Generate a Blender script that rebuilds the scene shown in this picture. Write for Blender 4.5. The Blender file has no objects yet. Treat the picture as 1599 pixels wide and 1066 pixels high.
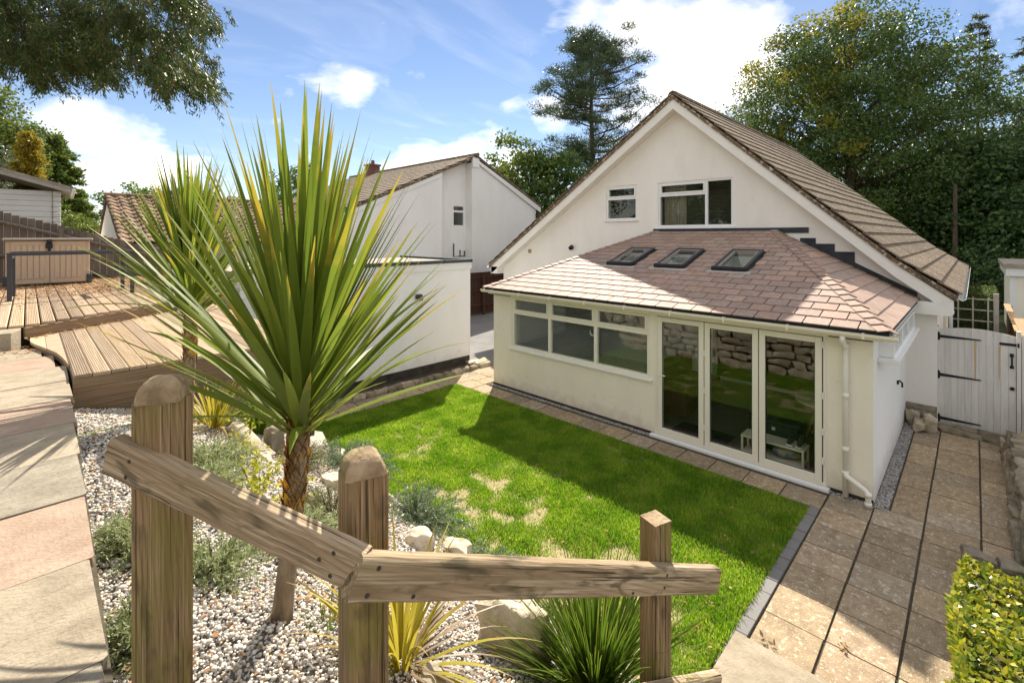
import bpy, math, random
import numpy as np
from mathutils import Matrix, Vector, Quaternion
R_ = math.radians
sc = bpy.context.scene
COL = sc.collection
rnd = random.Random(7)
rng = np.random.default_rng(7)

# ------------------------------------------------------------------ camera, sky, sun, exposure
cam = bpy.data.cameras.new('camera'); camo = bpy.data.objects.new('camera', cam); COL.objects.link(camo)
sc.camera = camo
camo.location = (0, 0, 3.5)
camo.rotation_euler = (R_(90), 0, R_(44.35 - 90))
cam.sensor_width = 36; cam.lens = 16.66; cam.shift_y = -0.1032
cam.clip_start = 0.05; cam.clip_end = 2000

SUN_AZ, SUN_EL = 38.8, 41.0            # azimuth measured from +X towards +Y
sd = Vector((math.cos(R_(SUN_EL)) * math.cos(R_(SUN_AZ)), math.cos(R_(SUN_EL)) * math.sin(R_(SUN_AZ)), math.sin(R_(SUN_EL))))
sun = bpy.data.lights.new('sun', 'SUN'); suno = bpy.data.objects.new('sun', sun); COL.objects.link(suno)
sun.energy = 2.35; sun.angle = R_(0.5); sun.color = (1.0, 0.92, 0.80)
suno.rotation_mode = 'QUATERNION'; suno.rotation_quaternion = sd.to_track_quat('Z', 'Y')
suno.location = (20, 20, 40)

w = bpy.data.worlds.new('World'); sc.world = w; w.use_nodes = True
def build_world():
    nt = w.node_tree; N = nt.nodes; L = nt.links
    bg = N['Background']
    sk = N.new('ShaderNodeTexSky'); sk.sky_type = 'NISHITA'; sk.sun_disc = False
    sk.sun_elevation = R_(SUN_EL); sk.sun_rotation = R_(90 - SUN_AZ)
    sk.air_density = 1.0; sk.dust_density = 0.0; sk.ozone_density = 3.0
    tc = N.new('ShaderNodeTexCoord')
    sep = N.new('ShaderNodeSeparateXYZ'); L.new(tc.outputs['Generated'], sep.inputs[0])
    def math_(op, a, b=None):
        m = N.new('ShaderNodeMath'); m.operation = op
        for i, v in enumerate((a, b)):
            if v is None: continue
            if isinstance(v, (int, float)): m.inputs[i].default_value = v
            else: L.new(v, m.inputs[i])
        return m.outputs[0]
    # project the direction on a cloud deck
    zz = math_('ADD', math_('MAXIMUM', sep.outputs[2], 0.0), 0.22)
    cx = math_('DIVIDE', sep.outputs[0], zz); cy = math_('DIVIDE', sep.outputs[1], zz)
    cb = N.new('ShaderNodeCombineXYZ'); L.new(cx, cb.inputs[0]); L.new(cy, cb.inputs[1])
    no = N.new('ShaderNodeTexNoise'); no.inputs['Scale'].default_value = 1.9; no.inputs['Detail'].default_value = 9; no.inputs['Roughness'].default_value = 0.58
    no.inputs['Distortion'].default_value = 0.35
    L.new(cb.outputs[0], no.inputs['Vector'])
    n2 = N.new('ShaderNodeTexNoise'); n2.inputs['Scale'].default_value = 9.0; n2.inputs['Detail'].default_value = 7
    L.new(tc.outputs['Generated'], n2.inputs['Vector'])
    base = math_('ADD', no.outputs['Fac'], math_('MULTIPLY', math_('SUBTRACT', n2.outputs['Fac'], 0.5), 0.35))
    # cloud banks, and gaps cleared by negative weight, by compass direction: (azimuth from +X, elevation, width, weight)
    acc = math_('MULTIPLY', base, 1.03)
    ss = N.new('ShaderNodeVectorMath'); ss.operation = 'NORMALIZE'; L.new(tc.outputs['Generated'], ss.inputs[0])
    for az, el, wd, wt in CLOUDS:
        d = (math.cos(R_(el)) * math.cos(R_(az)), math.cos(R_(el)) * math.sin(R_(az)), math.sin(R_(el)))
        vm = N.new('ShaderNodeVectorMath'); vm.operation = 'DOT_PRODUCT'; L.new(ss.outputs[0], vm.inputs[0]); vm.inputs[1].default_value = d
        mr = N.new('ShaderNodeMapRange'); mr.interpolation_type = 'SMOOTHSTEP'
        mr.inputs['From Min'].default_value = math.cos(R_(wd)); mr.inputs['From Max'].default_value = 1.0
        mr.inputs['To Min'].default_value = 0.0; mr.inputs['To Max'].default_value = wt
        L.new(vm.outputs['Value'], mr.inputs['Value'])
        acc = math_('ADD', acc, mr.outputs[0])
    ramp = N.new('ShaderNodeValToRGB'); ramp.color_ramp.elements[0].position = 0.385; ramp.color_ramp.elements[1].position = 0.72
    L.new(acc, ramp.inputs[0])
    up = N.new('ShaderNodeMapRange'); up.inputs['From Min'].default_value = -0.02; up.inputs['From Max'].default_value = 0.06
    L.new(sep.outputs[2], up.inputs['Value'])
    fac = math_('MULTIPLY', ramp.outputs[0], up.outputs[0])
    ci = N.new('ShaderNodeTexNoise'); ci.inputs['Scale'].default_value = 3.2; ci.inputs['Detail'].default_value = 8; ci.inputs['Distortion'].default_value = 1.2
    mp = N.new('ShaderNodeMapping'); mp.inputs['Scale'].default_value = (0.6, 1.5, 1); mp.inputs['Rotation'].default_value = (0, 0, 0.5); L.new(cb.outputs[0], mp.inputs['Vector']); L.new(mp.outputs[0], ci.inputs['Vector'])
    cr = N.new('ShaderNodeMapRange'); cr.inputs['From Min'].default_value = 0.48; cr.inputs['From Max'].default_value = 0.78; cr.inputs['To Max'].default_value = 0.09; L.new(ci.outputs['Fac'], cr.inputs['Value'])
    fac = math_('MULTIPLY', math_('MAXIMUM', fac, math_('MULTIPLY', cr.outputs[0], up.outputs[0])), 0.95)
    mix = N.new('ShaderNodeMixRGB'); L.new(fac, mix.inputs[0]); 
    tint = N.new('ShaderNodeMixRGB'); tint.blend_type = 'MULTIPLY'; tint.inputs[0].default_value = 1.0; tint.inputs[2].default_value = SKY_TINT
    L.new(sk.outputs[0], tint.inputs[1])
    L.new(tint.outputs[0], mix.inputs[1]); 
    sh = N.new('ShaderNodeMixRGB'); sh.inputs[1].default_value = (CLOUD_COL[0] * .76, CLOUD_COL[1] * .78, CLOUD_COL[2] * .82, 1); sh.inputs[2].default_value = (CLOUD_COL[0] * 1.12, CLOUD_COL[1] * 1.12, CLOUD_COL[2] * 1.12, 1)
    n3 = N.new('ShaderNodeTexNoise'); n3.inputs['Scale'].default_value = 6.0; n3.inputs['Detail'].default_value = 6; L.new(cb.outputs[0], n3.inputs['Vector'])
    s3 = N.new('ShaderNodeMapRange'); s3.inputs['From Min'].default_value = 0.38; s3.inputs['From Max'].default_value = 0.62; L.new(n3.outputs['Fac'], s3.inputs['Value']); L.new(s3.outputs[0], sh.inputs[0]); L.new(sh.outputs[0], mix.inputs[2])
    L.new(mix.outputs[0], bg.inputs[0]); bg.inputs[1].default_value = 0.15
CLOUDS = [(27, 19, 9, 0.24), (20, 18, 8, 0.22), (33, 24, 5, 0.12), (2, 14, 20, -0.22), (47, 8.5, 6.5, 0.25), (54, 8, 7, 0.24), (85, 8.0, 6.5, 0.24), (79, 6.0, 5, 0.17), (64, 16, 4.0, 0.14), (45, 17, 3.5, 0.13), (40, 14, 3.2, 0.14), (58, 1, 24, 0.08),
          (64, 24, 52, -0.28)]  # wide gap cleared from the added cloud cover over the view
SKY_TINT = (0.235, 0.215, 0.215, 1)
CLOUD_COL = (3.7, 3.42, 3.02, 1)  # unseen cloud overhead and behind made this bright to fill shaded walls
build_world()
sc.view_settings.view_transform = 'Standard'; sc.view_settings.look = 'None'
sc.view_settings.exposure = 2.1; sc.view_settings.gamma = 1.0; sc.view_settings.use_curve_mapping = False

# ------------------------------------------------------------------ materials
def hexc(r, g, b): return (r, g, b, 1)
def M(name, c1, c2=None, scale=6.0, rough=0.8, bump=0.0, bscale=None, detail=6, stretch=None, obj_rand=0.0, island=False,
      coords='pos', spots=None, spec=0.3, metal=0.0, lo=0.35, hi=0.65, hue_rand=None, trans=0.0, stains=None, bdist=0.01, dirt=None):
    """general procedural surface: two-colour noise, optional spots, stains, per-object / per-piece variation, bump"""
    m = bpy.data.materials.new(name); m.use_nodes = True
    nt = m.node_tree; N = nt.nodes; L = nt.links
    b = N['Principled BSDF']; b.inputs['Roughness'].default_value = rough; b.inputs['Metallic'].default_value = metal
    b.inputs['Specular IOR Level'].default_value = spec
    if c2 is None: c2 = c1
    if coords == 'pos': vec = N.new('ShaderNodeNewGeometry').outputs['Position']
    else:
        tc = N.new('ShaderNodeTexCoord'); oi = N.new('ShaderNodeObjectInfo')
        va = N.new('ShaderNodeVectorMath'); va.operation = 'MULTIPLY_ADD'
        L.new(oi.outputs['Random'], va.inputs[0]); va.inputs[1].default_value = (37, 53, 71); L.new(tc.outputs['Object'], va.inputs[2])
        vec = va.outputs[0]
    if stretch:
        mp = N.new('ShaderNodeMapping'); mp.inputs['Scale'].default_value = stretch; L.new(vec, mp.inputs['Vector']); vs = mp.outputs[0]
    else: vs = vec
    no = N.new('ShaderNodeTexNoise'); no.inputs['Scale'].default_value = scale; no.inputs['Detail'].default_value = detail; no.inputs['Roughness'].default_value = 0.6
    L.new(vs, no.inputs['Vector'])
    rp = N.new('ShaderNodeValToRGB'); rp.color_ramp.elements[0].position = lo; rp.color_ramp.elements[1].position = hi
    rp.color_ramp.elements[0].color = hexc(*c1); rp.color_ramp.elements[1].color = hexc(*c2)
    L.new(no.outputs['Fac'], rp.inputs[0]); col = rp.outputs[0]
    def mixc(fac, a, bb, blend='MIX'):
        x = N.new('ShaderNodeMixRGB'); x.blend_type = blend
        if isinstance(fac, (int, float)): x.inputs[0].default_value = fac
        else: L.new(fac, x.inputs[0])
        L.new(a, x.inputs[1])
        if isinstance(bb, tuple): x.inputs[2].default_value = hexc(*bb)
        else: L.new(bb, x.inputs[2])
        return x.outputs[0]
    if dirt:                     # mud splashed up the foot of a wall: (colour, height)
        sx_ = N.new('ShaderNodeSeparateXYZ'); L.new(N.new('ShaderNodeNewGeometry').outputs['Position'], sx_.inputs[0])
        nd = N.new('ShaderNodeTexNoise'); nd.inputs['Scale'].default_value = 7.0; nd.inputs['Detail'].default_value = 6; L.new(vec, nd.inputs['Vector'])
        ma = N.new('ShaderNodeMath'); ma.operation = 'MULTIPLY_ADD'; L.new(nd.outputs['Fac'], ma.inputs[0]); ma.inputs[1].default_value = -dirt[1] * 1.4; L.new(sx_.outputs[2], ma.inputs[2])
        rd = N.new('ShaderNodeMapRange'); rd.inputs['From Min'].default_value = dirt[1] * 0.15; rd.inputs['From Max'].default_value = -dirt[1] * 0.75; rd.inputs['To Max'].default_value = 0.42; L.new(ma.outputs[0], rd.inputs['Value'])
        col = mixc(rd.outputs[0], col, dirt[0])
    for sp in (spots or []):     # (colour, scale, threshold, width, strength)
        n2 = N.new('ShaderNodeTexNoise'); n2.inputs['Scale'].default_value = sp[1]; n2.inputs['Detail'].default_value = 3
        L.new(vs if len(sp) > 5 else vec, n2.inputs['Vector'])
        r2 = N.new('ShaderNodeMapRange'); r2.inputs['From Min'].default_value = sp[2]; r2.inputs['From Max'].default_value = sp[2] + sp[3]
        r2.inputs['To Max'].default_value = sp[4]
        L.new(n2.outputs['Fac'], r2.inputs['Value'])
        col = mixc(r2.outputs[0], col, sp[0])
    if obj_rand or hue_rand or island:
        src = N.new('ShaderNodeNewGeometry').outputs['Random Per Island'] if island else N.new('ShaderNodeObjectInfo').outputs['Random']
        if hue_rand:
            rr = N.new('ShaderNodeValToRGB'); cr = rr.color_ramp; cr.interpolation = 'LINEAR' if island else 'CONSTANT'
            k = len(hue_rand)
            while len(cr.elements) < k: cr.elements.new(0.5)
            for i, c in enumerate(hue_rand): cr.elements[i].position = i / (k if not island else max(1, k - 1)); cr.elements[i].color = hexc(*c)
            L.new(src, rr.inputs[0])
            col = mixc(1.0, col, rr.outputs[0], 'MULTIPLY')
        if obj_rand:
            hs = N.new('ShaderNodeHueSaturation'); L.new(col, hs.inputs['Color'])
            mr = N.new('ShaderNodeMapRange'); mr.inputs['To Min'].default_value = 1 - obj_rand; mr.inputs['To Max'].default_value = 1 + obj_rand
            wn = N.new('ShaderNodeTexWhiteNoise'); wn.noise_dimensions = '1D'; L.new(src, wn.inputs['W'])
            L.new(wn.outputs['Value'], mr.inputs['Value']); L.new(mr.outputs[0], hs.inputs['Value']); col = hs.outputs[0]
    L.new(col, b.inputs['Base Color'])
    if bump:
        bn = N.new('ShaderNodeTexNoise'); bn.inputs['Scale'].default_value = bscale or scale * 3; bn.inputs['Detail'].default_value = 5
        L.new(vs, bn.inputs['Vector'])
        bp = N.new('ShaderNodeBump'); bp.inputs['Strength'].default_value = bump; bp.inputs['Distance'].default_value = bdist
        L.new(bn.outputs['Fac'], bp.inputs['Height']); L.new(bp.outputs[0], b.inputs['Normal'])
    if trans:
        tr = N.new('ShaderNodeBsdfTranslucent'); L.new(col, tr.inputs[0])
        mx = N.new('ShaderNodeMixShader'); mx.inputs[0].default_value = trans
        out = N['Material Output']; L.new(b.outputs[0], mx.inputs[1]); L.new(tr.outputs[0], mx.inputs[2]); L.new(mx.outputs[0], out.inputs[0])
    return m
def woodmat(name, dark, mid, pale, along, stain=None, algae=None, fine=60, bands=12.0):
    """weathered sawn timber: wavy growth-ring figure, fine raised grain, drying cracks, stains; along = axis of the grain (0 x, 2 z)"""
    m = M(name, dark, mid, 2.0, 0.88, 0, coords='obj', stretch=tuple(1.0 if i == along else 9.0 for i in range(3)), lo=0.3, hi=0.7)
    nt = m.node_tree; N = nt.nodes; L = nt.links; b = N['Principled BSDF']; src = b.inputs['Base Color'].links[0].from_socket
    vec = [n for n in N if n.type == 'VECT_MATH'][0].outputs[0]
    def mapped(k_al, k_cr):
        mp = N.new('ShaderNodeMapping'); mp.inputs['Scale'].default_value = tuple(k_al if i == along else k_cr for i in range(3)); L.new(vec, mp.inputs['Vector']); return mp.outputs[0]
    def noise(v, sc, det=4, dist=0.0):
        n = N.new('ShaderNodeTexNoise'); n.inputs['Scale'].default_value = sc; n.inputs['Detail'].default_value = det; n.inputs['Distortion'].default_value = dist; L.new(v, n.inputs['Vector']); return n.outputs['Fac']
    def rng_(f, a, c, t=1.0):
        r = N.new('ShaderNodeMapRange'); r.inputs['From Min'].default_value = a; r.inputs['From Max'].default_value = c; r.inputs['To Max'].default_value = t; L.new(f, r.inputs['Value']); return r.outputs[0]
    def mix(f, c1, c2):
        x = N.new('ShaderNodeMixRGB'); L.new(f, x.inputs[0]); L.new(c1, x.inputs[1]); x.inputs[2].default_value = hexc(*c2); return x.outputs[0]
    wv = N.new('ShaderNodeTexWave'); wv.wave_type = 'BANDS'; wv.bands_direction = 'DIAGONAL'; wv.inputs['Scale'].default_value = bands; wv.inputs['Distortion'].default_value = 2.0; wv.inputs['Detail'].default_value = 3; wv.inputs['Detail Scale'].default_value = 0.55
    L.new(mapped(0.35, 3.0), wv.inputs['Vector'])
    c = mix(rng_(wv.outputs['Fac'], 0.55, 0.95, 0.55), src, dark)
    fn = noise(mapped(1.2, fine), 2.2, 6); c = mix(rng_(fn, 0.52, 0.72, 0.75), c, pale)
    cr = noise(mapped(0.9, fine * 0.9), 1.7, 2, 0.3); c = mix(rng_(cr, 0.62, 0.67, 0.85), c, tuple(q * 0.22 for q in dark))
    if algae: c = mix(rng_(noise(mapped(2.0, 4.0), 2.3, 5), 0.46, 0.62, algae[1]), c, algae[0])
    if stain: c = mix(rng_(noise(mapped(3.0, 9.0), 1.9, 7, 0.5), 0.55, 0.63, stain[1]), c, stain[0])
    kn = N.new('ShaderNodeTexVoronoi'); kn.inputs['Scale'].default_value = 2.4; L.new(mapped(1.0, 2.2), kn.inputs['Vector']); c = mix(rng_(kn.outputs['Distance'], 0.10, 0.05, 0.85), c, tuple(q * 0.35 for q in dark))
    L.new(c, b.inputs['Base Color'])
    h = N.new('ShaderNodeMath'); h.operation = 'SUBTRACT'; L.new(fn, h.inputs[0]); L.new(rng_(cr, 0.60, 0.68, 1.2), h.inputs[1])
    bp = N.new('ShaderNodeBump'); bp.inputs['Strength'].default_value = 0.8; bp.inputs['Distance'].default_value = 0.004; L.new(h.outputs[0], bp.inputs['Height']); L.new(bp.outputs[0], b.inputs['Normal'])
    return m
def leafmat(name, cols, trans=0.4, rough=0.45, spec=0.35):
    return M(name, (1, 1, 1), None, rough=rough, spec=spec, island=True, hue_rand=cols, trans=trans)
def glassmat(name, ior=1.75, tint=(0.75, 0.8, 0.78)):
    m = bpy.data.materials.new(name); m.use_nodes = True
    nt = m.node_tree; N = nt.nodes; L = nt.links; out = N['Material Output']; N.remove(N['Principled BSDF'])
    tr = N.new('ShaderNodeBsdfTransparent'); tr.inputs[0].default_value = hexc(*tint)
    gl = N.new('ShaderNodeBsdfGlossy'); gl.inputs['Roughness'].default_value = 0.0; gl.inputs[0].default_value = (0.95, 0.97, 0.95, 1)
    fr = N.new('ShaderNodeFresnel'); fr.inputs['IOR'].default_value = ior
    ge = N.new('ShaderNodeNewGeometry'); fm = N.new('ShaderNodeMath'); fm.operation = 'MULTIPLY'; nb_ = N.new('ShaderNodeMath'); nb_.operation = 'SUBTRACT'; nb_.inputs[0].default_value = 1.0
    L.new(ge.outputs['Backfacing'], nb_.inputs[1]); L.new(fr.outputs[0], fm.inputs[0]); L.new(nb_.outputs[0], fm.inputs[1])   # only the outer skin of the double pane mirrors
    mx = N.new('ShaderNodeMixShader'); L.new(fm.outputs[0], mx.inputs[0]); L.new(tr.outputs[0], mx.inputs[1]); L.new(gl.outputs[0], mx.inputs[2])
    L.new(mx.outputs[0], out.inputs[0]); return m

MT = {}
def mats():
    m = MT
    m['cream'] = M('cream_render', (0.82, 0.765, 0.635), (0.88, 0.825, 0.695), 1.3, 0.9, 0.22, 70, stretch=(1, 1, 0.45), dirt=((0.36, 0.30, 0.20), 0.34), spots=[((0.62, 0.55, 0.40), 2.3, 0.56, 0.2, 0.2, 1), ((0.55, 0.48, 0.34), 9, 0.62, 0.12, 0.22)])
    m['cream2'] = M('pale_render', (0.82, 0.785, 0.71), (0.88, 0.85, 0.78), 1.1, 0.9, 0.22, 70, stretch=(1, 1, 0.4), spots=[((0.66, 0.61, 0.51), 1.9, 0.57, 0.2, 0.2, 1), ((0.6, 0.55, 0.46), 8, 0.63, 0.12, 0.22)])
    m['white'] = M('white_render', (0.80, 0.79, 0.76), (0.88, 0.87, 0.85), 0.8, 0.9, 0.22, 60, stretch=(1, 1, 0.35), dirt=((0.42, 0.40, 0.30), 0.5), spots=[((0.64, 0.62, 0.55), 1.6, 0.56, 0.22, 0.2, 1), ((0.62, 0.6, 0.54), 7, 0.63, 0.12, 0.22)])
    m['upvc_cream'] = M('cream_frame_paint', (0.82, 0.775, 0.655), None, 4, 0.35, spec=0.5)
    m['upvc'] = M('white_frame_plastic', (0.82, 0.82, 0.80), None, 4, 0.3, spec=0.5)
    m['bargeboard'] = M('white_gloss_board', (0.80, 0.77, 0.70), (0.84, 0.82, 0.76), 3, 0.5, spots=[((0.55, 0.50, 0.40), 5, 0.66, 0.15, 0.4)])
    m['black'] = M('black_paint', (0.012, 0.012, 0.014), None, 5, 0.5, spec=0.4)
    m['lead'] = M('lead_flashing', (0.025, 0.028, 0.035), (0.05, 0.055, 0.06), 6, 0.6, 0.2, 20)
    m['tile'] = M('brown_concrete_tile', (0.115, 0.075, 0.045), (0.18, 0.125, 0.078), 9, 0.9, 0.5, 60, coords='obj', obj_rand=0.18,
                  spots=[((0.55, 0.50, 0.40), 14, 0.585, 0.035, 0.8), ((0.42, 0.37, 0.27), 34, 0.58, 0.04, 0.6), ((0.06, 0.055, 0.03), 3, 0.52, 0.2, 0.6)])
    m['slate'] = M('pink_slate_tile', (0.315, 0.22, 0.17), (0.41, 0.295, 0.23), 5, 0.7, 0.25, 40, coords='obj', obj_rand=0.09, stretch=(1, 1, 1),
                   hue_rand=[(1, 1, 1), (0.95, 1.0, 1.0), (1.03, 0.96, 0.92), (0.88, 0.88, 0.90), (1.05, 1.02, 1.0)], spots=[((0.50, 0.38, 0.33), 14, 0.58, 0.12, 0.4), ((0.20, 0.14, 0.115), 4, 0.55, 0.2, 0.4)])
    m['pantile'] = M('weathered_pantile', (0.20, 0.115, 0.07), (0.30, 0.20, 0.13), 8, 0.9, 0.4, 40, coords='obj', obj_rand=0.3, spots=[((0.06, 0.055, 0.04), 6, 0.5, 0.1, 0.8)])
    m['slab'] = M('concrete_slab', (0.30, 0.23, 0.15), (0.41, 0.33, 0.23), 5, 0.9, 0.7, 45, coords='obj', obj_rand=0.13,
                  hue_rand=[(1, 1, 1), (1.03, 0.97, 0.92), (0.86, 0.84, 0.82), (1.05, 1.0, 0.9), (0.95, 0.90, 0.82)],
                  spots=[((0.13, 0.10, 0.065), 3, 0.52, 0.22, 0.45), ((0.62, 0.57, 0.46), 9, 0.60, 0.04, 0.6), ((0.58, 0.53, 0.42), 26, 0.60, 0.04, 0.6), ((0.12, 0.10, 0.07), 40, 0.60, 0.05, 0.4)])
    m['slab_up'] = M('riven_slab', (0.28, 0.23, 0.16), (0.39, 0.325, 0.235), 6, 0.9, 0.6, 60, coords='obj', obj_rand=0.08,
                  spots=[((0.18, 0.16, 0.12), 30, 0.58, 0.1, 0.45), ((0.20, 0.18, 0.13), 2.5, 0.55, 0.2, 0.4)])
    m['slab_pink'] = M('pink_riven_slab', (0.32, 0.225, 0.16), (0.43, 0.315, 0.23), 6, 0.9, 0.7, 60, coords='obj', spots=[((0.24, 0.20, 0.14), 3, 0.52, 0.2, 0.5), ((0.25, 0.18, 0.13), 30, 0.58, 0.1, 0.4)])
    m['slab_grey'] = M('grey_riven_slab', (0.22, 0.19, 0.14), (0.33, 0.285, 0.215), 6, 0.9, 0.6, 60, coords='obj', spots=[((0.13, 0.12, 0.09), 30, 0.56, 0.1, 0.5)])
    m['mortar'] = M('mortar_bed', (0.06, 0.05, 0.034), (0.12, 0.10, 0.07), 18, 0.95, 0.5, 80, spots=[((0.05, 0.075, 0.02), 4, 0.55, 0.1, 0.5)])
    m['kerb'] = M('charcoal_block', (0.20, 0.19, 0.18), (0.27, 0.26, 0.245), 20, 0.85, 0.4, 90, coords='obj', obj_rand=0.1)
    m['soil'] = M('dark_soil', (0.05, 0.035, 0.022), (0.10, 0.075, 0.05), 14, 0.95, 0.8, 50)
    m['lawn_base'] = M('lawn_soil_and_thatch', (0.33, 0.25, 0.13), (0.42, 0.33, 0.19), 10, 0.95, 0.6, 90, spots=[((0.20, 0.20, 0.06), 2.0, 0.45, 0.14, 0.45), ((0.17, 0.17, 0.05), 45, 0.52, 0.06, 0.7), ((0.50, 0.41, 0.26), 80, 0.56, 0.05, 0.6)])
    m['ground'] = M('rough_grass_ground', (0.05, 0.07, 0.02), (0.09, 0.09, 0.035), 0.6, 0.95, 0.5, 20)
    m['asphalt'] = M('asphalt', (0.15, 0.145, 0.14), (0.20, 0.195, 0.19), 1.2, 0.9, 0.5, 120)
    m['gravel_base'] = M('gravel_bed_base', (0.10, 0.09, 0.08), (0.30, 0.28, 0.25), 60, 0.9, 0.8, 80)
    m['pebble'] = M('pebble', (0.62, 0.59, 0.54), (0.75, 0.72, 0.67), 30, 0.75, island=True, obj_rand=0.15,
                    hue_rand=[(0.40, 0.39, 0.38), (1.0, 0.97, 0.92), (1.0, 0.98, 0.94), (0.85, 0.82, 0.78), (0.60, 0.58, 0.56), (1.0, 0.97, 0.90), (0.85, 0.62, 0.42)])
    m['chip'] = M('dark_chipping', (0.52, 0.49, 0.45), (0.62, 0.59, 0.55), 30, 0.8, island=True,
                    hue_rand=[(0.12, 0.12, 0.13), (0.8, 0.8, 0.8), (0.35, 0.35, 0.36), (1, 1, 1), (0.2, 0.2, 0.2)])
    m['litter'] = M('dry_leaf_litter', (1, 1, 1), None, 4, 0.9, island=True, hue_rand=[(0.30, 0.14, 0.05), (0.42, 0.22, 0.09), (0.20, 0.10, 0.04), (0.5, 0.33, 0.16)])
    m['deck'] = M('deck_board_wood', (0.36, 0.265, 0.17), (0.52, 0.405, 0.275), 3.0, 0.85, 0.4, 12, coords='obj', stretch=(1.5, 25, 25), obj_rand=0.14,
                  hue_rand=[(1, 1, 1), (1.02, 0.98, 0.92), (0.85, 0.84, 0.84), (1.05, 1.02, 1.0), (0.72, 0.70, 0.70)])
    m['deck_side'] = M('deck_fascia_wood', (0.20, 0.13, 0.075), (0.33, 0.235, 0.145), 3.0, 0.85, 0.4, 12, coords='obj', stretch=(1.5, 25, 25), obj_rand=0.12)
    m['rail_wood'] = woodmat('weathered_rail_wood', (0.21, 0.145, 0.083), (0.46, 0.345, 0.22), (0.62, 0.51, 0.38), 0, ((0.055, 0.05, 0.026), 0.65), ((0.26, 0.215, 0.10), 0.25))
    m['post_wood'] = woodmat('green_tinged_post_wood', (0.17, 0.105, 0.047), (0.36, 0.24, 0.125), (0.52, 0.39, 0.25), 2, ((0.07, 0.05, 0.028), 0.5), ((0.19, 0.18, 0.03), 0.5), 85)
    m['endgrain'] = M('post_top_wood', (0.22, 0.15, 0.08), (0.42, 0.31, 0.19), 16, 0.9, 0.6, 60, spots=[((0.12, 0.10, 0.05), 22, 0.54, 0.1, 0.6), ((0.20, 0.19, 0.05), 9, 0.54, 0.12, 0.5)])
    m['fence_grey'] = M('grey_weathered_board', (0.10, 0.08, 0.065), (0.19, 0.16, 0.135), 2.5, 0.9, 0.4, 8, coords='obj', stretch=(14, 14, 1.0), obj_rand=0.2)
    m['fence_brown'] = M('brown_stained_board', (0.05, 0.022, 0.015), (0.085, 0.04, 0.028), 2.5, 0.8, 0.3, 8, coords='obj', stretch=(14, 14, 1.0), obj_rand=0.15)
    m['fence_new'] = M('new_softwood', (0.33, 0.20, 0.10), (0.46, 0.31, 0.17), 2.5, 0.8, 0.3, 8, coords='obj', stretch=(14, 14, 1.0), obj_rand=0.12)
    m['trellis'] = M('weathered_trellis', (0.42, 0.38, 0.30), (0.52, 0.48, 0.40), 4, 0.85)
    m['gate'] = M('white_gate_paint', (0.62, 0.59, 0.54), (0.70, 0.68, 0.63), 2, 0.6, 0.1, 10, coords='obj', stretch=(10, 10, 1), obj_rand=0.05,
                  spots=[((0.50, 0.42, 0.32), 3, 0.60, 0.2, 0.35, 1)])
    m['rust'] = M('rust_stain', (0.52, 0.33, 0.13), (0.60, 0.45, 0.26), 4, 0.7, stretch=(30, 30, 2))
    m['stone'] = M('pale_limestone', (0.36, 0.29, 0.19), (0.58, 0.51, 0.39), 4, 0.9, 0.8, 18, obj_rand=0.12, spots=[((0.20, 0.17, 0.06), 5, 0.55, 0.15, 0.45), ((0.75, 0.71, 0.62), 9, 0.6, 0.1, 0.5)], bdist=0.02)
    m['stone_dk'] = M('mossy_path_stone', (0.17, 0.14, 0.095), (0.33, 0.28, 0.20), 5, 0.9, 0.8, 20, obj_rand=0.2, spots=[((0.08, 0.085, 0.03), 4, 0.52, 0.15, 0.6)], bdist=0.02)
    m['box_beige'] = M('beige_resin', (0.50, 0.385, 0.28), (0.55, 0.425, 0.31), 8, 0.6, 0.15, 60, stretch=(20, 20, 1))
    m['box_lid'] = M('taupe_resin_lid', (0.30, 0.255, 0.215), (0.34, 0.29, 0.245), 6, 0.55)
    m['metal_dk'] = M('dark_grey_metal', (0.035, 0.038, 0.046), None, 5, 0.45, spec=0.5)
    m['plastic_white'] = M('white_pipe_plastic', (0.80, 0.76, 0.67), (0.83, 0.80, 0.72), 3, 0.4, spec=0.5)
    m['gutter'] = M('cream_gutter_plastic', (0.76, 0.70, 0.57), (0.81, 0.755, 0.62), 3, 0.4, spec=0.5)
    m['felt'] = M('mineral_felt_roof', (0.28, 0.24, 0.19), (0.42, 0.37, 0.30), 5, 0.95, 0.4, 150, spots=[((0.35, 0.20, 0.09), 8, 0.6, 0.1, 0.5)])
    m['fascia_grey'] = M('grey_felt_edge', (0.05, 0.058, 0.065), (0.075, 0.082, 0.09), 8, 0.8)
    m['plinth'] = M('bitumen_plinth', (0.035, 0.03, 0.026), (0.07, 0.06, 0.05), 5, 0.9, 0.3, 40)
    m['log_white'] = M('white_log_cladding', (0.70, 0.68, 0.63), (0.77, 0.75, 0.70), 1.5, 0.75, 0.15, 20)
    m['cedar_edge'] = M('silver_roof_board', (0.38, 0.34, 0.29), (0.48, 0.44, 0.38), 4, 0.8)
    m['brick'] = M('chimney_brick', (0.15, 0.07, 0.05), (0.22, 0.11, 0.08), 12, 0.9, 0.4, 40)
    m['glass'] = glassmat('window_glass', 1.72, (0.93, 0.96, 0.94))
    m['glass_far'] = glassmat('far_window_glass', 1.6)
    m['blind'] = M('blind_slat', (0.82, 0.79, 0.70), None, 4, 0.5)
    m['curtain'] = M('beige_curtain', (0.30, 0.26, 0.20), (0.36, 0.31, 0.24), 3, 0.9, stretch=(1, 14, 0.4))
    m['room'] = M('room_plaster', (0.30, 0.29, 0.26), (0.33, 0.32, 0.29), 1, 0.9)
    m['floor_wood'] = M('grey_laminate', (0.10, 0.085, 0.07), (0.14, 0.12, 0.10), 3, 0.5, stretch=(1, 12, 1))
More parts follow.
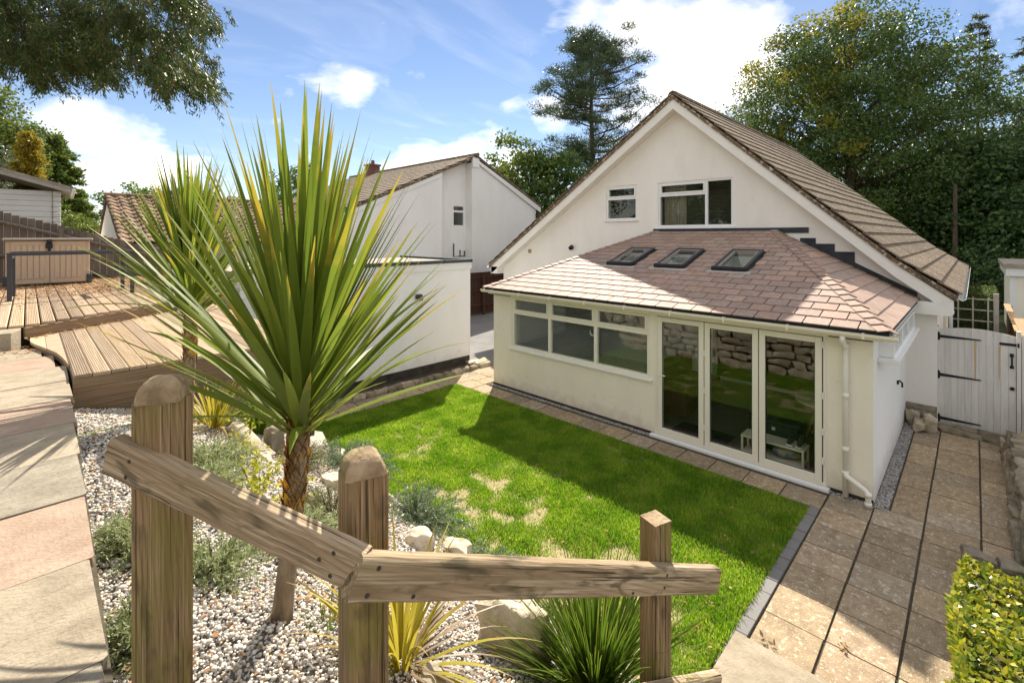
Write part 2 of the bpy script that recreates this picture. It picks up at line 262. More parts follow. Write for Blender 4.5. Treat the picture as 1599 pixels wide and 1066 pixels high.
    m['shaft'] = M('white_plaster_shaft', (0.72, 0.72, 0.68), None, 1, 0.9)
    m['mat'] = M('black_doormat', (0.012, 0.012, 0.012), (0.02, 0.02, 0.02), 60, 0.95, 0.4)
    m['sofa'] = M('brown_sofa_fabric', (0.09, 0.045, 0.025), (0.12, 0.06, 0.03), 20, 0.9)
    m['bench_white'] = M('cream_painted_wood', (0.62, 0.56, 0.42), None, 4, 0.5)
    m['green_box'] = M('dark_green_plastic', (0.012, 0.028, 0.022), None, 4, 0.5)
    m['shoe'] = M('black_canvas', (0.015, 0.015, 0.018), None, 9, 0.7)
    m['sole'] = M('white_rubber', (0.6, 0.6, 0.56), None, 9, 0.6)
    m['cushion'] = M('patterned_cloth', (0.45, 0.42, 0.36), (0.12, 0.13, 0.14), 9, 0.9, spots=[((0.5, 0.30, 0.04), 7, 0.58, 0.03, 1.0)])
    m['red_cloth'] = M('red_cloth', (0.20, 0.02, 0.02), (0.28, 0.03, 0.03), 8, 0.9)
    m['table_wood'] = M('oak_leg', (0.40, 0.26, 0.12), None, 6, 0.6)
    m['bark'] = M('brown_bark', (0.06, 0.045, 0.032), (0.13, 0.10, 0.07), 6, 0.95, 0.9, 14, stretch=(3, 3, 0.7), bdist=0.03)
    m['pine_bark'] = M('pine_bark', (0.10, 0.065, 0.045), (0.20, 0.14, 0.10), 5, 0.95, 0.9, 12, stretch=(3, 3, 0.8), bdist=0.03)
    m['palm_trunk'] = M('grey_palm_trunk', (0.16, 0.115, 0.07), (0.30, 0.23, 0.155), 9, 0.95, 0.9, 25, coords='pos', stretch=(3, 3, 1), bdist=0.012)
    m['leaf_base'] = M('leaf_base_scale', (0.30, 0.15, 0.03), (0.52, 0.32, 0.06), 9, 0.7, coords='obj', hue_rand=[(1, 1, 1), (0.45, 0.4, 0.4), (1.3, 1.2, 0.8), (0.6, 0.45, 0.4), (0.3, 0.25, 0.25)])
    # foliage
    m['beech'] = leafmat('beech_leaf', [(0.052, 0.091, 0.023), (0.078, 0.130, 0.029), (0.117, 0.169, 0.036), (0.065, 0.111, 0.026)], 0.38)
    m['beech_y'] = leafmat('turning_beech_leaf', [(0.200, 0.213, 0.025), (0.300, 0.250, 0.025), (0.150, 0.188, 0.025)], 0.5)
    m['pine'] = leafmat('pine_needle', [(0.052, 0.081, 0.037), (0.075, 0.115, 0.048), (0.103, 0.149, 0.063)], 0.25)
    m['oak'] = leafmat('oak_leaf', [(0.064, 0.110, 0.030), (0.110, 0.184, 0.037), (0.166, 0.239, 0.046)], 0.42)
    m['larch'] = leafmat('larch_needle', [(0.072, 0.102, 0.036), (0.108, 0.144, 0.048), (0.060, 0.084, 0.036)], 0.35)
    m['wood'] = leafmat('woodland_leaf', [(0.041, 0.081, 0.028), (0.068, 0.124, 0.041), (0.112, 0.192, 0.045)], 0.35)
    m['wood_l'] = leafmat('woodland_leaf_sunlit_tone', [(0.091, 0.156, 0.026), (0.143, 0.221, 0.033), (0.065, 0.117, 0.026)], 0.5)  # sunlight put into the colour: paler copy of the woodland leaf
    m['laurel'] = leafmat('laurel_leaf', [(0.091, 0.143, 0.026), (0.156, 0.208, 0.033), (0.208, 0.247, 0.039), (0.065, 0.104, 0.026)], 0.42)
    m['olive'] = leafmat('grey_green_leaf', [(0.13, 0.16, 0.08), (0.18, 0.21, 0.11), (0.09, 0.12, 0.06)], 0.35)
    m['gold'] = leafmat('golden_conifer', [(0.26, 0.20, 0.02), (0.36, 0.28, 0.03), (0.19, 0.17, 0.02)], 0.45)
    m['conif'] = leafmat('green_conifer', [(0.16, 0.20, 0.03), (0.078, 0.130, 0.026), (0.130, 0.195, 0.033), (0.182, 0.221, 0.039)], 0.4)
    m['yew'] = leafmat('drooping_needle', [(0.037, 0.069, 0.018), (0.062, 0.106, 0.022), (0.100, 0.150, 0.027), (0.050, 0.088, 0.025), (0.062, 0.100, 0.020), (0.188, 0.100, 0.037)], 0.36)
    m['hedge'] = leafmat('variegated_leaf', [(0.12, 0.20, 0.015), (0.40, 0.40, 0.03), (0.52, 0.47, 0.04), (0.20, 0.28, 0.02), (0.07, 0.13, 0.012), (0.56, 0.50, 0.09)], 0.4, 0.35, 0.4)
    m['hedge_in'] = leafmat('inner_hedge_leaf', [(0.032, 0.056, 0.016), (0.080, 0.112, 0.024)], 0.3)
    m['box_hedge'] = leafmat('clipped_hedge_leaf', [(0.078, 0.117, 0.026), (0.130, 0.169, 0.039), (0.052, 0.078, 0.019)], 0.35)
    m['rosemary'] = leafmat('rosemary_needle', [(0.15, 0.20, 0.11), (0.22, 0.28, 0.16), (0.11, 0.15, 0.075)], 0.3)
    m['lavender'] = leafmat('lavender_leaf', [(0.30, 0.34, 0.17), (0.42, 0.44, 0.25), (0.24, 0.31, 0.10), (0.38, 0.40, 0.19)], 0.35)
    m['heath'] = leafmat('heather_leaf', [(0.20, 0.20, 0.08), (0.26, 0.24, 0.10), (0.13, 0.15, 0.05)], 0.3)
    m['yellow_twig'] = leafmat('lime_leaf', [(0.38, 0.38, 0.03), (0.48, 0.45, 0.05), (0.28, 0.32, 0.03)], 0.5)
    m['bright_grass'] = leafmat('strappy_green_blade', [(0.09, 0.16, 0.015), (0.15, 0.24, 0.02), (0.06, 0.11, 0.015), (0.20, 0.27, 0.03)], 0.4)
    m['dark_grass'] = leafmat('dark_strappy_blade', [(0.03, 0.06, 0.012), (0.05, 0.09, 0.02)], 0.35)
    m['grass'] = M('lawn_blade', (0.66, 0.76, 0.55), (1.22, 1.08, 1.25), 2.3, rough=0.5, spec=0.3, island=True, hue_rand=[(0.17, 0.36, 0.010), (0.26, 0.48, 0.016), (0.36, 0.55, 0.03), (0.15, 0.32, 0.010), (0.50, 0.50, 0.14)], trans=0.5, lo=0.4, hi=0.6)
    m['basket'] = leafmat('basket_leaf', [(0.05, 0.12, 0.03), (0.10, 0.2, 0.05), (0.5, 0.5, 0.45)], 0.35)
    m['dead'] = leafmat('dead_blade', [(0.30, 0.22, 0.13), (0.20, 0.14, 0.08), (0.38, 0.30, 0.19)], 0.25)
mats()

def strapmat(name, body, body2, tip, tipmix):
    """long leaf: colour changes along the leaf (attribute t: 0 base, 1 tip), pale edges"""
    m = bpy.data.materials.new(name); m.use_nodes = True; nt = m.node_tree; N = nt.nodes; L = nt.links
    b = N['Principled BSDF']; b.inputs['Roughness'].default_value = 0.5; b.inputs['Specular IOR Level'].default_value = 0.25
    at = N.new('ShaderNodeAttribute'); at.attribute_name = 't'
    oi = N.new('ShaderNodeObjectInfo')
    rp = N.new('ShaderNodeValToRGB'); rp.color_ramp.elements[0].color = hexc(*body); rp.color_ramp.elements[1].color = hexc(*body2); L.new(oi.outputs['Random'], rp.inputs[0])
    wn = N.new('ShaderNodeTexWhiteNoise'); wn.noise_dimensions = '1D'; L.new(oi.outputs['Random'], wn.inputs['W'])
    mr = N.new('ShaderNodeMapRange'); mr.inputs['To Min'].default_value = 1.35; mr.inputs['To Max'].default_value = 1.0 - tipmix; L.new(wn.outputs['Value'], mr.inputs['Value'])
    geo = N.new('ShaderNodeNewGeometry'); no = N.new('ShaderNodeTexNoise'); no.inputs['Scale'].default_value = 14; L.new(geo.outputs['Position'], no.inputs['Vector'])
    ad = N.new('ShaderNodeMath'); ad.operation = 'MULTIPLY_ADD'; L.new(no.outputs['Fac'], ad.inputs[0]); ad.inputs[1].default_value = 0.5; L.new(at.outputs['Fac'], ad.inputs[2])
    sb = N.new('ShaderNodeMath'); sb.operation = 'SUBTRACT'; L.new(ad.outputs[0], sb.inputs[0]); L.new(mr.outputs[0], sb.inputs[1])
    cl = N.new('ShaderNodeMapRange'); cl.inputs['From Min'].default_value = 0.0; cl.inputs['From Max'].default_value = 0.3; L.new(sb.outputs[0], cl.inputs['Value'])
    mx = N.new('ShaderNodeMixRGB'); L.new(cl.outputs[0], mx.inputs[0]); L.new(rp.outputs[0], mx.inputs[1]); mx.inputs[2].default_value = hexc(*tip)
    b2 = N.new('ShaderNodeMapRange'); b2.inputs['From Min'].default_value = 0.16; b2.inputs['From Max'].default_value = 0.0; b2.inputs['To Max'].default_value = 0.75; L.new(at.outputs['Fac'], b2.inputs['Value'])
    m2 = N.new('ShaderNodeMixRGB'); L.new(b2.outputs[0], m2.inputs[0]); L.new(mx.outputs[0], m2.inputs[1]); m2.inputs[2].default_value = (0.24, 0.22, 0.03, 1)
    L.new(m2.outputs[0], b.inputs['Base Color'])
    tr = N.new('ShaderNodeBsdfTranslucent'); L.new(m2.outputs[0], tr.inputs[0])
    ms = N.new('ShaderNodeMixShader'); ms.inputs[0].default_value = 0.42
    L.new(b.outputs[0], ms.inputs[1]); L.new(tr.outputs[0], ms.inputs[2]); L.new(ms.outputs[0], N['Material Output'].inputs[0])
    return m
MT['palm_leaf'] = strapmat('cordyline_leaf', (0.13, 0.19, 0.022), (0.25, 0.31, 0.04), (0.42, 0.33, 0.04), 0.20)
MT['gold_leaf'] = strapmat('yellow_striped_leaf', (0.34, 0.29, 0.025), (0.48, 0.40, 0.05), (0.36, 0.24, 0.08), 0.35)
MT['blade_leaf'] = strapmat('green_blade', (0.09, 0.155, 0.015), (0.17, 0.25, 0.022), (0.33, 0.30, 0.06), 0.15)

# ------------------------------------------------------------------ mesh helpers
WP = {}                                  # world position of every object (all parents are unrotated)
class MB:
    def __init__(s): s.v = []; s.f = []
    def add(s, v, f):
        o = len(s.v); s.v += [tuple(map(float, p)) for p in v]; s.f += [tuple(i + o for i in q) for q in f]; return s
    def box(s, a, b, bev=0.0, axes=None, org=None):
        v, f = cbox(a, b, bev)
        if axes is not None: v = [tuple(Vector(org) + axes[0] * p[0] + axes[1] * p[1] + axes[2] * p[2]) for p in v]
        return s.add(v, f)
    def tube(s, pts, rad, n=8, cap=True):
        pts = [Vector(p) for p in pts]; k = len(pts)
        rr = rad if hasattr(rad, '__len__') else [rad] * k
        V = []; F = []; prev = None
        for i, p in enumerate(pts):
            d = (pts[min(i + 1, k - 1)] - pts[max(i - 1, 0)])
            if d.length < 1e-9: d = Vector((0, 0, 1))
            d.normalize()
            a = prev if prev is not None else (Vector((0, 0, 1)) if abs(d.z) < .9 else Vector((1, 0, 0)))
            x = (a - d * a.dot(d)).normalized(); y = d.cross(x); prev = x
            for j in range(n):
                t = 2 * math.pi * j / n; V.append(tuple(p + (x * math.cos(t) + y * math.sin(t)) * rr[i]))
        for i in range(k - 1):
            for j in range(n):
                F.append((i * n + j, i * n + (j + 1) % n, (i + 1) * n + (j + 1) % n, (i + 1) * n + j))
        if cap: F.append(tuple(range(n))[::-1]); F.append(tuple((k - 1) * n + j for j in range(n)))
        return s.add(V, F)
    def prism(s, poly, to3, d0, d1):
        n = len(poly); V = [to3(p[0], p[1], d0) for p in poly] + [to3(p[0], p[1], d1) for p in poly]
        F = [tuple(range(n)), tuple(range(2 * n - 1, n - 1, -1))] + [(i, i + n, (i + 1) % n + n, (i + 1) % n) for i in range(n)]
        return s.add(V, F)
def cbox(a, b, bev=0.0):
    x0, y0, z0 = a; x1, y1, z1 = b
    if bev <= 0:
        v = [(x0, y0, z0), (x1, y0, z0), (x1, y1, z0), (x0, y1, z0), (x0, y0, z1), (x1, y0, z1), (x1, y1, z1), (x0, y1, z1)]
        return v, [(3, 2, 1, 0), (4, 5, 6, 7), (0, 1, 5, 4), (1, 2, 6, 5), (2, 3, 7, 6), (3, 0, 4, 7)]
    v = []; idx = {}
    for sx in (0, 1):
        for sy in (0, 1):
            for sz in (0, 1):
                c = ((x0, x1)[sx], (y0, y1)[sy], (z0, z1)[sz]); sg = ((1, -1)[sx], (1, -1)[sy], (1, -1)[sz])
                for ax in range(3):                       # vertex lying on the face normal to ax
                    p = [c[i] + (0 if i == ax else sg[i] * bev) for i in range(3)]
                    idx[(sx, sy, sz, ax)] = len(v); v.append(tuple(p))
    g = lambda x, y, z, a: idx[(x, y, z, a)]
    f = [(g(0,0,0,0), g(0,0,1,0), g(0,1,1,0), g(0,1,0,0)), (g(1,0,0,0), g(1,1,0,0), g(1,1,1,0), g(1,0,1,0)),
         (g(0,0,0,1), g(1,0,0,1), g(1,0,1,1), g(0,0,1,1)), (g(0,1,0,1), g(0,1,1,1), g(1,1,1,1), g(1,1,0,1)),
         (g(0,0,0,2), g(0,1,0,2), g(1,1,0,2), g(1,0,0,2)), (g(0,0,1,2), g(1,0,1,2), g(1,1,1,2), g(0,1,1,2))]
    for y in (0, 1):
        for z in (0, 1): f.append((g(0,y,z,1), g(1,y,z,1), g(1,y,z,2), g(0,y,z,2)))
    for x in (0, 1):
        for z in (0, 1): f.append((g(x,0,z,0), g(x,1,z,0), g(x,1,z,2), g(x,0,z,2)))
        for y in (0, 1): f.append((g(x,y,0,0), g(x,y,1,0), g(x,y,1,1), g(x,y,0,1)))
    for x in (0, 1):
        for y in (0, 1):
            for z in (0, 1): f.append((g(x,y,z,0), g(x,y,z,1), g(x,y,z,2)))
    return v, f
def fix_normals(me):
    import bmesh
    bm = bmesh.new(); bm.from_mesh(me); bmesh.ops.recalc_face_normals(bm, faces=bm.faces); bm.to_mesh(me); bm.free()
def mesh_of(name, V, F, mat, smooth=False, recalc=True):
    me = bpy.data.meshes.new(name); me.from_pydata(V, [], F)
    if recalc: fix_normals(me)
    if mat is not None: me.materials.append(MT[mat] if isinstance(mat, str) else mat)
    if smooth: me.polygons.foreach_set('use_smooth', [True] * len(me.polygons))
    me.update(); return me
def mesh_np(name, V, F, mat, smooth=False, attr=None):
    """fast mesh from arrays; every face has the same number of corners"""
    me = bpy.data.meshes.new(name); V = np.asarray(V, np.float32); F = np.asarray(F, np.int32); m, k = F.shape
    me.vertices.add(len(V)); me.vertices.foreach_set('co', V.ravel())
    me.loops.add(m * k); me.loops.foreach_set('vertex_index', F.ravel())
    me.polygons.add(m); me.polygons.foreach_set('loop_start', np.arange(0, m * k, k, dtype=np.int32)); me.polygons.foreach_set('loop_total', np.full(m, k, np.int32))
    if smooth: me.polygons.foreach_set('use_smooth', np.ones(m, bool))
    if attr is not None:
        a = me.attributes.new('t', 'FLOAT', 'POINT'); a.data.foreach_set('value', np.asarray(attr, np.float32))
    me.materials.append(MT[mat] if isinstance(mat, str) else mat)
    me.update(calc_edges=True); me.validate(); return me
def soft(me, deg=26):
    me.polygons.foreach_set('use_smooth', [True] * len(me.polygons)); me.set_sharp_from_angle(angle=R_(deg)); return me
def place(name, me, loc, parent=None, axes=None, scale=None):
    o = bpy.data.objects.new(name, me); COL.objects.link(o)
    wl = Vector(loc); WP[o] = wl
    o.parent = parent
    o.location = wl - (WP[parent] if parent is not None else Vector((0, 0, 0)))
    if axes is not None:
        mtx = Matrix((axes[0], axes[1], axes[2])).transposed(); o.rotation_euler = mtx.to_euler()
    if scale is not None: o.scale = scale
    return o
def obj(name, mb, mat, parent=None, smooth=False, recalc=True):
    V = np.array(mb.v); b = Vector((float((V[:, 0].min() + V[:, 0].max()) / 2), float((V[:, 1].min() + V[:, 1].max()) / 2), float(V[:, 2].min())))
    me = mesh_of(name, (V - np.array(b)).tolist(), mb.f, mat, smooth, recalc)
    return place(name, me, b, parent)
def obj_np(name, V, F, mat, parent=None, smooth=False, attr=None):
    V = np.asarray(V); b = np.array([(V[:, 0].min() + V[:, 0].max()) / 2, (V[:, 1].min() + V[:, 1].max()) / 2, V[:, 2].min()])
    return place(name, mesh_np(name, V - b, F, mat, smooth, attr), Vector(b.tolist()), parent)
def tag(o, label, cat, group=None):
    o['label'] = label; o['category'] = cat
    if group: o['group'] = group
    return o
def thing(name, label, cat, loc, group=None):
    o = bpy.data.objects.new(name, None); COL.objects.link(o); o.location = loc; WP[o] = Vector(loc); o.empty_display_size = 0.1
    return tag(o, label, cat, group)
def struct(o): o['kind'] = 'structure'; return o
def stuff(o): o['kind'] = 'stuff'; return o
EX, EY, EZ = Vector((1, 0, 0)), Vector((0, 1, 0)), Vector((0, 0, 1))
def frame(d, up=EZ):
    x = Vector(d).normalized(); z = (Vector(up) - x * Vector(up).dot(x)).normalized(); y = z.cross(x); return x, y, z
def clip(poly, axis, val, keep_greater):
    out = []
    n = len(poly)
    for i in range(n):
        a, b = poly[i], poly[(i + 1) % n]
        ia = (a[axis] >= val) if keep_greater else (a[axis] <= val); ib = (b[axis] >= val) if keep_greater else (b[axis] <= val)
        if ia: out.append(a)
        if ia != ib:
            t = (val - a[axis]) / (b[axis] - a[axis]); out.append((a[0] + t * (b[0] - a[0]), a[1] + t * (b[1] - a[1])))
    return out
def panel(mb, poly, holes, to3, d0, d1):
    """a flat wall or roof sheet with depth and rectangular openings; poly convex in (p,q); to3(p,q,d) -> point"""
    ps = sorted({min(p[0] for p in poly), max(p[0] for p in poly), *[h[0] for h in holes], *[h[2] for h in holes]})
    qs = sorted({min(p[1] for p in poly), max(p[1] for p in poly), *[h[1] for h in holes], *[h[3] for h in holes]})
    for i in range(len(ps) - 1):
        for j in range(len(qs) - 1):
            cp, cq = (ps[i] + ps[i + 1]) / 2, (qs[j] + qs[j + 1]) / 2
            if any(h[0] < cp < h[2] and h[1] < cq < h[3] for h in holes): continue
            c = poly
            for ax, v, g in ((0, ps[i], True), (0, ps[i + 1], False), (1, qs[j], True), (1, qs[j + 1], False)):
                c = clip(c, ax, v, g)
                if len(c) < 3: break
            if len(c) < 3: continue
            n = len(c)
            for d, fl in ((d0, False), (d1, True)):
                V = [to3(p[0], p[1], d) for p in c]; mb.add(V, [tuple(range(n)) if not fl else tuple(reversed(range(n)))])
    n = len(poly)
    for i in range(n):
        a, b = poly[i], poly[(i + 1) % n]
        mb.add([to3(a[0], a[1], d0), to3(b[0], b[1], d0), to3(b[0], b[1], d1), to3(a[0], a[1], d1)], [(0, 1, 2, 3)])
    for h in holes:
        c = [(h[0], h[1]), (h[2], h[1]), (h[2], h[3]), (h[0], h[3])]
        for i in range(4):
            a, b = c[i], c[(i + 1) % 4]
            mb.add([to3(a[0], a[1], d0), to3(b[0], b[1], d0), to3(b[0], b[1], d1), to3(a[0], a[1], d1)], [(0, 1, 2, 3)])
    return mb
def rough_block(seed, amp=0.10, rnd_=0.15, n=4, jit=0.022):
    """a squared rubble block: subdivided cube, corners knocked off, faces uneven"""
    r = np.random.default_rng(seed); idx = {}; V = []; F = []
    def vid(p):
        k = tuple(np.round(p, 5))
        if k not in idx: idx[k] = len(V); V.append(np.array(p, float))
        return idx[k]
    g = np.linspace(-1, 1, n + 1)
    for ax in range(3):
        for sg in (-1, 1):
            for i in range(n):
                for j in range(n):
                    q = []
                    for (a, b) in ((g[i], g[j]), (g[i + 1], g[j]), (g[i + 1], g[j + 1]), (g[i], g[j + 1])):
                        p = [0, 0, 0]; p[ax] = sg; p[(ax + 1) % 3] = a; p[(ax + 2) % 3] = b; q.append(vid(p))
                    F.append(tuple(q))
    pl = rand3(r, 7); dd = r.uniform(0.95, 1.25, 7); sk = r.normal(0, .10, (3, 3))
    out = []
    for p in V:
        l = np.linalg.norm(p); q = p * (1 - rnd_) + p / l * 1.15 * rnd_
        for n_, d_ in zip(pl, dd):
            k = q @ n_ - d_
            if k > 0: q = q - n_ * k
        q = q + sk @ q * .8 + amp * np.array([math.sin(q[1] * 3.1 + seed) * math.cos(q[2] * 2.7), math.sin(q[2] * 3.3 + seed * 2) * math.cos(q[0] * 2.9), math.sin(q[0] * 3.0 + seed * 3) * math.cos(q[1] * 3.4)]) + r.normal(0, jit, 3)
        out.append(tuple(q))
    return out, F
def rand3(r, n):
    a = r.normal(size=(n, 3)); return a / np.linalg.norm(a, axis=1)[:, None]
def rough_stone(seed, sub=2, amp=0.16, blocky=0.6):
    """an irregular lump with flat-ish faces, unit size"""
    import bmesh
    r = np.random.default_rng(seed); bm = bmesh.new(); bmesh.ops.create_icosphere(bm, subdivisions=sub, radius=1.0)
    pl = r.normal(size=(9, 3)); pl /= np.linalg.norm(pl, axis=1)[:, None]; dd = r.uniform(0.62, 0.92, 9)
    for v in bm.verts:
        p = np.array(v.co)
        for n_, d_ in zip(pl, dd):
            k = p @ n_ - d_
            if k > 0: p = p - n_ * k * 0.9
        q = np.sign(p) * np.abs(p) ** blocky
        p = p * 0.5 + q * 0.5
        p += r.normal(size=3) * amp * 0.12
        v.co = p
    V = [tuple(v.co) for v in bm.verts]; F = [tuple(v.index for v in f.verts) for f in bm.faces]; bm.free()
    return V, F

# ---- foliage arrays
def rand_dirs(n, r=rng):
    a = r.normal(size=(n, 3)); return a / np.linalg.norm(a, axis=1)[:, None]
def leaves(P, L, W, D=None, r=rng, flat=0.0, fold=0.0):
    """rhombus leaves at points P; D: long axis per leaf (or None = random); returns V, F (quads)"""
    n = len(P); a = rand_dirs(n, r) if D is None else D / np.linalg.norm(D, axis=1)[:, None]
    q = rand_dirs(n, r); q[:, 2] *= (1 - flat)
    b = q - a * (q * a).sum(1)[:, None]; b /= np.linalg.norm(b, axis=1)[:, None] + 1e-9
    L = np.broadcast_to(L, (n,)) * r.uniform(0.7, 1.25, n); W = np.broadcast_to(W, (n,)) * r.uniform(0.75, 1.2, n)
    a = a * L[:, None]; b = b * W[:, None]
    V = np.empty((n, 4, 3)); V[:, 0] = P; V[:, 1] = P + a * 0.45 + b * 0.5; V[:, 2] = P + a; V[:, 3] = P + a * 0.45 - b * 0.5
    F = np.arange(n * 4).reshape(n, 4); return V.reshape(-1, 3), F
def join(*vf):
    Vs, Fs, o = [], [], 0
    for V, F in vf: Vs.append(V); Fs.append(F + o); o += len(V)
    return np.concatenate(Vs), np.concatenate(Fs)
def clumps(C, rad, per, r=rng, flat=0.75, shell=0.5):
    """points scattered in clumps"""
    n = len(C); rad = np.broadcast_to(rad, (n,))
    d = rand_dirs(n * per, r); s = r.uniform(0, 1, n * per) ** shell
    o = d * s[:, None] * np.repeat(rad, per)[:, None]; o[:, 2] *= flat
    return np.repeat(C, per, 0) + o
def strap(n, base, az, pol, length, width, droop, r, seg=9, twist=0.0, fold=0.25):
    """one long leaf as V, F(quads), t"""
    V = []; T = []
    p = np.array(base, float); th = pol
    side = np.array([-math.sin(az), math.cos(az), 0.0])
    st = length / seg
    for i in range(seg + 1):
        t = i / seg
        d = np.array([math.sin(th) * math.cos(az), math.sin(th) * math.sin(az), math.cos(th)])
        nrm = np.cross(side, d); 
        wv = width * (0.55 + 0.45 * min(1, t * 3.2)) * (1 - max(0, (t - 0.42) / 0.58) ** 1.7) * 0.5 + 0.0006
        tw = twist * t; s2 = side * math.cos(tw) + nrm * math.sin(tw); n2 = np.cross(s2, d)
        V += [p - s2 * wv + n2 * wv * fold, p, p + s2 * wv + n2 * wv * fold]; T += [t, t, t]
        p = p + d * st; th += droop / seg * (0.4 + 1.2 * t)
    F = []
    for i in range(seg):
        a = i * 3; F += [(a, a + 1, a + 4, a + 3), (a + 1, a + 2, a + 5, a + 4)]
    return np.array(V), np.array(F), np.array(T)

# ------------------------------------------------------------------ ground, lawn, paths
def zb(x, y):                                              # height of the sloping gravel bed
    return 2.12 - 0.12 * x - 0.12 * x * x
def xe(y): return 2.05 + 0.06 * (y - 1.6)                  # line of the bed's retaining wall
def sheet(name, poly, z, mat, parent=None):
    mb = MB(); mb.add([(p[0], p[1], z) for p in poly], [tuple(range(len(poly)))]); return obj(name, mb, mat, parent, recalc=False)
def blockpoly(name, poly, z0, z1, mat):
    mb = MB(); mb.prism(poly, lambda p, q, d: (p, q, d), z0, z1); return obj(name, mb, mat)
ground = struct(sheet('ground', [(-500, -500), (700, -500), (700, 700), (-500, 700)], -0.12, 'ground'))
terrace = struct(blockpoly('upper_terrace', [(-70, -40), (0.12, -40), (0.12, 5.36), (2.28, 5.36), (2.5, 14.6), (2.5, 60), (-70, 60)], -0.2, 2.12, 'soil'))
lawn = struct(blockpoly('lawn', [(1.9, 1.545), (7.03, 1.545), (7.09, 8.72), (2.2, 8.76)], -0.1, -0.005, 'lawn_base'))
driveway = struct(blockpoly('driveway', [(8.95, 8.25), (11.7, 8.25), (11.7, 12.0), (18, 12.0), (18, 15.75), (8.6, 15.75), (8.55, 9.3)], -0.1, -0.006, 'asphalt'))
side_bed = struct(blockpoly('raised_side_bed', [(2.0, -6), (12.6, -6), (12.6, -0.62), (7.05, -0.62), (7.0, 0.06), (4.4, 0.08), (4.4, -0.3), (2.0, -0.3)], -0.1, 0.14, 'soil'))
# slabs: unit piece meshes shared by every slab of a kind
def slab_mesh(name, mat, seed, bev=0.012):
    r = random.Random(seed); v, f = cbox((-.5, -.5, -1), (.5, .5, 0), bev)
    v = [(x + r.uniform(-.006, .006), y + r.uniform(-.006, .006), z if z < -.5 else (0 if z > -bev * 0.5 else z * 0.4)) for x, y, z in v]
    return mesh_of(name, v, f, mat)
SL = [slab_mesh('slab', 'slab', i) for i in range(4)]
def slab(parent, x0, x1, y0, y1, z=0.0, th=0.05, ms=SL, name='slab', gap=0.006, tilt=0.004):
    t = Quaternion((rnd.gauss(0, 1), rnd.gauss(0, 1), 0), rnd.gauss(0, tilt)) if tilt else Quaternion()
    fl = rnd.choice((0, 1)); ax = [t @ v for v in ((EX, EY, EZ) if not fl else (-EX, -EY, EZ))]
    return place(name, rnd.choice(ms), ((x0 + x1) / 2, (y0 + y1) / 2, z + rnd.uniform(-.003, .003)), parent, ax, (x1 - x0 - 2 * gap, y1 - y0 - 2 * gap, th))
path = struct(blockpoly('garden_path', [(3.2, 1.545), (3.2, -0.25), (4.42, -0.25), (4.42, 0.1), (6.95, 0.1), (7.06, -0.6), (11.9, -0.6), (11.9, 0.80), (7.60, 0.80), (7.60, 8.35), (8.9, 8.35), (8.5, 9.42), (2.3, 9.42), (2.3, 8.765), (7.1, 8.725), (7.04, 1.545)], -0.1, -0.018, 'mortar'))
rows = [4.35 + 0.4745 * i for i in range(0, 16)]
for i in range(15):
    a, b = rows[i], rows[i + 1]
    if b < 7.7:
        slab(path, a, b, 0.935, 1.41); slab(path, a, b, 0.445, 0.925)
    else: slab(path, a, b, 0.445, 0.775)
    if a < 7.0: slab(path, a, b, 0.10 if b < 7.1 else -0.045, 0.435)
    else: slab(path, a, b, -0.045, 0.435); slab(path, a, b, -0.34, -0.055)
for i in range(3): slab(path, 3.4 + 0.317 * i, 3.4 + 0.317 * (i + 1), 0.445, 0.925); slab(path, 3.4 + 0.317 * i, 3.4 + 0.317 * (i + 1), -0.05, 0.435)
for i in range(14):                                        # single row along the sunroom wall
    y0 = 1.42 + 0.488 * i
    slab(path, 7.10, 7.54, y0, y0 + 0.482)
for i in range(13):                                        # row along the garage
    x0 = 2.35 + 0.487 * i; o = 0.0
    slab(path, x0, x0 + 0.48, 8.78, 9.34)
for i in range(4):
    for j in range(3): slab(path, 7.10 + 0.46 * i + (0 if i or j else .0), 7.10 + 0.46 * i + 0.455, 8.28 + 0.36 * j - (0 if i else 0.02), 8.28 + 0.36 * j + 0.35)
for i in range(22):                                        # charcoal block kerb
    x0 = 4.16 + 0.1335 * i * 1.0
    pass
KB = [mesh_of('kerb_block', *cbox((-.5, -.5, -1), (.5, .5, 0), 0.03), 'kerb')]
kerb = struct(blockpoly('kerb_bed', [(3.9, 1.415), (7.09, 1.415), (7.09, 1.54), (3.9, 1.54)], -0.09, -0.03, 'mortar'))
x = 3.95
while x < 7.0:
    slab(kerb, x, x + 0.222, 1.422, 1.538, 0.006, 0.06, KB, 'kerb_block', 0.003, 0.008); x += 0.224
# gravel margins beside the sunroom
gs = struct(blockpoly('gravel_margin', [(7.61, 0.79), (11.72, 0.79), (11.72, 0.955), (7.72, 0.955), (7.72, 8.25), (7.61, 8.25)], -0.09, -0.012, 'gravel_base'))
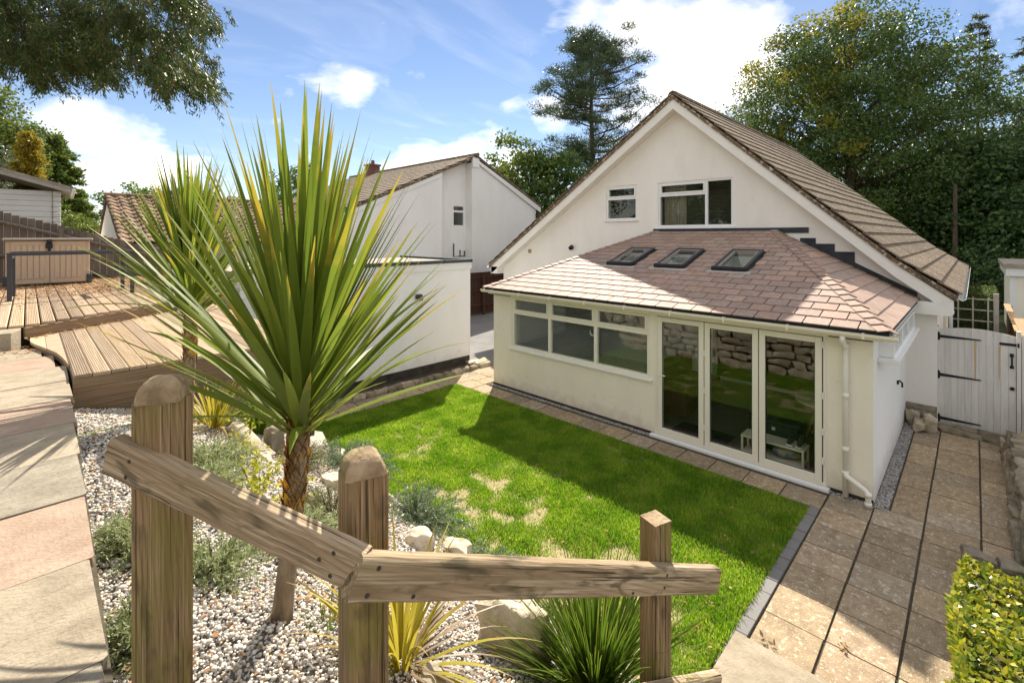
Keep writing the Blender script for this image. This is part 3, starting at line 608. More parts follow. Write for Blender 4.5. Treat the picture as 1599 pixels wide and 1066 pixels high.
# upper path of riven slabs
up = struct(blockpoly('upper_path', [(-3.2, -3.0), (0.165, -3.0), (0.155, 1.2), (0.225, 4.2), (0.25, 5.35), (0.2, 6.4), (0.03, 7.1), (0.0, 7.45), (-3.2, 7.45)], 2.0, 2.262, 'mortar'))
UPS = {k: [slab_mesh('slab', k, 20 + i) for i in range(2)] for k in ('slab_up', 'slab_pink', 'slab_grey')}
yb = [-2.4, -1.8, -1.2, -0.6, 0.0, 0.59, 1.18, 1.77, 2.36, 2.95, 3.54, 4.16, 4.79, 5.38, 6.0, 6.62, 7.2]
kinds = ['slab_up', 'slab_grey', 'slab_up', 'slab_pink', 'slab_up', 'slab_up', 'slab_grey', 'slab_up', 'slab_pink', 'slab_grey', 'slab_up', 'slab_pink', 'slab_up', 'slab_up', 'slab_pink', 'slab_up']
for i in range(16):
    k = kinds[i]; ym = (yb[i] + yb[i + 1]) / 2
    xr = 0.16 + 0.026 * (ym - 1.7) if ym > 1.2 else 0.16
    if ym > 5.4: xr = 0.255 - 0.05 * (ym - 5.4) ** 2 * 1.1 - (0.02 if ym > 6 else 0)
    sl = slab(up, xr - 0.9, xr, yb[i], yb[i + 1], 2.30, 0.05, UPS[k], 'slab', 0.005)
    k2 = kinds[(i + 5) % 16]
    slab(up, xr - 1.81, xr - 0.91, yb[i] + .3, yb[i + 1] + .3, 2.30, 0.05, UPS[k2], 'slab', 0.005)
# sloping gravel bed
nx, ny = 24, 50
V = []; F = []
for j in range(ny + 1):
    y = 1.02 + (5.345 - 1.02) * j / ny
    for i in range(nx + 1):
        x = 0.13 + (xe(y) + 0.0 - 0.13) * i / nx
        V.append((x, y, zb(x, y) - 0.012 + 0.012 * math.sin(x * 7 + y * 5)))
for j in range(ny):
    for i in range(nx): a = j * (nx + 1) + i; F.append((a, a + 1, a + nx + 2, a + nx + 1))
# skirt
n0 = len(V)
for i in range(nx + 1): V.append((V[i][0], 1.02, -0.1))
for i in range(nx): F.append((i + 1, i, n0 + i, n0 + i + 1))
m_ = MB(); m_.add(V, F); bed = struct(obj('gravel_bed', m_, 'gravel_base', None, True))

# ------------------------------------------------------------------ retaining wall of pale rubble (seen in the door glass)
STM = [soft(mesh_of('stone', *rough_block(i), 'stone', False)) for i in range(12)]
STD = [soft(mesh_of('stone', *rough_block(30 + i), 'stone_dk', False)) for i in range(8)]
def stone(name, parent, c, s, ms=STM, yaw=None):
    q = Quaternion((0, 0, 1), rnd.uniform(-.25, .25) if yaw is None else yaw) @ Quaternion((rnd.gauss(0, 1), rnd.gauss(0, 1), 0), rnd.gauss(0, .08))
    return place(name, rnd.choice(ms), c, parent, [q @ EX, q @ EY, q @ EZ], s)
rw = thing('retaining_wall', 'pale rubble retaining wall holding up the gravel bed above the lawn', 'wall', (2.2, 4.8, 0))
mb = MB(); mb.prism([(xe(1.0) - 0.02, 1.03), (xe(8.9) - 0.02, 8.9), (xe(8.9) - .42, 8.9), (xe(5.36) - .42, 5.37), (xe(5.33) - .42, 5.33), (xe(1.0) - 0.42, 1.03)], lambda p, q, d: (p, q, d), -0.05, 1.20)
obj('mortar_core', mb, 'mortar', rw)
z = 0.0; row = 0
while z < 1.22:
    h = rnd.uniform(0.17, 0.27); y = 1.0 + rnd.uniform(0, .2)
    while y < 8.7:
        l = rnd.uniform(0.26, 0.58); top = 0.12 + zb(xe(y), y) - 0.08
        if z + h < top + .05: stone('stone', rw, (xe(y + l / 2) - 0.03, y + l / 2, z + h / 2), (0.12, l / 2 * .99, h / 2 * 1.0), yaw=rnd.uniform(-.05, .05))
        y += l
    z += h
# ------------------------------------------------------------------ garden steps of concrete treads
stp = struct(blockpoly('garden_steps', [(0.2, -1.2), (0.45, -1.2), (0.45, 0.86), (0.2, 0.86)], -0.1, 2.14, 'mortar'))
for i in range(12):
    x0 = 0.47 + 0.305 * i; zt = 2.12 - 0.177 * i
    mb = MB(); mb.box((x0, -0.3, -0.1), (x0 + 0.31, 0.86, zt - 0.05)); obj('riser', mb, 'mortar', stp)
    slab(stp, x0 - 0.02, x0 + 0.33, -0.32, 0.9, zt, 0.05, UPS['slab_up'], 'tread', 0.0, 0.002)
slab(stp, 3.62, 4.335, 0.45, 1.50, 0.045, 0.07, UPS['slab_up'], 'tread', 0.0, 0.002)

# ------------------------------------------------------------------ the white chalet bungalow with its sunroom
house = thing('house', 'white chalet bungalow with brown tiled roof and hipped pink slate sunroom', 'house', (14, 5.5, 0))
GX = 11.75; AY, AZ = 5.48, 7.08; LS, RS = 0.675, 0.906
toX = lambda p, q, d: (d, p, q)                            # (y, z, x)
toY = lambda p, q, d: (p, d, q)
# gable wall with the two first-floor windows
zl = AZ - 0.30 - LS * (11.9 - AY); zr = AZ - 0.30 - RS * (AY - 0.5)
big = (4.12, 3.72, 6.05, 4.90); sml = (6.67, 3.94, 7.67, 4.91)
mb = panel(MB(), [(0.5, 0.0), (11.9, 0.0), (11.9, zl), (AY, AZ - 0.30), (0.5, zr)], [big, sml, (2.2, 0.03, 4.6, 2.1)], toX, GX, GX + 0.26)
obj('gable_wall', mb, 'cream2', house)
mb = MB(); mb.box((GX + 0.262, 0.5, 0), (22.2, 0.75, 2.2)); mb.box((GX + 0.262, 11.65, 0), (22.2, 11.9, 2.5)); mb.prism([(0.752, 0.0), (11.648, 0.0), (11.648, zl), (AY, AZ - .3), (0.752, zr)], toX, 22.0, 22.198)
mb.box((GX + .262, .752, 2.35), (21.99, 11.648, 2.5)); obj('outer_wall', mb, 'cream2', house)
def window(name, parent, y0, z0, y1, z1, x, bars, mat='upvc', fw=0.055, blind=True, sill=True, deep=0.05, slat=0.034, curtain=False):
    """bars: list of ('v', y) full height and ('h', z, ya, yb); panes worked out from the cells given in bars['cells']"""
    mb = MB(); d0, d1 = x + deep - 0.03, x + deep + 0.045
    mb.box((d0, y0, z0), (d1, y0 + fw, z1), .004).box((d0, y1 - fw, z0), (d1, y1, z1), .004).box((d0 + .001, y0 + fw, z0), (d1, y1 - fw, z0 + fw), .004).box((d0 + .001, y0 + fw, z1 - fw), (d1, y1 - fw, z1), .004)
    for v in bars.get('v', []): mb.box((d0 + .002, v - fw * .6, z0 + fw), (d1, v + fw * .6, z1 - fw), .004)
    for (zz, a, b) in bars.get('h', []): mb.box((d0 + .003, a, zz - fw * .6), (d1, b, zz + fw * .6), .004)
    fr = obj(name, mb, mat, parent)
    for (a, b, c, d) in bars['cells']:
        if bars.get('sash', True):
            s = 0.04; q = MB(); q.box((d0 - .012, a, b), (d1 - .02, a + s, d), .004).box((d0 - .012, c - s, b), (d1 - .02, c, d), .004).box((d0 - .011, a + s, b), (d1 - .02, c - s, b + s), .004).box((d0 - .011, a + s, d - s), (d1 - .02, c - s, d), .004)
            if (d - b) < 0.42 or bars.get('allsash'): obj('sash', q, mat, fr)
        g = MB(); g.box((x + deep + .004, a + .004, b + .004), (x + deep + .012, c - .004, d - .004)); obj('pane', g, 'glass', fr)
    if sill:
        s = MB(); s.box((x - 0.05, y0 - 0.05, z0 - 0.045), (x + deep, y1 + 0.05, z0 - 0.002), .008); obj('sill', s, 'upvc', fr)
    if blind:
        s = MB(); zz = z0 + fw; 
        while zz < z1 - fw * 1.2:
            s.add([(x + .13, y0 + .05, zz + .001), (x + .13, y1 - .05, zz + .001), (x + .155, y1 - .05, zz), (x + .155, y0 + .05, zz)], [(3, 2, 1, 0)])
            s.add([(x + .13, y0 + .05, zz - .0004), (x + .13, y1 - .05, zz - .0004), (x + .155, y1 - .05, zz - .0014), (x + .155, y0 + .05, zz - .0014)], [(0, 1, 2, 3)])
            zz += slat
        stuff(obj('blind', s, 'blind', fr, recalc=False))
    if curtain:
        s = MB(); ys = np.linspace(curtain[0], curtain[1], 26)
        V = []; 
        for i, yy in enumerate(ys): V += [(x + .2 + .02 * math.sin(i * 1.9), yy, z0), (x + .2 + .02 * math.sin(i * 1.9), yy, z1)]
        s.add(V, [(2 * i, 2 * i + 2, 2 * i + 3, 2 * i + 1) for i in range(25)]); obj('curtain', s, 'curtain', fr)
    return fr
f_ = 0.055
window('window', house, big[0], big[1], big[2], big[3], GX, {'v': [4.77], 'h': [(4.56, 4.80, 6.0)], 'cells': [(4.175, 3.775, 4.737, 4.845), (4.803, 3.775, 5.995, 4.527), (4.803, 4.593, 5.995, 4.845)], 'allsash': False}, curtain=(5.35, 5.95))
window('window', house, sml[0], sml[1], sml[2], sml[3], GX, {'h': [(4.55, 6.72, 7.62)], 'cells': [(6.725, 3.995, 7.615, 4.517), (6.725, 4.583, 7.615, 4.855)]})
# dark first-floor room behind the glass
mb = MB(); mb.box((GX + 3.0, 3.4, 2.6), (GX + 3.1, 8.5, 4.9)); obj('partition', mb, 'room', house)
# roof sheets
def slope_pt(y): return AZ - (LS * (y - AY) if y > AY else RS * (AY - y))
XV, XB = 11.40, 22.6
def roof_sheet(mb, pts, th):
    # pts: list of (y, z) from ridge down; make a slab XV..XB
    n = len(pts); V = [(XV + .0, y, z) for y, z in pts] + [(XB, y, z) for y, z in pts] + [(XV, y, z - th) for y, z in pts] + [(XB, y, z - th) for y, z in pts]
    F = []
    for i in range(n - 1):
        F += [(i, i + 1, n + i + 1, n + i), (2 * n + i, 3 * n + i, 3 * n + i + 1, 2 * n + i + 1), (i, 2 * n + i, 2 * n + i + 1, i + 1), (n + i, n + i + 1, 3 * n + i + 1, 3 * n + i)]
    F += [(0, n, 3 * n, 2 * n), (n - 1, 3 * n - 1, 4 * n - 1, 2 * n - 1)]
    mb.add(V, F)
Rpts = [(AY, AZ - .02), (1.06, slope_pt(1.06) - .02), (0.22, 2.44)]
Lpts = [(AY, AZ - .02), (12.28, slope_pt(12.28) - .02)]
mb = MB(); roof_sheet(mb, Rpts, 0.10); roof_sheet(mb, Lpts, 0.10)
roof = obj('roof', mb, 'tile', house)
TILE = [mesh_of('roof_tile', *cbox((-.5, -.5, -.5), (.5, .5, .5), 0.03), 'tile') for i in range(1)]
def course_frames(pts, n):
    """positions down a broken slope: list of (point y,z, direction dy,dz)"""
    seg = [(Vector((0, a[0], a[1])), Vector((0, b[0], b[1]))) for a, b in zip(pts[:-1], pts[1:])]
    tot = sum((b - a).length for a, b in seg); out = []
    for k in range(n):
        s = tot * (k + 0.5) / n
        for a, b in seg:
            l = (b - a).length
            if s <= l: out.append((a + (b - a) * (s / l), (b - a).normalized(), tot / n)); break
            s -= l
    return out
rest = MB(); cnt = 0
for k, (p, d, pitch) in enumerate(course_frames([(AY, AZ + .0), (1.06, slope_pt(1.06) + .0), (0.20, 2.455)], 20)):
    nrm = EX.cross(d); nrm = nrm if nrm.z > 0 else -nrm
    x = XV + (0.0 if k % 2 else -0.0) + 0.005; j = 0
    dd = (d + nrm * 0.065).normalized(); nn = EX.cross(dd); nn = nn if nn.z > 0 else -nn
    while x < XB - .1:
        wd = 0.335 if not (j == 0 and k % 2) else 0.17
        c = p + nrm * 0.030 + EX * (x + wd / 2)
        if cnt < 300 and x < 15.9 + 0.0:
            place('roof_tile', TILE[0], c, roof, (EX, dd, nn) if dd.cross(nn).dot(EX) > 0 else (EX, -dd, nn), (wd - .006, pitch * 1.12, 0.026)); cnt += 1
        else:
            v, f = cbox((-wd / 2 + .003, -pitch * .56, -.013), (wd / 2 - .003, pitch * .56, .013)); rest.add([tuple(c + EX * q[0] + dd * q[1] + nn * q[2]) for q in v], f)
        x += wd; j += 1
for k, (p, d, pitch) in enumerate(course_frames([(AY, AZ), (12.28, slope_pt(12.28))], 23)):
    nrm = EX.cross(d); nrm = nrm if nrm.z > 0 else -nrm
    dd = (d + nrm * 0.065).normalized(); nn = EX.cross(dd); nn = nn if nn.z > 0 else -nn
    x = XV
    while x < XB - .1:
        c = p + nrm * 0.03 + EX * (x + .1675); v, f = cbox((-.165, -pitch * .56, -.013), (.165, pitch * .56, .013)); rest.add([tuple(c + EX * q[0] + dd * q[1] + nn * q[2]) for q in v], f); x += .335
stuff(obj('far_roof_tiles', rest, 'tile', roof))
RT = mesh_of('ridge_tile', *(lambda mb: (mb.v, mb.f))(MB().prism([(-.13, -.07), (-.09, 0.02), (0, .06), (.09, .02), (.13, -.07), (.10, -.08), (0, .03), (-.10, -.08)], lambda p, q, d: (d, p, q), -.5, .5)), 'tile')
x = XV
while x < XB - .1: place('ridge_tile', RT, (x + .225, AY, AZ + .035), roof, None, (.44, 1, 1)); x += .45
# dark mortared verge, bargeboards, soffit
def rake(mb, pts, x0, x1, up0, up1):
    n = len(pts); V = []
    for (y, z) in pts: V += [(x0, y, z + up0), (x1, y, z + up0), (x1, y, z + up1), (x0, y, z + up1)]
    F = []
    for i in range(n - 1):
        a = 4 * i; b = a + 4
        for j in range(4): F.append((a + j, a + (j + 1) % 4, b + (j + 1) % 4, b + j))
    F += [(0, 1, 2, 3), (4 * n - 1, 4 * n - 2, 4 * n - 3, 4 * n - 4)]
    mb.add(V, F)
Rb = [(AY, AZ - .12), (1.06, slope_pt(1.06) - .12), (0.27, 2.35)]; Lb = [(AY, AZ - .12), (12.22, slope_pt(12.22) - .12)]
for pts, nm in ((Rb, 'bargeboard'), (Lb, 'bargeboard')):
    mb = MB(); rake(mb, pts, XV + .03, XV + .055, -0.25, 0.0); obj(nm, mb, 'bargeboard', house)
    mb = MB(); rake(mb, pts, XV + .012, XV + .10, 0.005, 0.075); obj('verge_mortar', mb, 'plinth', house)
    mb = MB(); rake(mb, pts, XV + .056, GX - .002, -0.24, -0.215); obj('soffit', mb, 'bargeboard', house)
mb = MB(); mb.box((XV + .03, 11.9, 2.18), (GX + .1, 12.2, 2.42)); obj('box_end', mb, 'bargeboard', house)
mb = MB(); mb.box((XV + .031, 0.30, 2.07), (GX + .06, 0.85, 2.30)); obj('box_end', mb, 'bargeboard', house)
# eaves gutters of the main roof
for y in (0.16, 12.36):
    mb = MB(); mb.prism([(-.055, 0), (-.05, -.05), (0, -.075), (.05, -.05), (.055, 0), (.045, 0), (.04, -.04), (0, -.06), (-.04, -.04), (-.045, 0)], lambda p, q, d, y=y: (d, y + p, 2.43 + q), XV + .02, XB); obj('eaves_gutter', mb, 'upvc', house)
mb = MB(); mb.tube([(15.6, .2, 2.36), (15.6, .40, 2.2), (15.6, .42, 2.1), (15.6, .42, 0.1)], .035); obj('side_downpipe', mb, 'upvc', house)
mb = MB(); mb.tube([(12.8, .42, 2.2), (12.8, .42, .1)], .035); obj('side_downpipe', mb, 'gutter', house)
# stone plinth at the foot of the right hand corner
PL = mesh_of('plinth_stone', *cbox((-.5, -.5, -.5), (.5, .5, .5), .05), 'stone_dk')
for (y0, y1, z0, z1) in ((.50, .72, .0, .12), (.73, .95, .0, .12), (.50, .80, .125, .24), (.81, .95, .125, .24), (.5, .66, .245, .345), (.67, .95, .245, .345)):
    place('plinth_stone', PL, (GX - .02, (y0 + y1) / 2, (z0 + z1) / 2), house, None, (.05, y1 - y0 - .01, z1 - z0 - .008))
# bulkhead lamp, vent
mb = MB(); mb.tube([(GX - .01, 8.9, 3.14), (GX - .03, 8.9, 3.14)], .075, 14); mb.tube([(GX - .03, 8.88, 3.15), (GX - .13, 8.86, 3.12)], [.06, .065], 14); obj('wall_lamp', mb, 'black', house, True)
mb = MB(); mb.box((GX - .012, 10.58, 2.92), (GX - .001, 10.72, 3.05), .003); v = obj('vent', mb, 'fence_new', house)

# sunroom walls
FX = 7.70; YR, YL = 0.95, 8.13; ZT = 2.19
door = (1.46, 0.05, 4.02, 2.15); win = (4.12, 0.97, 7.54, 2.15)
mb = panel(MB(), [(YR, 0), (YL, 0), (YL, ZT), (YR, ZT)], [(door[0], door[1], door[2], door[3]), win], toX, FX, FX + 0.28)
obj('sunroom_front_wall', mb, 'cream', house)  # warm bounced light put into the colour: cream here, white on the sides
hi = (8.2, 1.84, 11.2, 2.15)
mb = panel(MB(), [(FX + .282, 0), (GX - .002, 0), (GX - .002, ZT), (FX + .282, ZT)], [(8.25, 1.88, 11.15, 2.12)], toY, YR, YR + .26)
obj('sunroom_side_wall', mb, 'white', house)
mb = MB(); mb.box((FX + .001, YR - .003, 0.0), (FX + .281, YR + .0, ZT)); obj('corner_return', mb, 'white', house)
mb = panel(MB(), [(FX + .282, 0), (GX - .002, 0), (GX - .002, ZT), (FX + .282, ZT)], [], toY, YL - .26, YL)
obj('sunroom_side_wall', mb, 'white', house)
mb = MB(); mb.box((FX - .006, YR - .006, -.05), (FX, YL + .006, .055)); obj('damp_course', mb, 'plinth', house)
mb = MB(); mb.box((FX + .284, YR + .264, -.06), (GX - .004, YL - .264, .03)); obj('sunroom_floor', mb, 'floor_wood', house)
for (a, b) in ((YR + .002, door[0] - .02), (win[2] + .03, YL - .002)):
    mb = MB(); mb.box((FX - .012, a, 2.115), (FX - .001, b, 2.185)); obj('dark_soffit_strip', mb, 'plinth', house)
# high side windows
mb = MB()
x0, z0, x1, z1 = hi; wy = YR - .17
mb.box((x0, wy, z0), (x1, YR - .001, z0 + .04), .004).box((x0, wy, z1 - .03), (x1, YR - .001, z1), .004)
for k in range(4): xx = x0 + (x1 - x0 - .07) * k / 3; mb.box((xx, wy + .001, z0 + .04), (xx + .07, YR - .001, z1 - .03), .004)
sw = obj('side_window', mb, 'upvc', house)
for k in range(3): g = MB(); xx = x0 + (x1 - x0 - .07) * k / 3; g.box((xx + .075, wy + .03, z0 + .045), (xx + (x1 - x0 - .07) / 3 - .005, wy + .038, z1 - .035)); obj('pane', g, 'glass', sw)
mb = MB(); mb.box((x0 - .12, wy - .06, z0 - .06), (x1 + .1, YR - .001, z0 - .002), .006); obj('sill', mb, 'upvc', sw)
mb = MB(); mb.tube([(10.3, YR - .002, 1.02), (10.3, YR - .03, 1.02)], .035, 10); mb.tube([(10.3, YR - .03, 1.06), (10.3, YR - .07, 1.02), (10.3, YR - .07, .95)], .014, 8); obj('wall_hook', mb, 'black', house)
# three-light window with top openers
ya, za, yb_, zb_ = win; ys3 = [ya, ya + 1.16, ya + 2.32, yb_]
cells = []
for k in range(3):
    a = ys3[k] + (0.06 if k == 0 else 0.035); b = ys3[k + 1] - (0.06 if k == 2 else 0.035)
    cells += [(a, za + .06, b, 1.735), (a, 1.80, b, zb_ - .06)]
sunwin = window('sunroom_window', house, ya, za, yb_, zb_, FX, {'v': [ys3[1], ys3[2]], 'h': [(1.767, ya + .06, yb_ - .06)], 'cells': cells}, 'upvc_cream', 0.06, True, True, 0.045, 0.033)
# bifold doors
mb = MB(); y0, z0, y1, z1 = door; fw = .05
mb.box((FX - .01, y0, z0), (FX + .07, y0 + fw, z1), .004).box((FX - .01, y1 - fw, z0), (FX + .07, y1, z1), .004).box((FX - .009, y0 + fw, z1 - fw), (FX + .07, y1 - fw, z1), .004).box((FX - .009, y0 + fw, z0), (FX + .07, y1 - fw, z0 + .035), .004)
bif = obj('bifold_door', mb, 'upvc_cream', house)
mb = MB(); mb.box((FX - .10, y0 - .04, z0 - .055), (FX - .002, y1 + .06, z0 + .0), .01); obj('door_sill', mb, 'upvc', bif)
wleaf = (y1 - y0 - 2 * fw) / 3
for k in range(3):
    a = y0 + fw + wleaf * k + .006; b = a + wleaf - .012; st = .085; lo, hi_ = z0 + .04, z1 - fw - .006
    mb = MB(); xa, xb = FX - .022, FX + .045
    mb.box((xa, a, lo), (xb, a + st, hi_), .006).box((xa, b - st, lo), (xb, b, hi_), .006).box((xa + .001, a + st, lo), (xb, b - st, lo + st * 1.1), .006).box((xa + .001, a + st, hi_ - st), (xb, b - st, hi_), .006)
    obj('door_leaf', mb, 'upvc_cream', bif)
    g = MB(); g.box((FX + .006, a + st + .002, lo + st * 1.1 + .002), (FX + .014, b - st - .002, hi_ - st - .002)); obj('pane', g, 'glass', bif)
    gk = MB(); 
    for (p, q, r, s) in ((a + st, lo + st * 1.1, a + st + .010, hi_ - st), (b - st - .010, lo + st * 1.1, b - st, hi_ - st), (a + st + .010, lo + st * 1.1, b - st - .010, lo + st * 1.1 + .010), (a + st + .01, hi_ - st - .010, b - st - .01, hi_ - st)): gk.box((FX - .006, p, q), (FX + .004, r, s))
    obj('gasket', gk, 'black', bif)
for k in (1, 2):                                           # black strips standing for the shade in the gaps between leaves, with hinges
    yy = y0 + fw + wleaf * k; mb = MB(); mb.box((FX - .004, yy - .0055, z0 + .05), (FX + .03, yy + .0055, z1 - fw - .01)); obj('gap_shade', mb, 'black', bif)
mb = MB(); mb.box((FX - .016, y0 + fw - .006, z0 + .05), (FX + .03, y0 + fw + .005, z1 - fw)); obj('gap_shade', mb, 'black', bif)
mb = MB(); mb.box((FX - .0115, y0 + fw, z1 - fw - .007), (FX + .03, y1 - fw, z1 - fw + .002)); obj('gap_shade', mb, 'black', bif)
for yy, zs in ((y0 + .045, (.35, .75, 1.25, 1.95)), (y0 + fw + wleaf * 2, (.35, .95, 1.55))):
    for zz in zs: mb = MB(); mb.tube([(FX - .03, yy, zz), (FX - .03, yy, zz + .09)], .012, 8); obj('hinge', mb, 'upvc', bif)
mb = MB(); mb.box((FX - .03, y1 - .115, .93), (FX - .02, y1 - .08, 1.16), .003); mb.tube([(FX - .03, y1 - .098, 1.10), (FX - .075, y1 - .098, 1.10), (FX - .075, y1 - .225, 1.10)], .010, 8); obj('handle', mb, 'plastic_white', bif)

# sunroom roof: front slope, two hips
EVX, EVZ, TPX, TPZ = 7.42, 2.30, 11.66, 3.60
YRe, YLe, YRt, YLt = 0.76, 8.14, 3.18, 6.05
sl_len = math.hypot(TPX - EVX, TPZ - EVZ); su = Vector((TPX - EVX, 0, TPZ - EVZ)).normalized(); sn = EY.cross(su); sn = sn if sn.z > 0 else -sn
toS = lambda p, q, d: tuple(Vector((EVX, p, EVZ)) + su * q + sn * d)
sky = [(2.98, 1.80, 3.58, 2.90), (4.16, 1.80, 4.76, 2.90), (5.31, 1.80, 5.91, 2.90)]
sroof = obj('sunroom_roof', panel(MB(), [(YRe, 0), (YLe, 0), (YLt, sl_len), (YRt, sl_len)], sky, toS, -0.08, -0.004), 'lead', house)
for (ye, yt) in ((YRe, YRt), (YLe, YLt)):
    a, b, c = Vector((EVX, ye, EVZ)), Vector((GX - .01, ye, EVZ + .0)), Vector((GX - .01, yt, TPZ)); d = Vector((TPX, yt, TPZ))
    mb = MB(); V = [a, b, c, d]; mb.add([tuple(v - EZ * .006) for v in V] + [tuple(v - Vector((0, 0, .08))) for v in V], [(0, 1, 2, 3), (7, 6, 5, 4), (0, 4, 5, 1), (1, 5, 6, 2), (2, 6, 7, 3), (3, 7, 4, 0)]); obj('hip_sheet', mb, 'lead', sroof)
SLT = mesh_of('slate_tile', *cbox((-.5, -.5, -.5), (.5, .5, .5), .03), 'slate')
nrow = 18; pit = sl_len / nrow; nt_ = 0
def hipy(s, side):                                         # y of the hip line at slope distance s
    t = s / sl_len; return (YRe + (YRt - YRe) * t) if side == 'r' else (YLe + (YLt - YLe) * t)
su2 = (su - sn * 0.055).normalized(); sn2 = EY.cross(su2); sn2 = sn2 if sn2.z > 0 else -sn2
for r_ in range(nrow):
    s0, s1 = r_ * pit - .02, (r_ + 1) * pit; sm = (s0 + s1) / 2
    lo_, hi_ = hipy(max(s0, 0) + pit * .4, 'r') + .03, hipy(max(s0, 0) + pit * .4, 'l') - .03
    y = YRe - .31 + (0.155 if r_ % 2 else 0)
    while y < hi_:
        a, b = max(y, lo_), min(y + .308, hi_)
        parts_ = [(a, b)]
        for h in sky:
            if s1 > h[1] - .02 and s0 < h[3] - .02:
                new = []
                for (p, q) in parts_:
                    if q <= h[0] - .03 or p >= h[2] + .03: new.append((p, q))
                    else:
                        if p < h[0] - .03: new.append((p, h[0] - .03))
                        if q > h[2] + .03: new.append((h[2] + .03, q))
                parts_ = new
        for (p, q) in parts_:
            if q - p > .05:
                c = Vector(toS((p + q) / 2, sm, 0.016)); place('slate_tile', SLT, c, sroof, (EY, su2, sn2) if EY.cross(su2).dot(sn2) > 0 else (-EY, su2, sn2), (q - p - .013, s1 - s0 + .02, .014)); nt_ += 1
        y += .31
# side slope courses (right), long strips lapping up to the stepped flashing
hr = Vector((0, YRt - YRe, TPZ - EVZ)); hl = hr.length; hu = hr.normalized(); hn = EX.cross(hu); hn = hn if hn.z > 0 else -hn
for k in range(12):
    t0, t1 = k / 12, (k + 1) / 12; xa = EVX + (TPX - EVX) * (t0 + .02); xa2 = EVX + (TPX - EVX) * (t1 + .02)
    p = Vector((0, YRe, EVZ)); A = p + hr * t0 + hn * .034 ; B = p + hr * (t1 + .012) + hn * .018
    xb = GX - .016
    V = [(xa, A.y, A.z), (xb, A.y, A.z), (xb, B.y, B.z), (xa2, B.y, B.z)]; dn = hn * .016
    mb = MB(); mb.add(V + [tuple(Vector(q) - dn) for q in V], [(0, 1, 2, 3), (7, 6, 5, 4), (0, 4, 5, 1), (1, 5, 6, 2), (2, 6, 7, 3), (3, 7, 4, 0)]); obj('slate_course', mb, 'slate', sroof)
hl_ = Vector((0, YLt - YLe, TPZ - EVZ))
for k in range(12):
    t0, t1 = k / 12, (k + 1) / 12; xa = EVX + (TPX - EVX) * (t0 + .02); xa2 = EVX + (TPX - EVX) * (t1 + .02); nl = Vector((0, TPZ - EVZ, YLe - YLt)).normalized()
    p = Vector((0, YLe, EVZ)); A = p + hl_ * t0 + nl * .034; B = p + hl_ * (t1 + .012) + nl * .018; xb = GX - .016
    V = [(xa, A.y, A.z), (xb, A.y, A.z), (xb, B.y, B.z), (xa2, B.y, B.z)]; dn = nl * .016
    mb = MB(); mb.add(V + [tuple(Vector(q) - dn) for q in V], [(0, 1, 2, 3), (7, 6, 5, 4), (0, 4, 5, 1), (1, 5, 6, 2), (2, 6, 7, 3), (3, 7, 4, 0)]); obj('slate_course', mb, 'slate', sroof)
# hip tiles: folded pieces lapping up each hip
def hip(ye, yt, side):
    a = Vector((EVX - .03, ye, EVZ - .01)); b = Vector((TPX, yt, TPZ)); d = (b - a).normalized(); n = 25; L_ = (b - a).length
    front = sn; sidev = hn if side == 'r' else Vector((0, TPZ - EVZ, YLe - YLt)).normalized()
    e1 = d.cross(front).normalized(); 
    if e1.dot(EY if side == 'r' else -EY) < 0: e1 = -e1       # across the front slope, away from the hip
    e2 = d.cross(sidev).normalized()
    if e2.x < 0: e2 = -e2
    nn = (front + sidev).normalized()
    w_ = .125; th = .012; P = []
    st = L_ / n
    p0 = Vector((0, 0, 0)) + nn * .052; p1 = d * st * 1.12 + nn * .034
    V = []
    for base in (p0, p1):
        for off in (e1 * w_ - nn * 0.0, Vector((0, 0, 0)), e2 * w_): V.append(base + off)
    V += [v - nn * th for v in V]
    F = [(0, 1, 4, 3), (1, 2, 5, 4), (6, 9, 10, 7), (7, 10, 11, 8), (0, 3, 9, 6), (2, 8, 11, 5), (0, 6, 7, 1), (1, 7, 8, 2), (3, 4, 10, 9), (4, 5, 11, 10)]
    me = mesh_of('hip_tile', [tuple(v) for v in V], F, 'slate')
    for k in range(n): place('hip_tile', me, a + d * (st * k), sroof)
hip(YRe, YRt, 'r'); hip(YLe, YLt, 'l')
# lead flashing: level strip over the top and steps down each side
mb = MB(); mb.box((GX - .022, YRt - .62, 3.56), (GX - .003, YLt + .12, 3.68)); obj('flashing', mb, 'lead', house)
mb = MB(); mb.add([(TPX - .1, YRt - .1, TPZ - .02), (TPX - .1, YLt + .1, TPZ - .02), (GX - .004, YLt + .1, TPZ + .06), (GX - .004, YRt - .1, TPZ + .06)], [(0, 1, 2, 3)])
mb.add([(TPX - .1, YRt - .1, TPZ - .03), (TPX - .1, YLt + .1, TPZ - .03), (GX - .004, YLt + .1, TPZ + .05), (GX - .004, YRt - .1, TPZ + .05)], [(3, 2, 1, 0)]); obj('flashing', mb, 'lead', house, recalc=False)
for (ya_, yb2, zt) in ((2.43, 2.72, 3.45), (2.09, 2.43, 3.33), (1.75, 2.09, 3.17), (.78, 1.75, 2.96)):
    lowz = lambda y: EVZ + (TPZ - EVZ) * (y - YRe) / (YRt - YRe) + .0
    mb = MB(); poly = [(ya_, lowz(ya_)), (yb2, lowz(yb2)), (yb2, zt), (ya_ + (0.0 if ya_ > 1 else 0.0), max(zt if ya_ > 1 else lowz(ya_) + .12, lowz(ya_) + .02))]
    mb.prism(poly, toX, GX - .020, GX - .0025); obj('flashing_step', mb, 'lead', house)
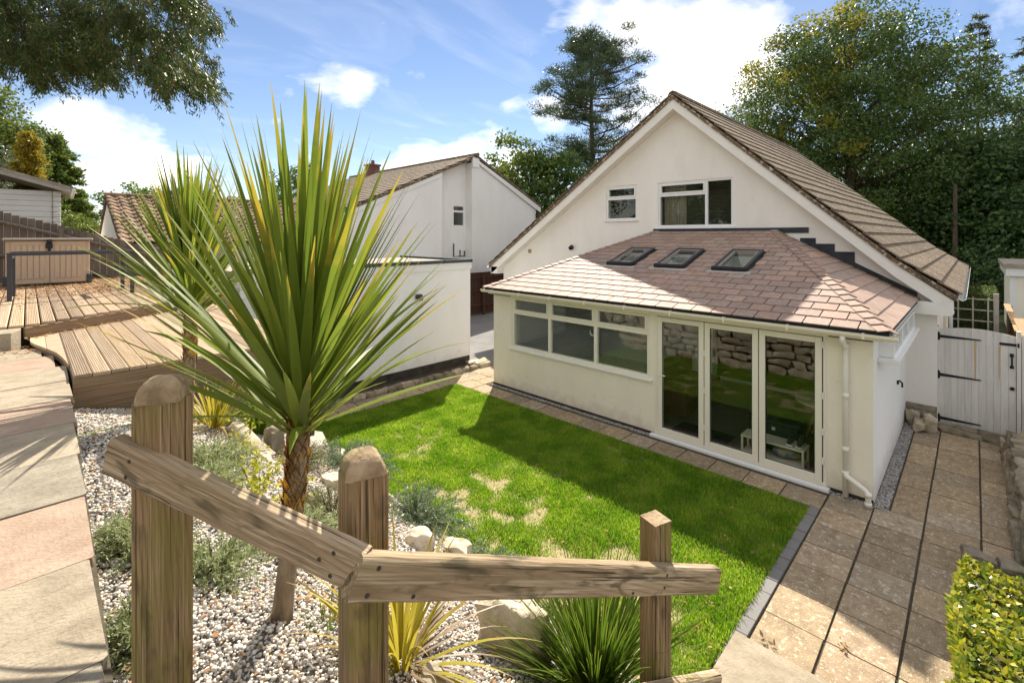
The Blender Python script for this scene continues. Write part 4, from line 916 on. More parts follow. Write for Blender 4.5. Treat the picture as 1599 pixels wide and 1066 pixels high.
for (ya_, yb2, zt) in ((6.17, 6.52, 3.47), (6.52, 6.88, 3.30), (6.88, 7.25, 3.10), (7.25, 8.1, 2.88)):
    lowz = lambda y: EVZ + (TPZ - EVZ) * (YLe - y) / (YLe - YLt)
    mb = MB(); mb.prism([(ya_, lowz(ya_)), (ya_, zt), (yb2, max(zt if yb2 < 8 else lowz(yb2) + .05, lowz(yb2) + .03)), (yb2, lowz(yb2))], toX, GX - .020, GX - .0025); obj('flashing_step', mb, 'lead', house)
# roof windows
for h in sky:
    o_ = MB(); fr = .055; t0, t1 = .0, .085
    for (p, q, r, s) in ((h[0], h[1], h[0] + fr, h[3]), (h[2] - fr, h[1], h[2], h[3]), (h[0] + fr, h[1], h[2] - fr, h[1] + fr), (h[0] + fr, h[3] - fr, h[2] - fr, h[3])):
        V = [toS(x_, y_, z_) for z_ in (t0, t1) for (x_, y_) in ((p, q), (r, q), (r, s), (p, s))]; o_.add(V, [(3, 2, 1, 0), (4, 5, 6, 7), (0, 1, 5, 4), (1, 2, 6, 5), (2, 3, 7, 6), (3, 0, 4, 7)])
    skl = obj('roof_window', o_, 'metal_dk', sroof)
    # lower capping, side flashing
    c_ = MB(); c_.tube([toS(h[0] - .01, h[1] - .0, .06), toS(h[2] + .01, h[1] - .0, .06)], .045, 10); obj('capping', c_, 'black', skl)
    c_ = MB(); V = [toS(x_, y_, z_) for z_ in (.022, .030) for (x_, y_) in ((h[0] - .1, h[1] - .14), (h[2] + .1, h[1] - .14), (h[2] + .1, h[1] - .02), (h[0] - .1, h[1] - .02))]; c_.add(V, [(3, 2, 1, 0), (4, 5, 6, 7), (0, 1, 5, 4), (1, 2, 6, 5), (2, 3, 7, 6), (3, 0, 4, 7)]); obj('apron', c_, 'cedar_edge', skl)
    s_ = MB(); fi = .035
    for (p, q, r, s) in ((h[0] + fr, h[1] + fr, h[0] + fr + fi, h[3] - fr), (h[2] - fr - fi, h[1] + fr, h[2] - fr, h[3] - fr), (h[0] + fr + fi, h[1] + fr, h[2] - fr - fi, h[1] + fr + fi), (h[0] + fr + fi, h[3] - fr - fi, h[2] - fr - fi, h[3] - fr)):
        V = [toS(x_, y_, z_) for z_ in (.02, .07) for (x_, y_) in ((p, q), (r, q), (r, s), (p, s))]; s_.add(V, [(3, 2, 1, 0), (4, 5, 6, 7), (0, 1, 5, 4), (1, 2, 6, 5), (2, 3, 7, 6), (3, 0, 4, 7)])
    obj('sash', s_, 'box_lid', skl)
    g = MB(); V = [toS(x_, y_, z_) for z_ in (.048, .056) for (x_, y_) in ((h[0] + fr, h[1] + fr), (h[2] - fr, h[1] + fr), (h[2] - fr, h[3] - fr), (h[0] + fr, h[3] - fr))]; g.add(V, [(3, 2, 1, 0), (4, 5, 6, 7), (0, 1, 5, 4), (1, 2, 6, 5), (2, 3, 7, 6), (3, 0, 4, 7)]); obj('pane', g, 'glass', skl)
    # plastered shaft below
    k_ = MB()
    for (p, q, r, s) in ((h[0] - .02, h[1], h[0], h[3]), (h[2], h[1], h[2] + .02, h[3]), (h[0], h[1] - .02, h[2], h[1]), (h[0], h[3], h[2], h[3] + .02)):
        V = [toS(x_, y_, z_) for z_ in (-.34, -.0845) for (x_, y_) in ((p, q), (r, q), (r, s), (p, s))]; k_.add(V, [(3, 2, 1, 0), (4, 5, 6, 7), (0, 1, 5, 4), (1, 2, 6, 5), (2, 3, 7, 6), (3, 0, 4, 7)])
    obj('shaft', k_, 'shaft', skl)
# sunroom ceiling under the roof timbers
mb = panel(MB(), [(YR + .27, .40), (YL - .27, .40), (YL - 2.0, sl_len - .05), (YR + 2.2, sl_len - .05)], sky, toS, -.37, -.345); obj('sunroom_ceiling', mb, 'shaft', house)
# eaves: fascia and gutters, downpipe
mb = MB(); mb.box((EVX + .10, YRe + .10, 2.17), (FX - .003, YLe - .06, 2.19)); obj('eaves_soffit', mb, 'upvc_cream', house)
mb = MB(); mb.box((EVX + .075, YRe + .06, 2.165), (EVX + .098, YLe - .03, 2.285)); obj('fascia', mb, 'upvc_cream', house)
prof = [(-.058, .0), (-.054, -.035), (-.03, -.066), (.03, -.066), (.054, -.035), (.058, .0), (.048, .0), (.044, -.03), (.025, -.055), (-.025, -.055), (-.044, -.03), (-.048, .0)]
mb = MB(); mb.prism(prof, lambda p, q, d: (EVX + .012 + p, d, 2.262 + q), YRe - .09, YLe + .10); gt = obj('gutter', mb, 'gutter', house)
for k in range(9):
    y = 1.0 + .86 * k; b_ = MB(); b_.box((EVX - .052, y, 2.19), (EVX + .074, y + .03, 2.267), .003); obj('gutter_bracket', b_, 'gutter', gt)
mb = MB(); mb.prism(prof, lambda p, q, d: (d, YRe + .035 + p * .8, 2.268 + q * .8), FX + .1, GX - .4); obj('gutter', mb, 'upvc', house)
mb = MB(); mb.box((FX + .3, YRe + .10, 2.155), (GX - .3, YRe + .12, 2.28)); obj('fascia', mb, 'upvc', house)
yp = 1.24
mb = MB(); mb.tube([(EVX + .012, yp, 2.21), (EVX + .012, yp, 2.13), (FX - .06, yp, 2.02), (FX - .06, yp, 1.9), (FX - .06, yp, .02)], .034, 12); dp = obj('downpipe', mb, 'plastic_white', house, True)
for zz in (2.0, 1.33, .62, .30):
    c_ = MB(); c_.tube([(FX - .06, yp, zz), (FX - .06, yp, zz + .07)], .041, 12); obj('pipe_clip', c_, 'plastic_white', dp, True)
mb = MB(); mb.tube([(FX - .06, yp, .30), (FX - .10, yp - .02, .31), (FX - .11, yp - .05, .30), (FX - .13, yp - .22, .21), (FX - .135, yp - .255, .16), (FX - .135, yp - .255, .0)], .033, 12); obj('waste_pipe', mb, 'plastic_white', dp, True)
for pz in (.14, .02): c_ = MB(); c_.tube([(FX - .135, yp - .255, pz), (FX - .135, yp - .255, pz + .05)], .040, 12); obj('pipe_clip', c_, 'plastic_white', dp, True)

# ------------------------------------------------------------------ things inside the sunroom
t = thing('shoe_bench', 'low cream shoe bench just inside the right hand glass door leaf', 'bench', (8.05, 2.2, .03))
mb = MB(); mb.box((7.90, 1.78, .33), (8.22, 2.66, .36), .005); obj('seat', mb, 'bench_white', t)
mb = MB(); mb.box((7.91, 1.80, .10), (8.21, 2.64, .12), .004); obj('shelf', mb, 'bench_white', t)
for xx in (7.905, 8.185):
    for yy in (1.785, 2.625): mb = MB(); mb.box((xx, yy, .03), (xx + .03, yy + .03, .33)); obj('leg', mb, 'bench_white', t)
def lump(name, c, s, mat, label, cat, seed=3):
    v, f = rough_stone(seed, 2, .2, .7); o = place(name, mesh_of(name, [(p[0] * s[0], p[1] * s[1], p[2] * s[2]) for p in v], f, mat, True), c); return tag(o, label, cat)
lump('rolled_cloth', (8.06, 2.05, .205), (.11, .20, .085), 'cushion', 'rolled grey and yellow patterned cloth on the lower shelf of the shoe bench', 'cloth')
lump('folded_cloth', (8.06, 2.46, .20), (.11, .13, .08), 'red_cloth', 'red bundle of cloth at the left end of the shoe bench shelf', 'cloth', 5)
for i, yy in enumerate((1.86, 1.99)):
    t = thing('shoe', 'black canvas shoe on the shoe bench, ' + ('the one nearer the wall end' if i == 0 else 'the one nearer the green crate'), 'shoe', (8.06, yy, .36), 'pair of shoes on the bench')
    mb = MB(); mb.box((7.93, yy - .045, .362), (8.20, yy + .045, .385), .01); obj('sole', mb, 'sole', t)
    mb = MB(); mb.tube([(7.95, yy, .415), (8.04, yy, .425), (8.11, yy, .44), (8.18, yy, .45)], [.028, .04, .044, .04], 10); mb.tube([(8.14, yy, .44), (8.16, yy, .50)], [.042, .038], 10); obj('upper', mb, 'shoe', t, True)
t = thing('storage_crate', 'dark green lidded plastic crate standing behind the shoe bench', 'crate', (8.55, 2.3, .03))
mb = MB(); mb.box((8.33, 1.95, .03), (8.78, 2.68, .50), .02); obj('body', mb, 'green_box', t); mb = MB(); mb.box((8.31, 1.93, .502), (8.80, 2.70, .55), .012); obj('lid', mb, 'green_box', t)
mb = MB(); mb.box((8.325, 2.28, .40), (8.333, 2.33, .45)); obj('latch', mb, 'sole', t)
t = thing('doormat', 'black rectangular doormat on the floor behind the left glass doors', 'doormat', (8.3, 3.4, .03)); mb = MB(); mb.box((8.0, 2.95, .031), (8.55, 3.9, .043), .004); obj('pile', mb, 'mat', t)
t = thing('sofa', 'brown fabric sofa seen through the left glass door', 'sofa', (9.5, 4.6, .03))
for nm, a, b in (('base', (8.9, 3.95, .03), (10.6, 4.85, .36)), ('seat_cushion', (8.96, 3.95, .361), (10.5, 4.6, .48)), ('backrest', (8.9, 4.6, .362), (10.6, 4.88, .82)), ('arm', (8.72, 3.93, .03), (8.895, 4.88, .60))):
    mb = MB(); mb.box(a, b, .03); obj(nm, mb, 'sofa', t)
t = thing('round_table', 'round table on splayed oak legs in the sunroom behind the right glass door', 'table', (9.35, 1.75, .03))
mb = MB(); mb.tube([(9.35, 1.75, .72), (9.35, 1.75, .75)], .48, 28); obj('table_top', mb, 'bench_white', t)
for k in range(4):
    a = math.pi / 4 + k * math.pi / 2; mb = MB(); mb.tube([(9.35 + .42 * math.cos(a), 1.75 + .42 * math.sin(a), .03), (9.35 + .16 * math.cos(a), 1.75 + .16 * math.sin(a), .72)], [.016, .024], 8); obj('leg', mb, 'table_wood', t)
mb = MB(); mb.tube([(7.83, 5.42 + .055 * math.cos(a), 1.60 + .075 * math.sin(a)) for a in np.linspace(-3.6, .45, 14)], [.006 + .016 * math.sin(math.pi * i / 13) for i in range(14)], 6)
tag(obj('window_ornament', mb, 'sole', None, True), 'small white crescent ornament hanging inside the middle window of the sunroom', 'ornament')

# ------------------------------------------------------------------ garage, neighbours
gar = thing('garage', 'white rendered flat roofed garage beside the lawn', 'garage', (5.6, 11.6, 0))
GY = 9.9
mb = MB(); mb.box((2.8, GY, .24), (8.49, GY + .22, 2.72)).box((2.8, GY + .222, .24), (3.02, 13.2, 2.60)).box((8.27, GY + .222, .24), (8.49, 13.2, 2.60)).box((3.022, 12.98, .24), (8.268, 13.2, 2.60)); obj('wall', mb, 'white', gar)
mb = MB(); mb.box((2.81, GY + .012, -.1), (8.48, GY + .21, .238)).box((8.28, GY + .211, -.1), (8.475, 13.19, .238)); obj('plinth', mb, 'plinth', gar)
mb = MB(); mb.box((2.75, GY - .025, 2.60), (8.52, GY - .002, 2.78)); obj('fascia', mb, 'upvc', gar)
for k in range(6): mb = MB(); a = 2.72 + .97 * k; mb.box((a, GY - .06, 2.78), (a + .965, GY + .06, 2.865), .012); obj('edge_trim', mb, 'fascia_grey', gar)
for k in range(3): mb = MB(); a = GY + .062 + 1.13 * k; mb.box((8.44, a, 2.78), (8.555, a + 1.125, 2.86), .012); obj('edge_trim', mb, 'fascia_grey', gar)
mb = MB(); mb.box((2.78, GY + .061, 2.62), (8.438, 13.25, 2.80)); obj('flat_roof', mb, 'felt', gar)
mb = MB(); mb.box((6.70, GY - .10, 1.93), (6.86, GY - .001, 2.05), .012); mb.box((6.72, GY - .16, 1.90), (6.84, GY - .09, 2.02), .015); obj('wall_lamp', mb, 'metal_dk', gar)
sb = struct(blockpoly('garage_border', [(2.5, 9.44), (8.45, 9.44), (8.47, 9.91), (2.5, 9.91)], -0.1, 0.03, 'soil'))
x = 2.6; k = 0
while x < 8.4:
    l = rnd.uniform(.22, .42); o = stone('edging_stone', sb, (x + l / 2, 9.44 + rnd.uniform(-.02, .02), .03), (l / 2 * 1.05, .075, .075), STD + STM[:4], 0); x += l * .98
for (c, s) in (((8.55, 9.55, .06), (.22, .12, .06)), ((8.75, 9.7, .05), (.2, .14, .05)), ((8.5, 9.78, .05), (.18, .1, .05))):
    o = stone('flat_stone', None, c, s, STM); tag(o, ('largest flat stone' if c[1] == 9.55 else 'flat stone nearest the driveway' if c[1] == 9.7 else 'flat stone against the garage wall') + ' at the corner of the garage', 'stone', 'flat stones at the garage corner')

nb = thing('neighbour_house', 'white two storey neighbouring house with recessed gable strip and tiled roof', 'house', (14, 20, 0))
NY = 17.5; RX, RZ = 15.4, 7.42
zR = lambda x: RZ - .475 * (x - RX); zL = lambda x: RZ - .425 * (RX - x)
toYn = lambda p, q, d: (p, d, q)
mb = panel(MB(), [(15.12, -.5), (19.65, -.5), (19.65, zR(19.65) - .25), (RX, RZ - .25), (15.12, RZ - .36)], [], toYn, NY, NY + 6); obj('gable_wall', mb, 'white', nb)
nwin = (14.33, 3.95, 15.06, 4.98)
mb = panel(MB(), [(13.33, -.5), (15.119, -.5), (15.119, zL(15.1) - .12), (13.33, zL(13.33) - .12)], [nwin], toYn, NY + .5, NY + .75); obj('recessed_wall', mb, 'white', nb)
mb = panel(MB(), [(7.2, -.5), (13.329, -.5), (13.329, zL(13.33) - .16), (7.2, zL(7.2) - .16)], [], toYn, NY + .02, NY + 6); obj('gable_wall', mb, 'white', nb)
mb = MB(); mb.box((13.4, NY + 2.2, -.5), (15.1, NY + 2.3, 6)); obj('inner_wall', mb, 'room', nb)
def ywindow(name, parent, x0, z0, x1, z1, y, split, mat='upvc'):
    mb = MB(); f = .06; d0, d1 = y + .01, y + .10
    mb.box((x0, d0, z0), (x0 + f, d1, z1)).box((x1 - f, d0, z0), (x1, d1, z1)).box((x0 + f, d0 + .001, z0), (x1 - f, d1, z0 + f)).box((x0 + f, d0 + .001, z1 - f), (x1 - f, d1, z1)).box((x0 + f, d0 + .002, split - .05), (x1 - f, d1, split + .05))
    fr = obj(name, mb, mat, parent)
    for a, b in ((z0 + f, split - .05), (split + .05, z1 - f)): g = MB(); g.box((x0 + f + .003, y + .05, a + .003), (x1 - f - .003, y + .06, b - .003)); obj('pane', g, 'glass_far', fr)
    return fr
ywindow('window', nb, nwin[0], nwin[1], nwin[2], nwin[3], NY + .5, 4.68)
# roof: ridge runs away along Y
def nslab(mb, x0, z0, x1, z1, ya, yb, th=.12):
    V = [(x0, ya, z0), (x1, ya, z1), (x1, yb, z1), (x0, yb, z0)]; mb.add(V + [(p[0], p[1], p[2] - th) for p in V], [(0, 1, 2, 3), (7, 6, 5, 4), (0, 4, 5, 1), (1, 5, 6, 2), (2, 6, 7, 3), (3, 7, 4, 0)])
mb = MB(); nslab(mb, RX, RZ, 20.15, zR(20.15), NY - .12, NY + 13); nslab(mb, 6.8, zL(6.8), RX, RZ, NY - .06, NY + 13); nroof = obj('roof', mb, 'tile', nb)
rest = MB(); cnt = 0
d = Vector((RX - 6.8, 0, RZ - zL(6.8))); Ln = d.length; d.normalize(); nn = Vector((-d.z, 0, d.x)); dd = (d - nn * .06).normalized(); n2 = Vector((-dd.z, 0, dd.x))
for k in range(27):
    pitch = Ln / 27; c0 = Vector((6.8, 0, zL(6.8))) + d * (pitch * (k + .5)) + nn * .03
    for j in range(38):
        y = NY - .06 + .335 * j + (.165 if k % 2 else 0); c = c0 + EY * (y + .165)
        if j < 11 and k > 4: place('roof_tile', TILE[0], c, nroof, (dd, EY, n2) if dd.cross(EY).dot(n2) > 0 else (-dd, EY, n2), (pitch * 1.1, .325, .03)); cnt += 1
        else: v, f = cbox((-pitch * .55, -.163, -.015), (pitch * .55, .163, .015)); rest.add([tuple(c + dd * q[0] + EY * q[1] + n2 * q[2]) for q in v], f)
stuff(obj('far_roof_tiles', rest, 'tile', nroof))
mb = MB(); mb.tube([(RX, NY - .14, RZ + .04), (RX, NY + 13, RZ + .04)], .10, 8); obj('ridge', mb, 'tile', nroof)
mb = MB(); V = [(RX - .25, NY - .10, RZ - .10), (20.1, NY - .10, zR(20.1) - .10), (20.1, NY - .10, zR(20.1) - .38), (19.72, NY - .10, zR(19.7) - .42), (15.5, NY - .10, RZ - .42), (15.1, NY - .10, RZ - .42)]
mb.add(V + [(p[0], p[1] + .03, p[2]) for p in V], [(0, 1, 2, 3, 4, 5), (11, 10, 9, 8, 7, 6)] + [(i, i + 6, (i + 1) % 6 + 6, (i + 1) % 6) for i in range(6)]); obj('bargeboard', mb, 'upvc', nb)
mb = MB(); mb.box((15.10, NY - .09, RZ - .58), (15.52, NY + .02, RZ - .14)); obj('box_end', mb, 'upvc', nb)
mb = MB(); V = [(7.0, NY - .03, zL(7.0) - .12), (13.3, NY - .03, zL(13.3) - .12), (13.3, NY - .03, zL(13.3) - .32), (7.0, NY - .03, zL(7.0) - .32)]
mb.add(V + [(p[0], p[1] + .03, p[2]) for p in V], [(0, 1, 2, 3), (7, 6, 5, 4)] + [(i, i + 4, (i + 1) % 4 + 4, (i + 1) % 4) for i in range(4)]); obj('bargeboard', mb, 'upvc', nb)
mb = MB(); mb.tube([(14.36, NY + .46, 3.12), (14.36, NY + .46, 2.5), (14.75, NY + .46, 2.5), (14.75, NY + .46, 2.8), (14.75, NY + .46, 2.5), (15.03, NY + .46, 2.5), (15.03, NY + .46, 2.75)], .03, 6); obj('waste_pipe', mb, 'metal_dk', nb)
mb = MB(); mb.tube([(19.70, NY - .01, zR(19.7) - .4), (19.70, NY - .01, 0)], .035, 6); obj('downpipe', mb, 'upvc', nb)
ch = MB(); ch.box((15.1, 27.2, 6.6), (15.75, 27.85, 7.92)); ch.box((15.04, 27.14, 7.921), (15.81, 27.91, 8.03)); ch.tube([(15.42, 27.5, 8.03), (15.42, 27.5, 8.3)], [.13, .10], 8); obj('chimney', ch, 'brick', nb)

th_ = thing('tiled_outbuilding', 'low outbuilding with weathered pantile roof behind the left palms', 'building', (5, 19.6, 1))
mb = MB(); mb.add([(1.78, 16.6, .5), (1.78, 22.4, .5), (1.78, 22.4, 3.1), (1.78, 19.65, 4.66), (1.78, 16.6, 3.43), (1.98, 16.6, .5), (1.98, 22.4, .5), (1.98, 22.4, 3.1), (1.98, 19.65, 4.66), (1.98, 16.6, 3.43)], [(0, 1, 2, 3, 4), (9, 8, 7, 6, 5), (0, 5, 6, 1), (1, 6, 7, 2), (2, 7, 8, 3), (3, 8, 9, 4), (4, 9, 5, 0)]); obj('gable_wall', mb, 'cream2', th_)
mb = MB(); mb.box((1.99, 16.75, .5), (7.4, 16.95, 3.35)); obj('wall', mb, 'cream2', th_)
mb = MB(); V = [(1.72, 16.2, 3.27), (7.6, 16.2, 3.27), (7.6, 19.65, 4.72), (1.72, 19.65, 4.72)]; mb.add(V + [(p[0], p[1], p[2] - .08) for p in V], [(0, 1, 2, 3), (7, 6, 5, 4), (0, 4, 5, 1), (1, 5, 6, 2), (2, 6, 7, 3), (3, 7, 4, 0)])
V = [(1.72, 19.65, 4.715), (7.6, 19.65, 4.715), (7.6, 22.8, 3.0), (1.72, 22.8, 3.0)]; mb.add(V + [(p[0], p[1], p[2] - .08) for p in V], [(0, 1, 2, 3), (7, 6, 5, 4), (0, 4, 5, 1), (1, 5, 6, 2), (2, 6, 7, 3), (3, 7, 4, 0)]); pr = obj('roof', mb, 'pantile', th_)
pm = MB(); a_ = np.linspace(0, 2 * math.pi, 9); top = [(-.5 + i / 8, .5 * math.sin(t_)) for i, t_ in enumerate(a_)]
V = []; 
for yy in (-.5, .5): V += [(p, yy, q) for p, q in top] + [(p, yy, q - .35) for p, q in top]
F = [(i, i + 1, 18 + i + 1, 18 + i) for i in range(8)] + [(9 + i, 27 + i, 27 + i + 1, 9 + i + 1) for i in range(8)] + [(i, 9 + i, 10 + i, i + 1) for i in range(8)] + [(18 + i, 19 + i, 28 + i, 27 + i) for i in range(8)] + [(0, 18, 27, 9), (8, 17, 35, 26)]
PT = mesh_of('pantile', V, F, 'pantile', True)
d = Vector((0, 3.45, 1.45)); Ln = d.length; d.normalize(); dd = (d - EX.cross(d) * .09).normalized(); n2 = EX.cross(dd)
for k in range(12):
    for j in range(20):
        c = Vector((1.86 + .29 * j, 16.2, 3.27)) + d * (Ln * (k + .5) / 12) + EX.cross(d) * .07
        place('pantile', PT, c, pr, (EX, dd, n2), (.29, Ln / 12 * 1.12, .06))
mb = MB(); mb.tube([(1.7, 19.65, 4.76), (7.6, 19.65, 4.76)], .11, 8); obj('ridge', mb, 'pantile', pr)

# white log summerhouse, wall turned towards us
Fw = Vector((math.cos(R_(44.35)), math.sin(R_(44.35)), 0)); Rw = Vector((math.sin(R_(44.35)), -math.cos(R_(44.35)), 0))
shd = thing('summerhouse', 'white log summerhouse with a grey roof edge behind the left fence', 'summerhouse', (-1.5, 22.5, 1.5))
rayd = (Fw - Rw * .951).normalized(); rgt = Vector((rayd.y, -rayd.x, 0)); P0 = Fw * 15 + Rw * (-14.27)
S = lambda l, z, d=0: tuple(P0 + rayd * d + rgt * l + EZ * z)
roofz = lambda l: 5.02 - .306 * (l - .2)
for k in range(20):
    z0 = 1.6 + .165 * k; zt = z0 + .162; l1 = min(-.2, .2 - (zt + .12 - 5.02) / .306)
    mb = MB(); V, f = cbox((-5.5, 0, z0), (l1, .09, zt), .018); mb.add([S(p[0], p[2], p[1]) for p in V], f); obj('log_board', mb, 'log_white', shd)
for k in range(20):
    z0 = 1.6 + .165 * k; mb = MB(); V, f = cbox((-.19, -.05, z0), (.0, .14, z0 + .155), .02); mb.add([S(p[0], p[2], p[1]) for p in V], f); obj('log_end', mb, 'log_white', shd)
mb = MB(); V, f = cbox((-.18, .145, 1.6), (-.08, 4.0, 4.9)); mb.add([S(p[0], p[2], p[1]) for p in V], f); obj('side_wall', mb, 'log_white', shd)
mb = MB(); mb.prism([(.22, roofz(.22) - .02), (-5.5, roofz(-5.5) - .02), (-5.5, roofz(-5.5) - .17), (.22, roofz(.22) - .17)], lambda p, q, d: S(p, q, d), -.30, -.27); obj('bargeboard', mb, 'cedar_edge', shd)
mb = MB(); mb.prism([(.24, roofz(.24) + .03), (-5.5, roofz(-5.5) + .03), (-5.5, roofz(-5.5) - .05), (.24, roofz(.24) - .05)], lambda p, q, d: S(p, q, d), -.31, 4.2); obj('roof', mb, 'felt', shd)
mb = MB(); mb.tube([S(.29, roofz(.24) - .06, -.3), S(.29, roofz(.24) - .06, 4.2)], .05, 8); obj('gutter', mb, 'upvc', shd)

# ------------------------------------------------------------------ fences
BRD = mesh_of('fence_board', *cbox((-.5, -.5, 0), (.5, .5, 1), .02), 'fence_grey')
gf = thing('grey_fence', 'weathered grey close board fence with a stepped top behind the storage box', 'fence', (0.5, 15, 1))
fa, fb = Vector((-4.2, 15.3, 0)), Vector((3.0, 14.95, 0)); fd = (fb - fa).normalized(); fn = EZ.cross(fd); Lf = (fb - fa).length
ftop = lambda x: 4.02 - .31 * (x + .41)
for k in range(60):
    c = fa + fd * (k * .122); o = place('board', BRD, (c.x, c.y + (.012 if k % 2 else 0), 1.2), gf, (fd, fn, EZ), (.118, .016, ftop(c.x) - 1.2 + rnd.uniform(-.012, .012)))
for off in (.22, .95):
    pts = [fa + fd * (Lf * i / 12) for i in range(13)]
    mb = MB(); mb.tube([(p.x, p.y - .05, ftop(p.x) - off) for p in pts], .042, 4); obj('rail', mb, 'fence_grey', gf)
for xx in (-2.6, .55, 2.9): mb = MB(); mb.box((xx - .05, 14.98, 1.0), (xx + .05, 15.09, ftop(xx) - .05)); obj('post', mb, 'fence_grey', gf)
BRB = mesh_of('fence_board', *cbox((-.5, -.5, 0), (.5, .5, 1), .02), 'fence_brown')
bf = thing('brown_fence', 'dark brown boarded fence at the far end of the driveway', 'fence', (14.5, 15.8, 0))
for k in range(46): place('board', BRB, (11.9 + .122 * k, 15.8 + (.012 if k % 2 else 0), .05), bf, None, (.118, .018, 1.78 + .0))
for zz in (.4, 1.05, 1.62): mb = MB(); mb.box((11.85, 15.70, zz), (17.5, 15.785, zz + .07)); obj('rail', mb, 'fence_brown', bf)
mb = MB(); mb.box((11.85, 15.76, 1.832), (17.5, 15.84, 1.87)); obj('capping', mb, 'fence_brown', bf)
for xx in (11.9, 14.15, 16.9): mb = MB(); mb.box((xx, 15.60, 0), (xx + .1, 15.698, 1.75)); obj('post', mb, 'fence_brown', bf)
BRN = mesh_of('fence_board', *cbox((-.5, -.5, 0), (.5, .5, 1), .02), 'fence_new')
nf = thing('garden_fence', 'pale new timber fence with a flat capping rail behind the white gate', 'fence', (16, -.72, 0))
for k in range(62): place('board', BRN, (11.95 + .132 * k, -.66 - (.012 if k % 2 else 0), 0), nf, None, (.128, .018, 1.72 if 11.95 + .132 * k < 14.6 else 1.46))
mb = MB(); mb.box((11.88, -.75, 1.722), (14.6, -.58, 1.762), .004); obj('capping', mb, 'fence_new', nf); mb = MB(); mb.box((14.6, -.73, 1.462), (20.2, -.6, 1.495), .004); obj('capping', mb, 'fence_new', nf)
for xx in (11.92, 14.5, 17.2, 20.1): mb = MB(); mb.box((xx, -.78, 0), (xx + .1, -.682, 1.72 if xx < 15 else 1.46)); obj('post', mb, 'fence_new', nf)

# neighbour's cream outbuilding, far right
ob = thing('cream_outbuilding', 'cream flat roofed outbuilding beyond the gate at the right edge', 'building', (26, -3, 0))
OX, OY = 23.1, -.85
mb = MB(); mb.box((OX, OY - 6, 0), (OX + 5, OY, 2.15)); obj('wall', mb, 'cream', ob)
mb = MB(); mb.box((OX - .12, OY - 6.1, 2.152), (OX + 5.1, OY + .12, 2.42)); obj('fascia', mb, 'upvc', ob)
mb = MB(); mb.box((OX - .18, OY - 6.1, 2.421), (OX + 5.1, OY + .18, 2.56)); obj('roof', mb, 'felt', ob)
mb = MB(); mb.box((OX - .02, OY - .12, 0), (OX + .1, OY + .02, 2.15)); obj('corner_board', mb, 'upvc', ob)
ar = thing('garden_arch', 'thin dark wire arch beside the cream outbuilding', 'arch', (18.5, -1.7, 0))
mb = MB(); mb.tube([(18.3, -1.25 - 1.1 * (1 - math.cos(a)) / 1.0, 1.25 + .65 * math.sin(a)) for a in np.linspace(0, math.pi, 16)], .012, 5); mb.tube([(18.3, -1.25, 0), (18.3, -1.25, 1.25)], .012, 5); mb.tube([(18.3, -3.45, 0), (18.3, -3.45, 1.25)], .012, 5)
for yy in (-1.6, -2.0, -2.4): mb.tube([(18.3, yy, 0), (18.3, yy, 1.25)], .008, 5)
mb.tube([(18.3, -1.25, 1.25), (18.3, -3.45, 1.25)], .01, 5); obj('hoop', mb, 'metal_dk', ar)
# trellis panel with clipped hedge behind it
tr = thing('trellis', 'square mesh trellis panel in front of a clipped hedge past the gate', 'trellis', (16.05, 0, 0))
for k in range(5): mb = MB(); y = -.22 + .26 * k; mb.box((16.0, y - .014, .1), (16.02, y + .014, 2.02)); obj('upright', mb, 'trellis', tr)
for k in range(8): mb = MB(); z = .15 + .26 * k; mb.box((16.021, -.30, z - .014), (16.04, .95, z + .014)); obj('slat', mb, 'trellis', tr)
mb = MB(); mb.box((16.0, -.40, 0), (16.09, -.31, 2.12)); obj('post', mb, 'cedar_edge', tr)
def box_points(a, b, n, top=0.4):
    p = rng.uniform(a, b, (n, 3)); a = np.array(a); b = np.array(b)
    face = rng.choice(5, n, p=[.15, .15, .15, .15, .4]); off = rng.exponential(.03, n)
    for i, (ax, e, s) in enumerate(((0, a, 1), (0, b, -1), (1, a, 1), (1, b, -1), (2, b, -1))):
        mk = face == i; p[mk, ax] = e[ax] + s * off[mk]
    return p
h2 = thing('clipped_hedge', 'clipped box hedge block behind the trellis past the gate', 'hedge', (17.2, .2, 0))
P = box_points((16.15, -.38, .05), (18.6, .9, 2.1), 9000); V, F = leaves(P, .07, .04); obj_np('foliage', V, F, 'box_hedge', h2)
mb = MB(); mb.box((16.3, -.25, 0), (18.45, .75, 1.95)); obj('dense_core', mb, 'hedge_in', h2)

# ------------------------------------------------------------------ white ledged garden gate
gt_ = thing('garden_gate', 'white painted boarded gate with arched top and black strap hinges', 'gate', (11.86, 0, 0))
gtop = lambda y: 1.835 - .30 * (y - .0) ** 2
ys = np.linspace(-.50, .50, 12)
for k in range(11):
    a, b = ys[k] + .0012, ys[k + 1] - .0012; m_ = MB(); poly = [(a, .05), (b, .05), (b, gtop(b)), (a, gtop(a))]
    m_.prism(poly, toX, 11.85 + rnd.uniform(0, .003), 11.872); obj('board', m_, 'gate', gt_)
for z in (.2, .95, 1.62): mb = MB(); mb.box((11.873, -.49, z), (11.90, .49, z + .1)); obj('ledge', mb, 'gate', gt_)
mb = MB(); mb.box((11.865, .505, 0), (11.93, .60, 1.80)); obj('post', mb, 'gate', gt_)
mb = MB(); mb.box((11.855, .49, 1.80), (11.94, .61, 1.83), .004); obj('post_cap', mb, 'black', gt_)
mb = MB(); mb.box((11.83, -.56, 0), (11.92, -.508, 1.86)); obj('post', mb, 'gate', gt_)
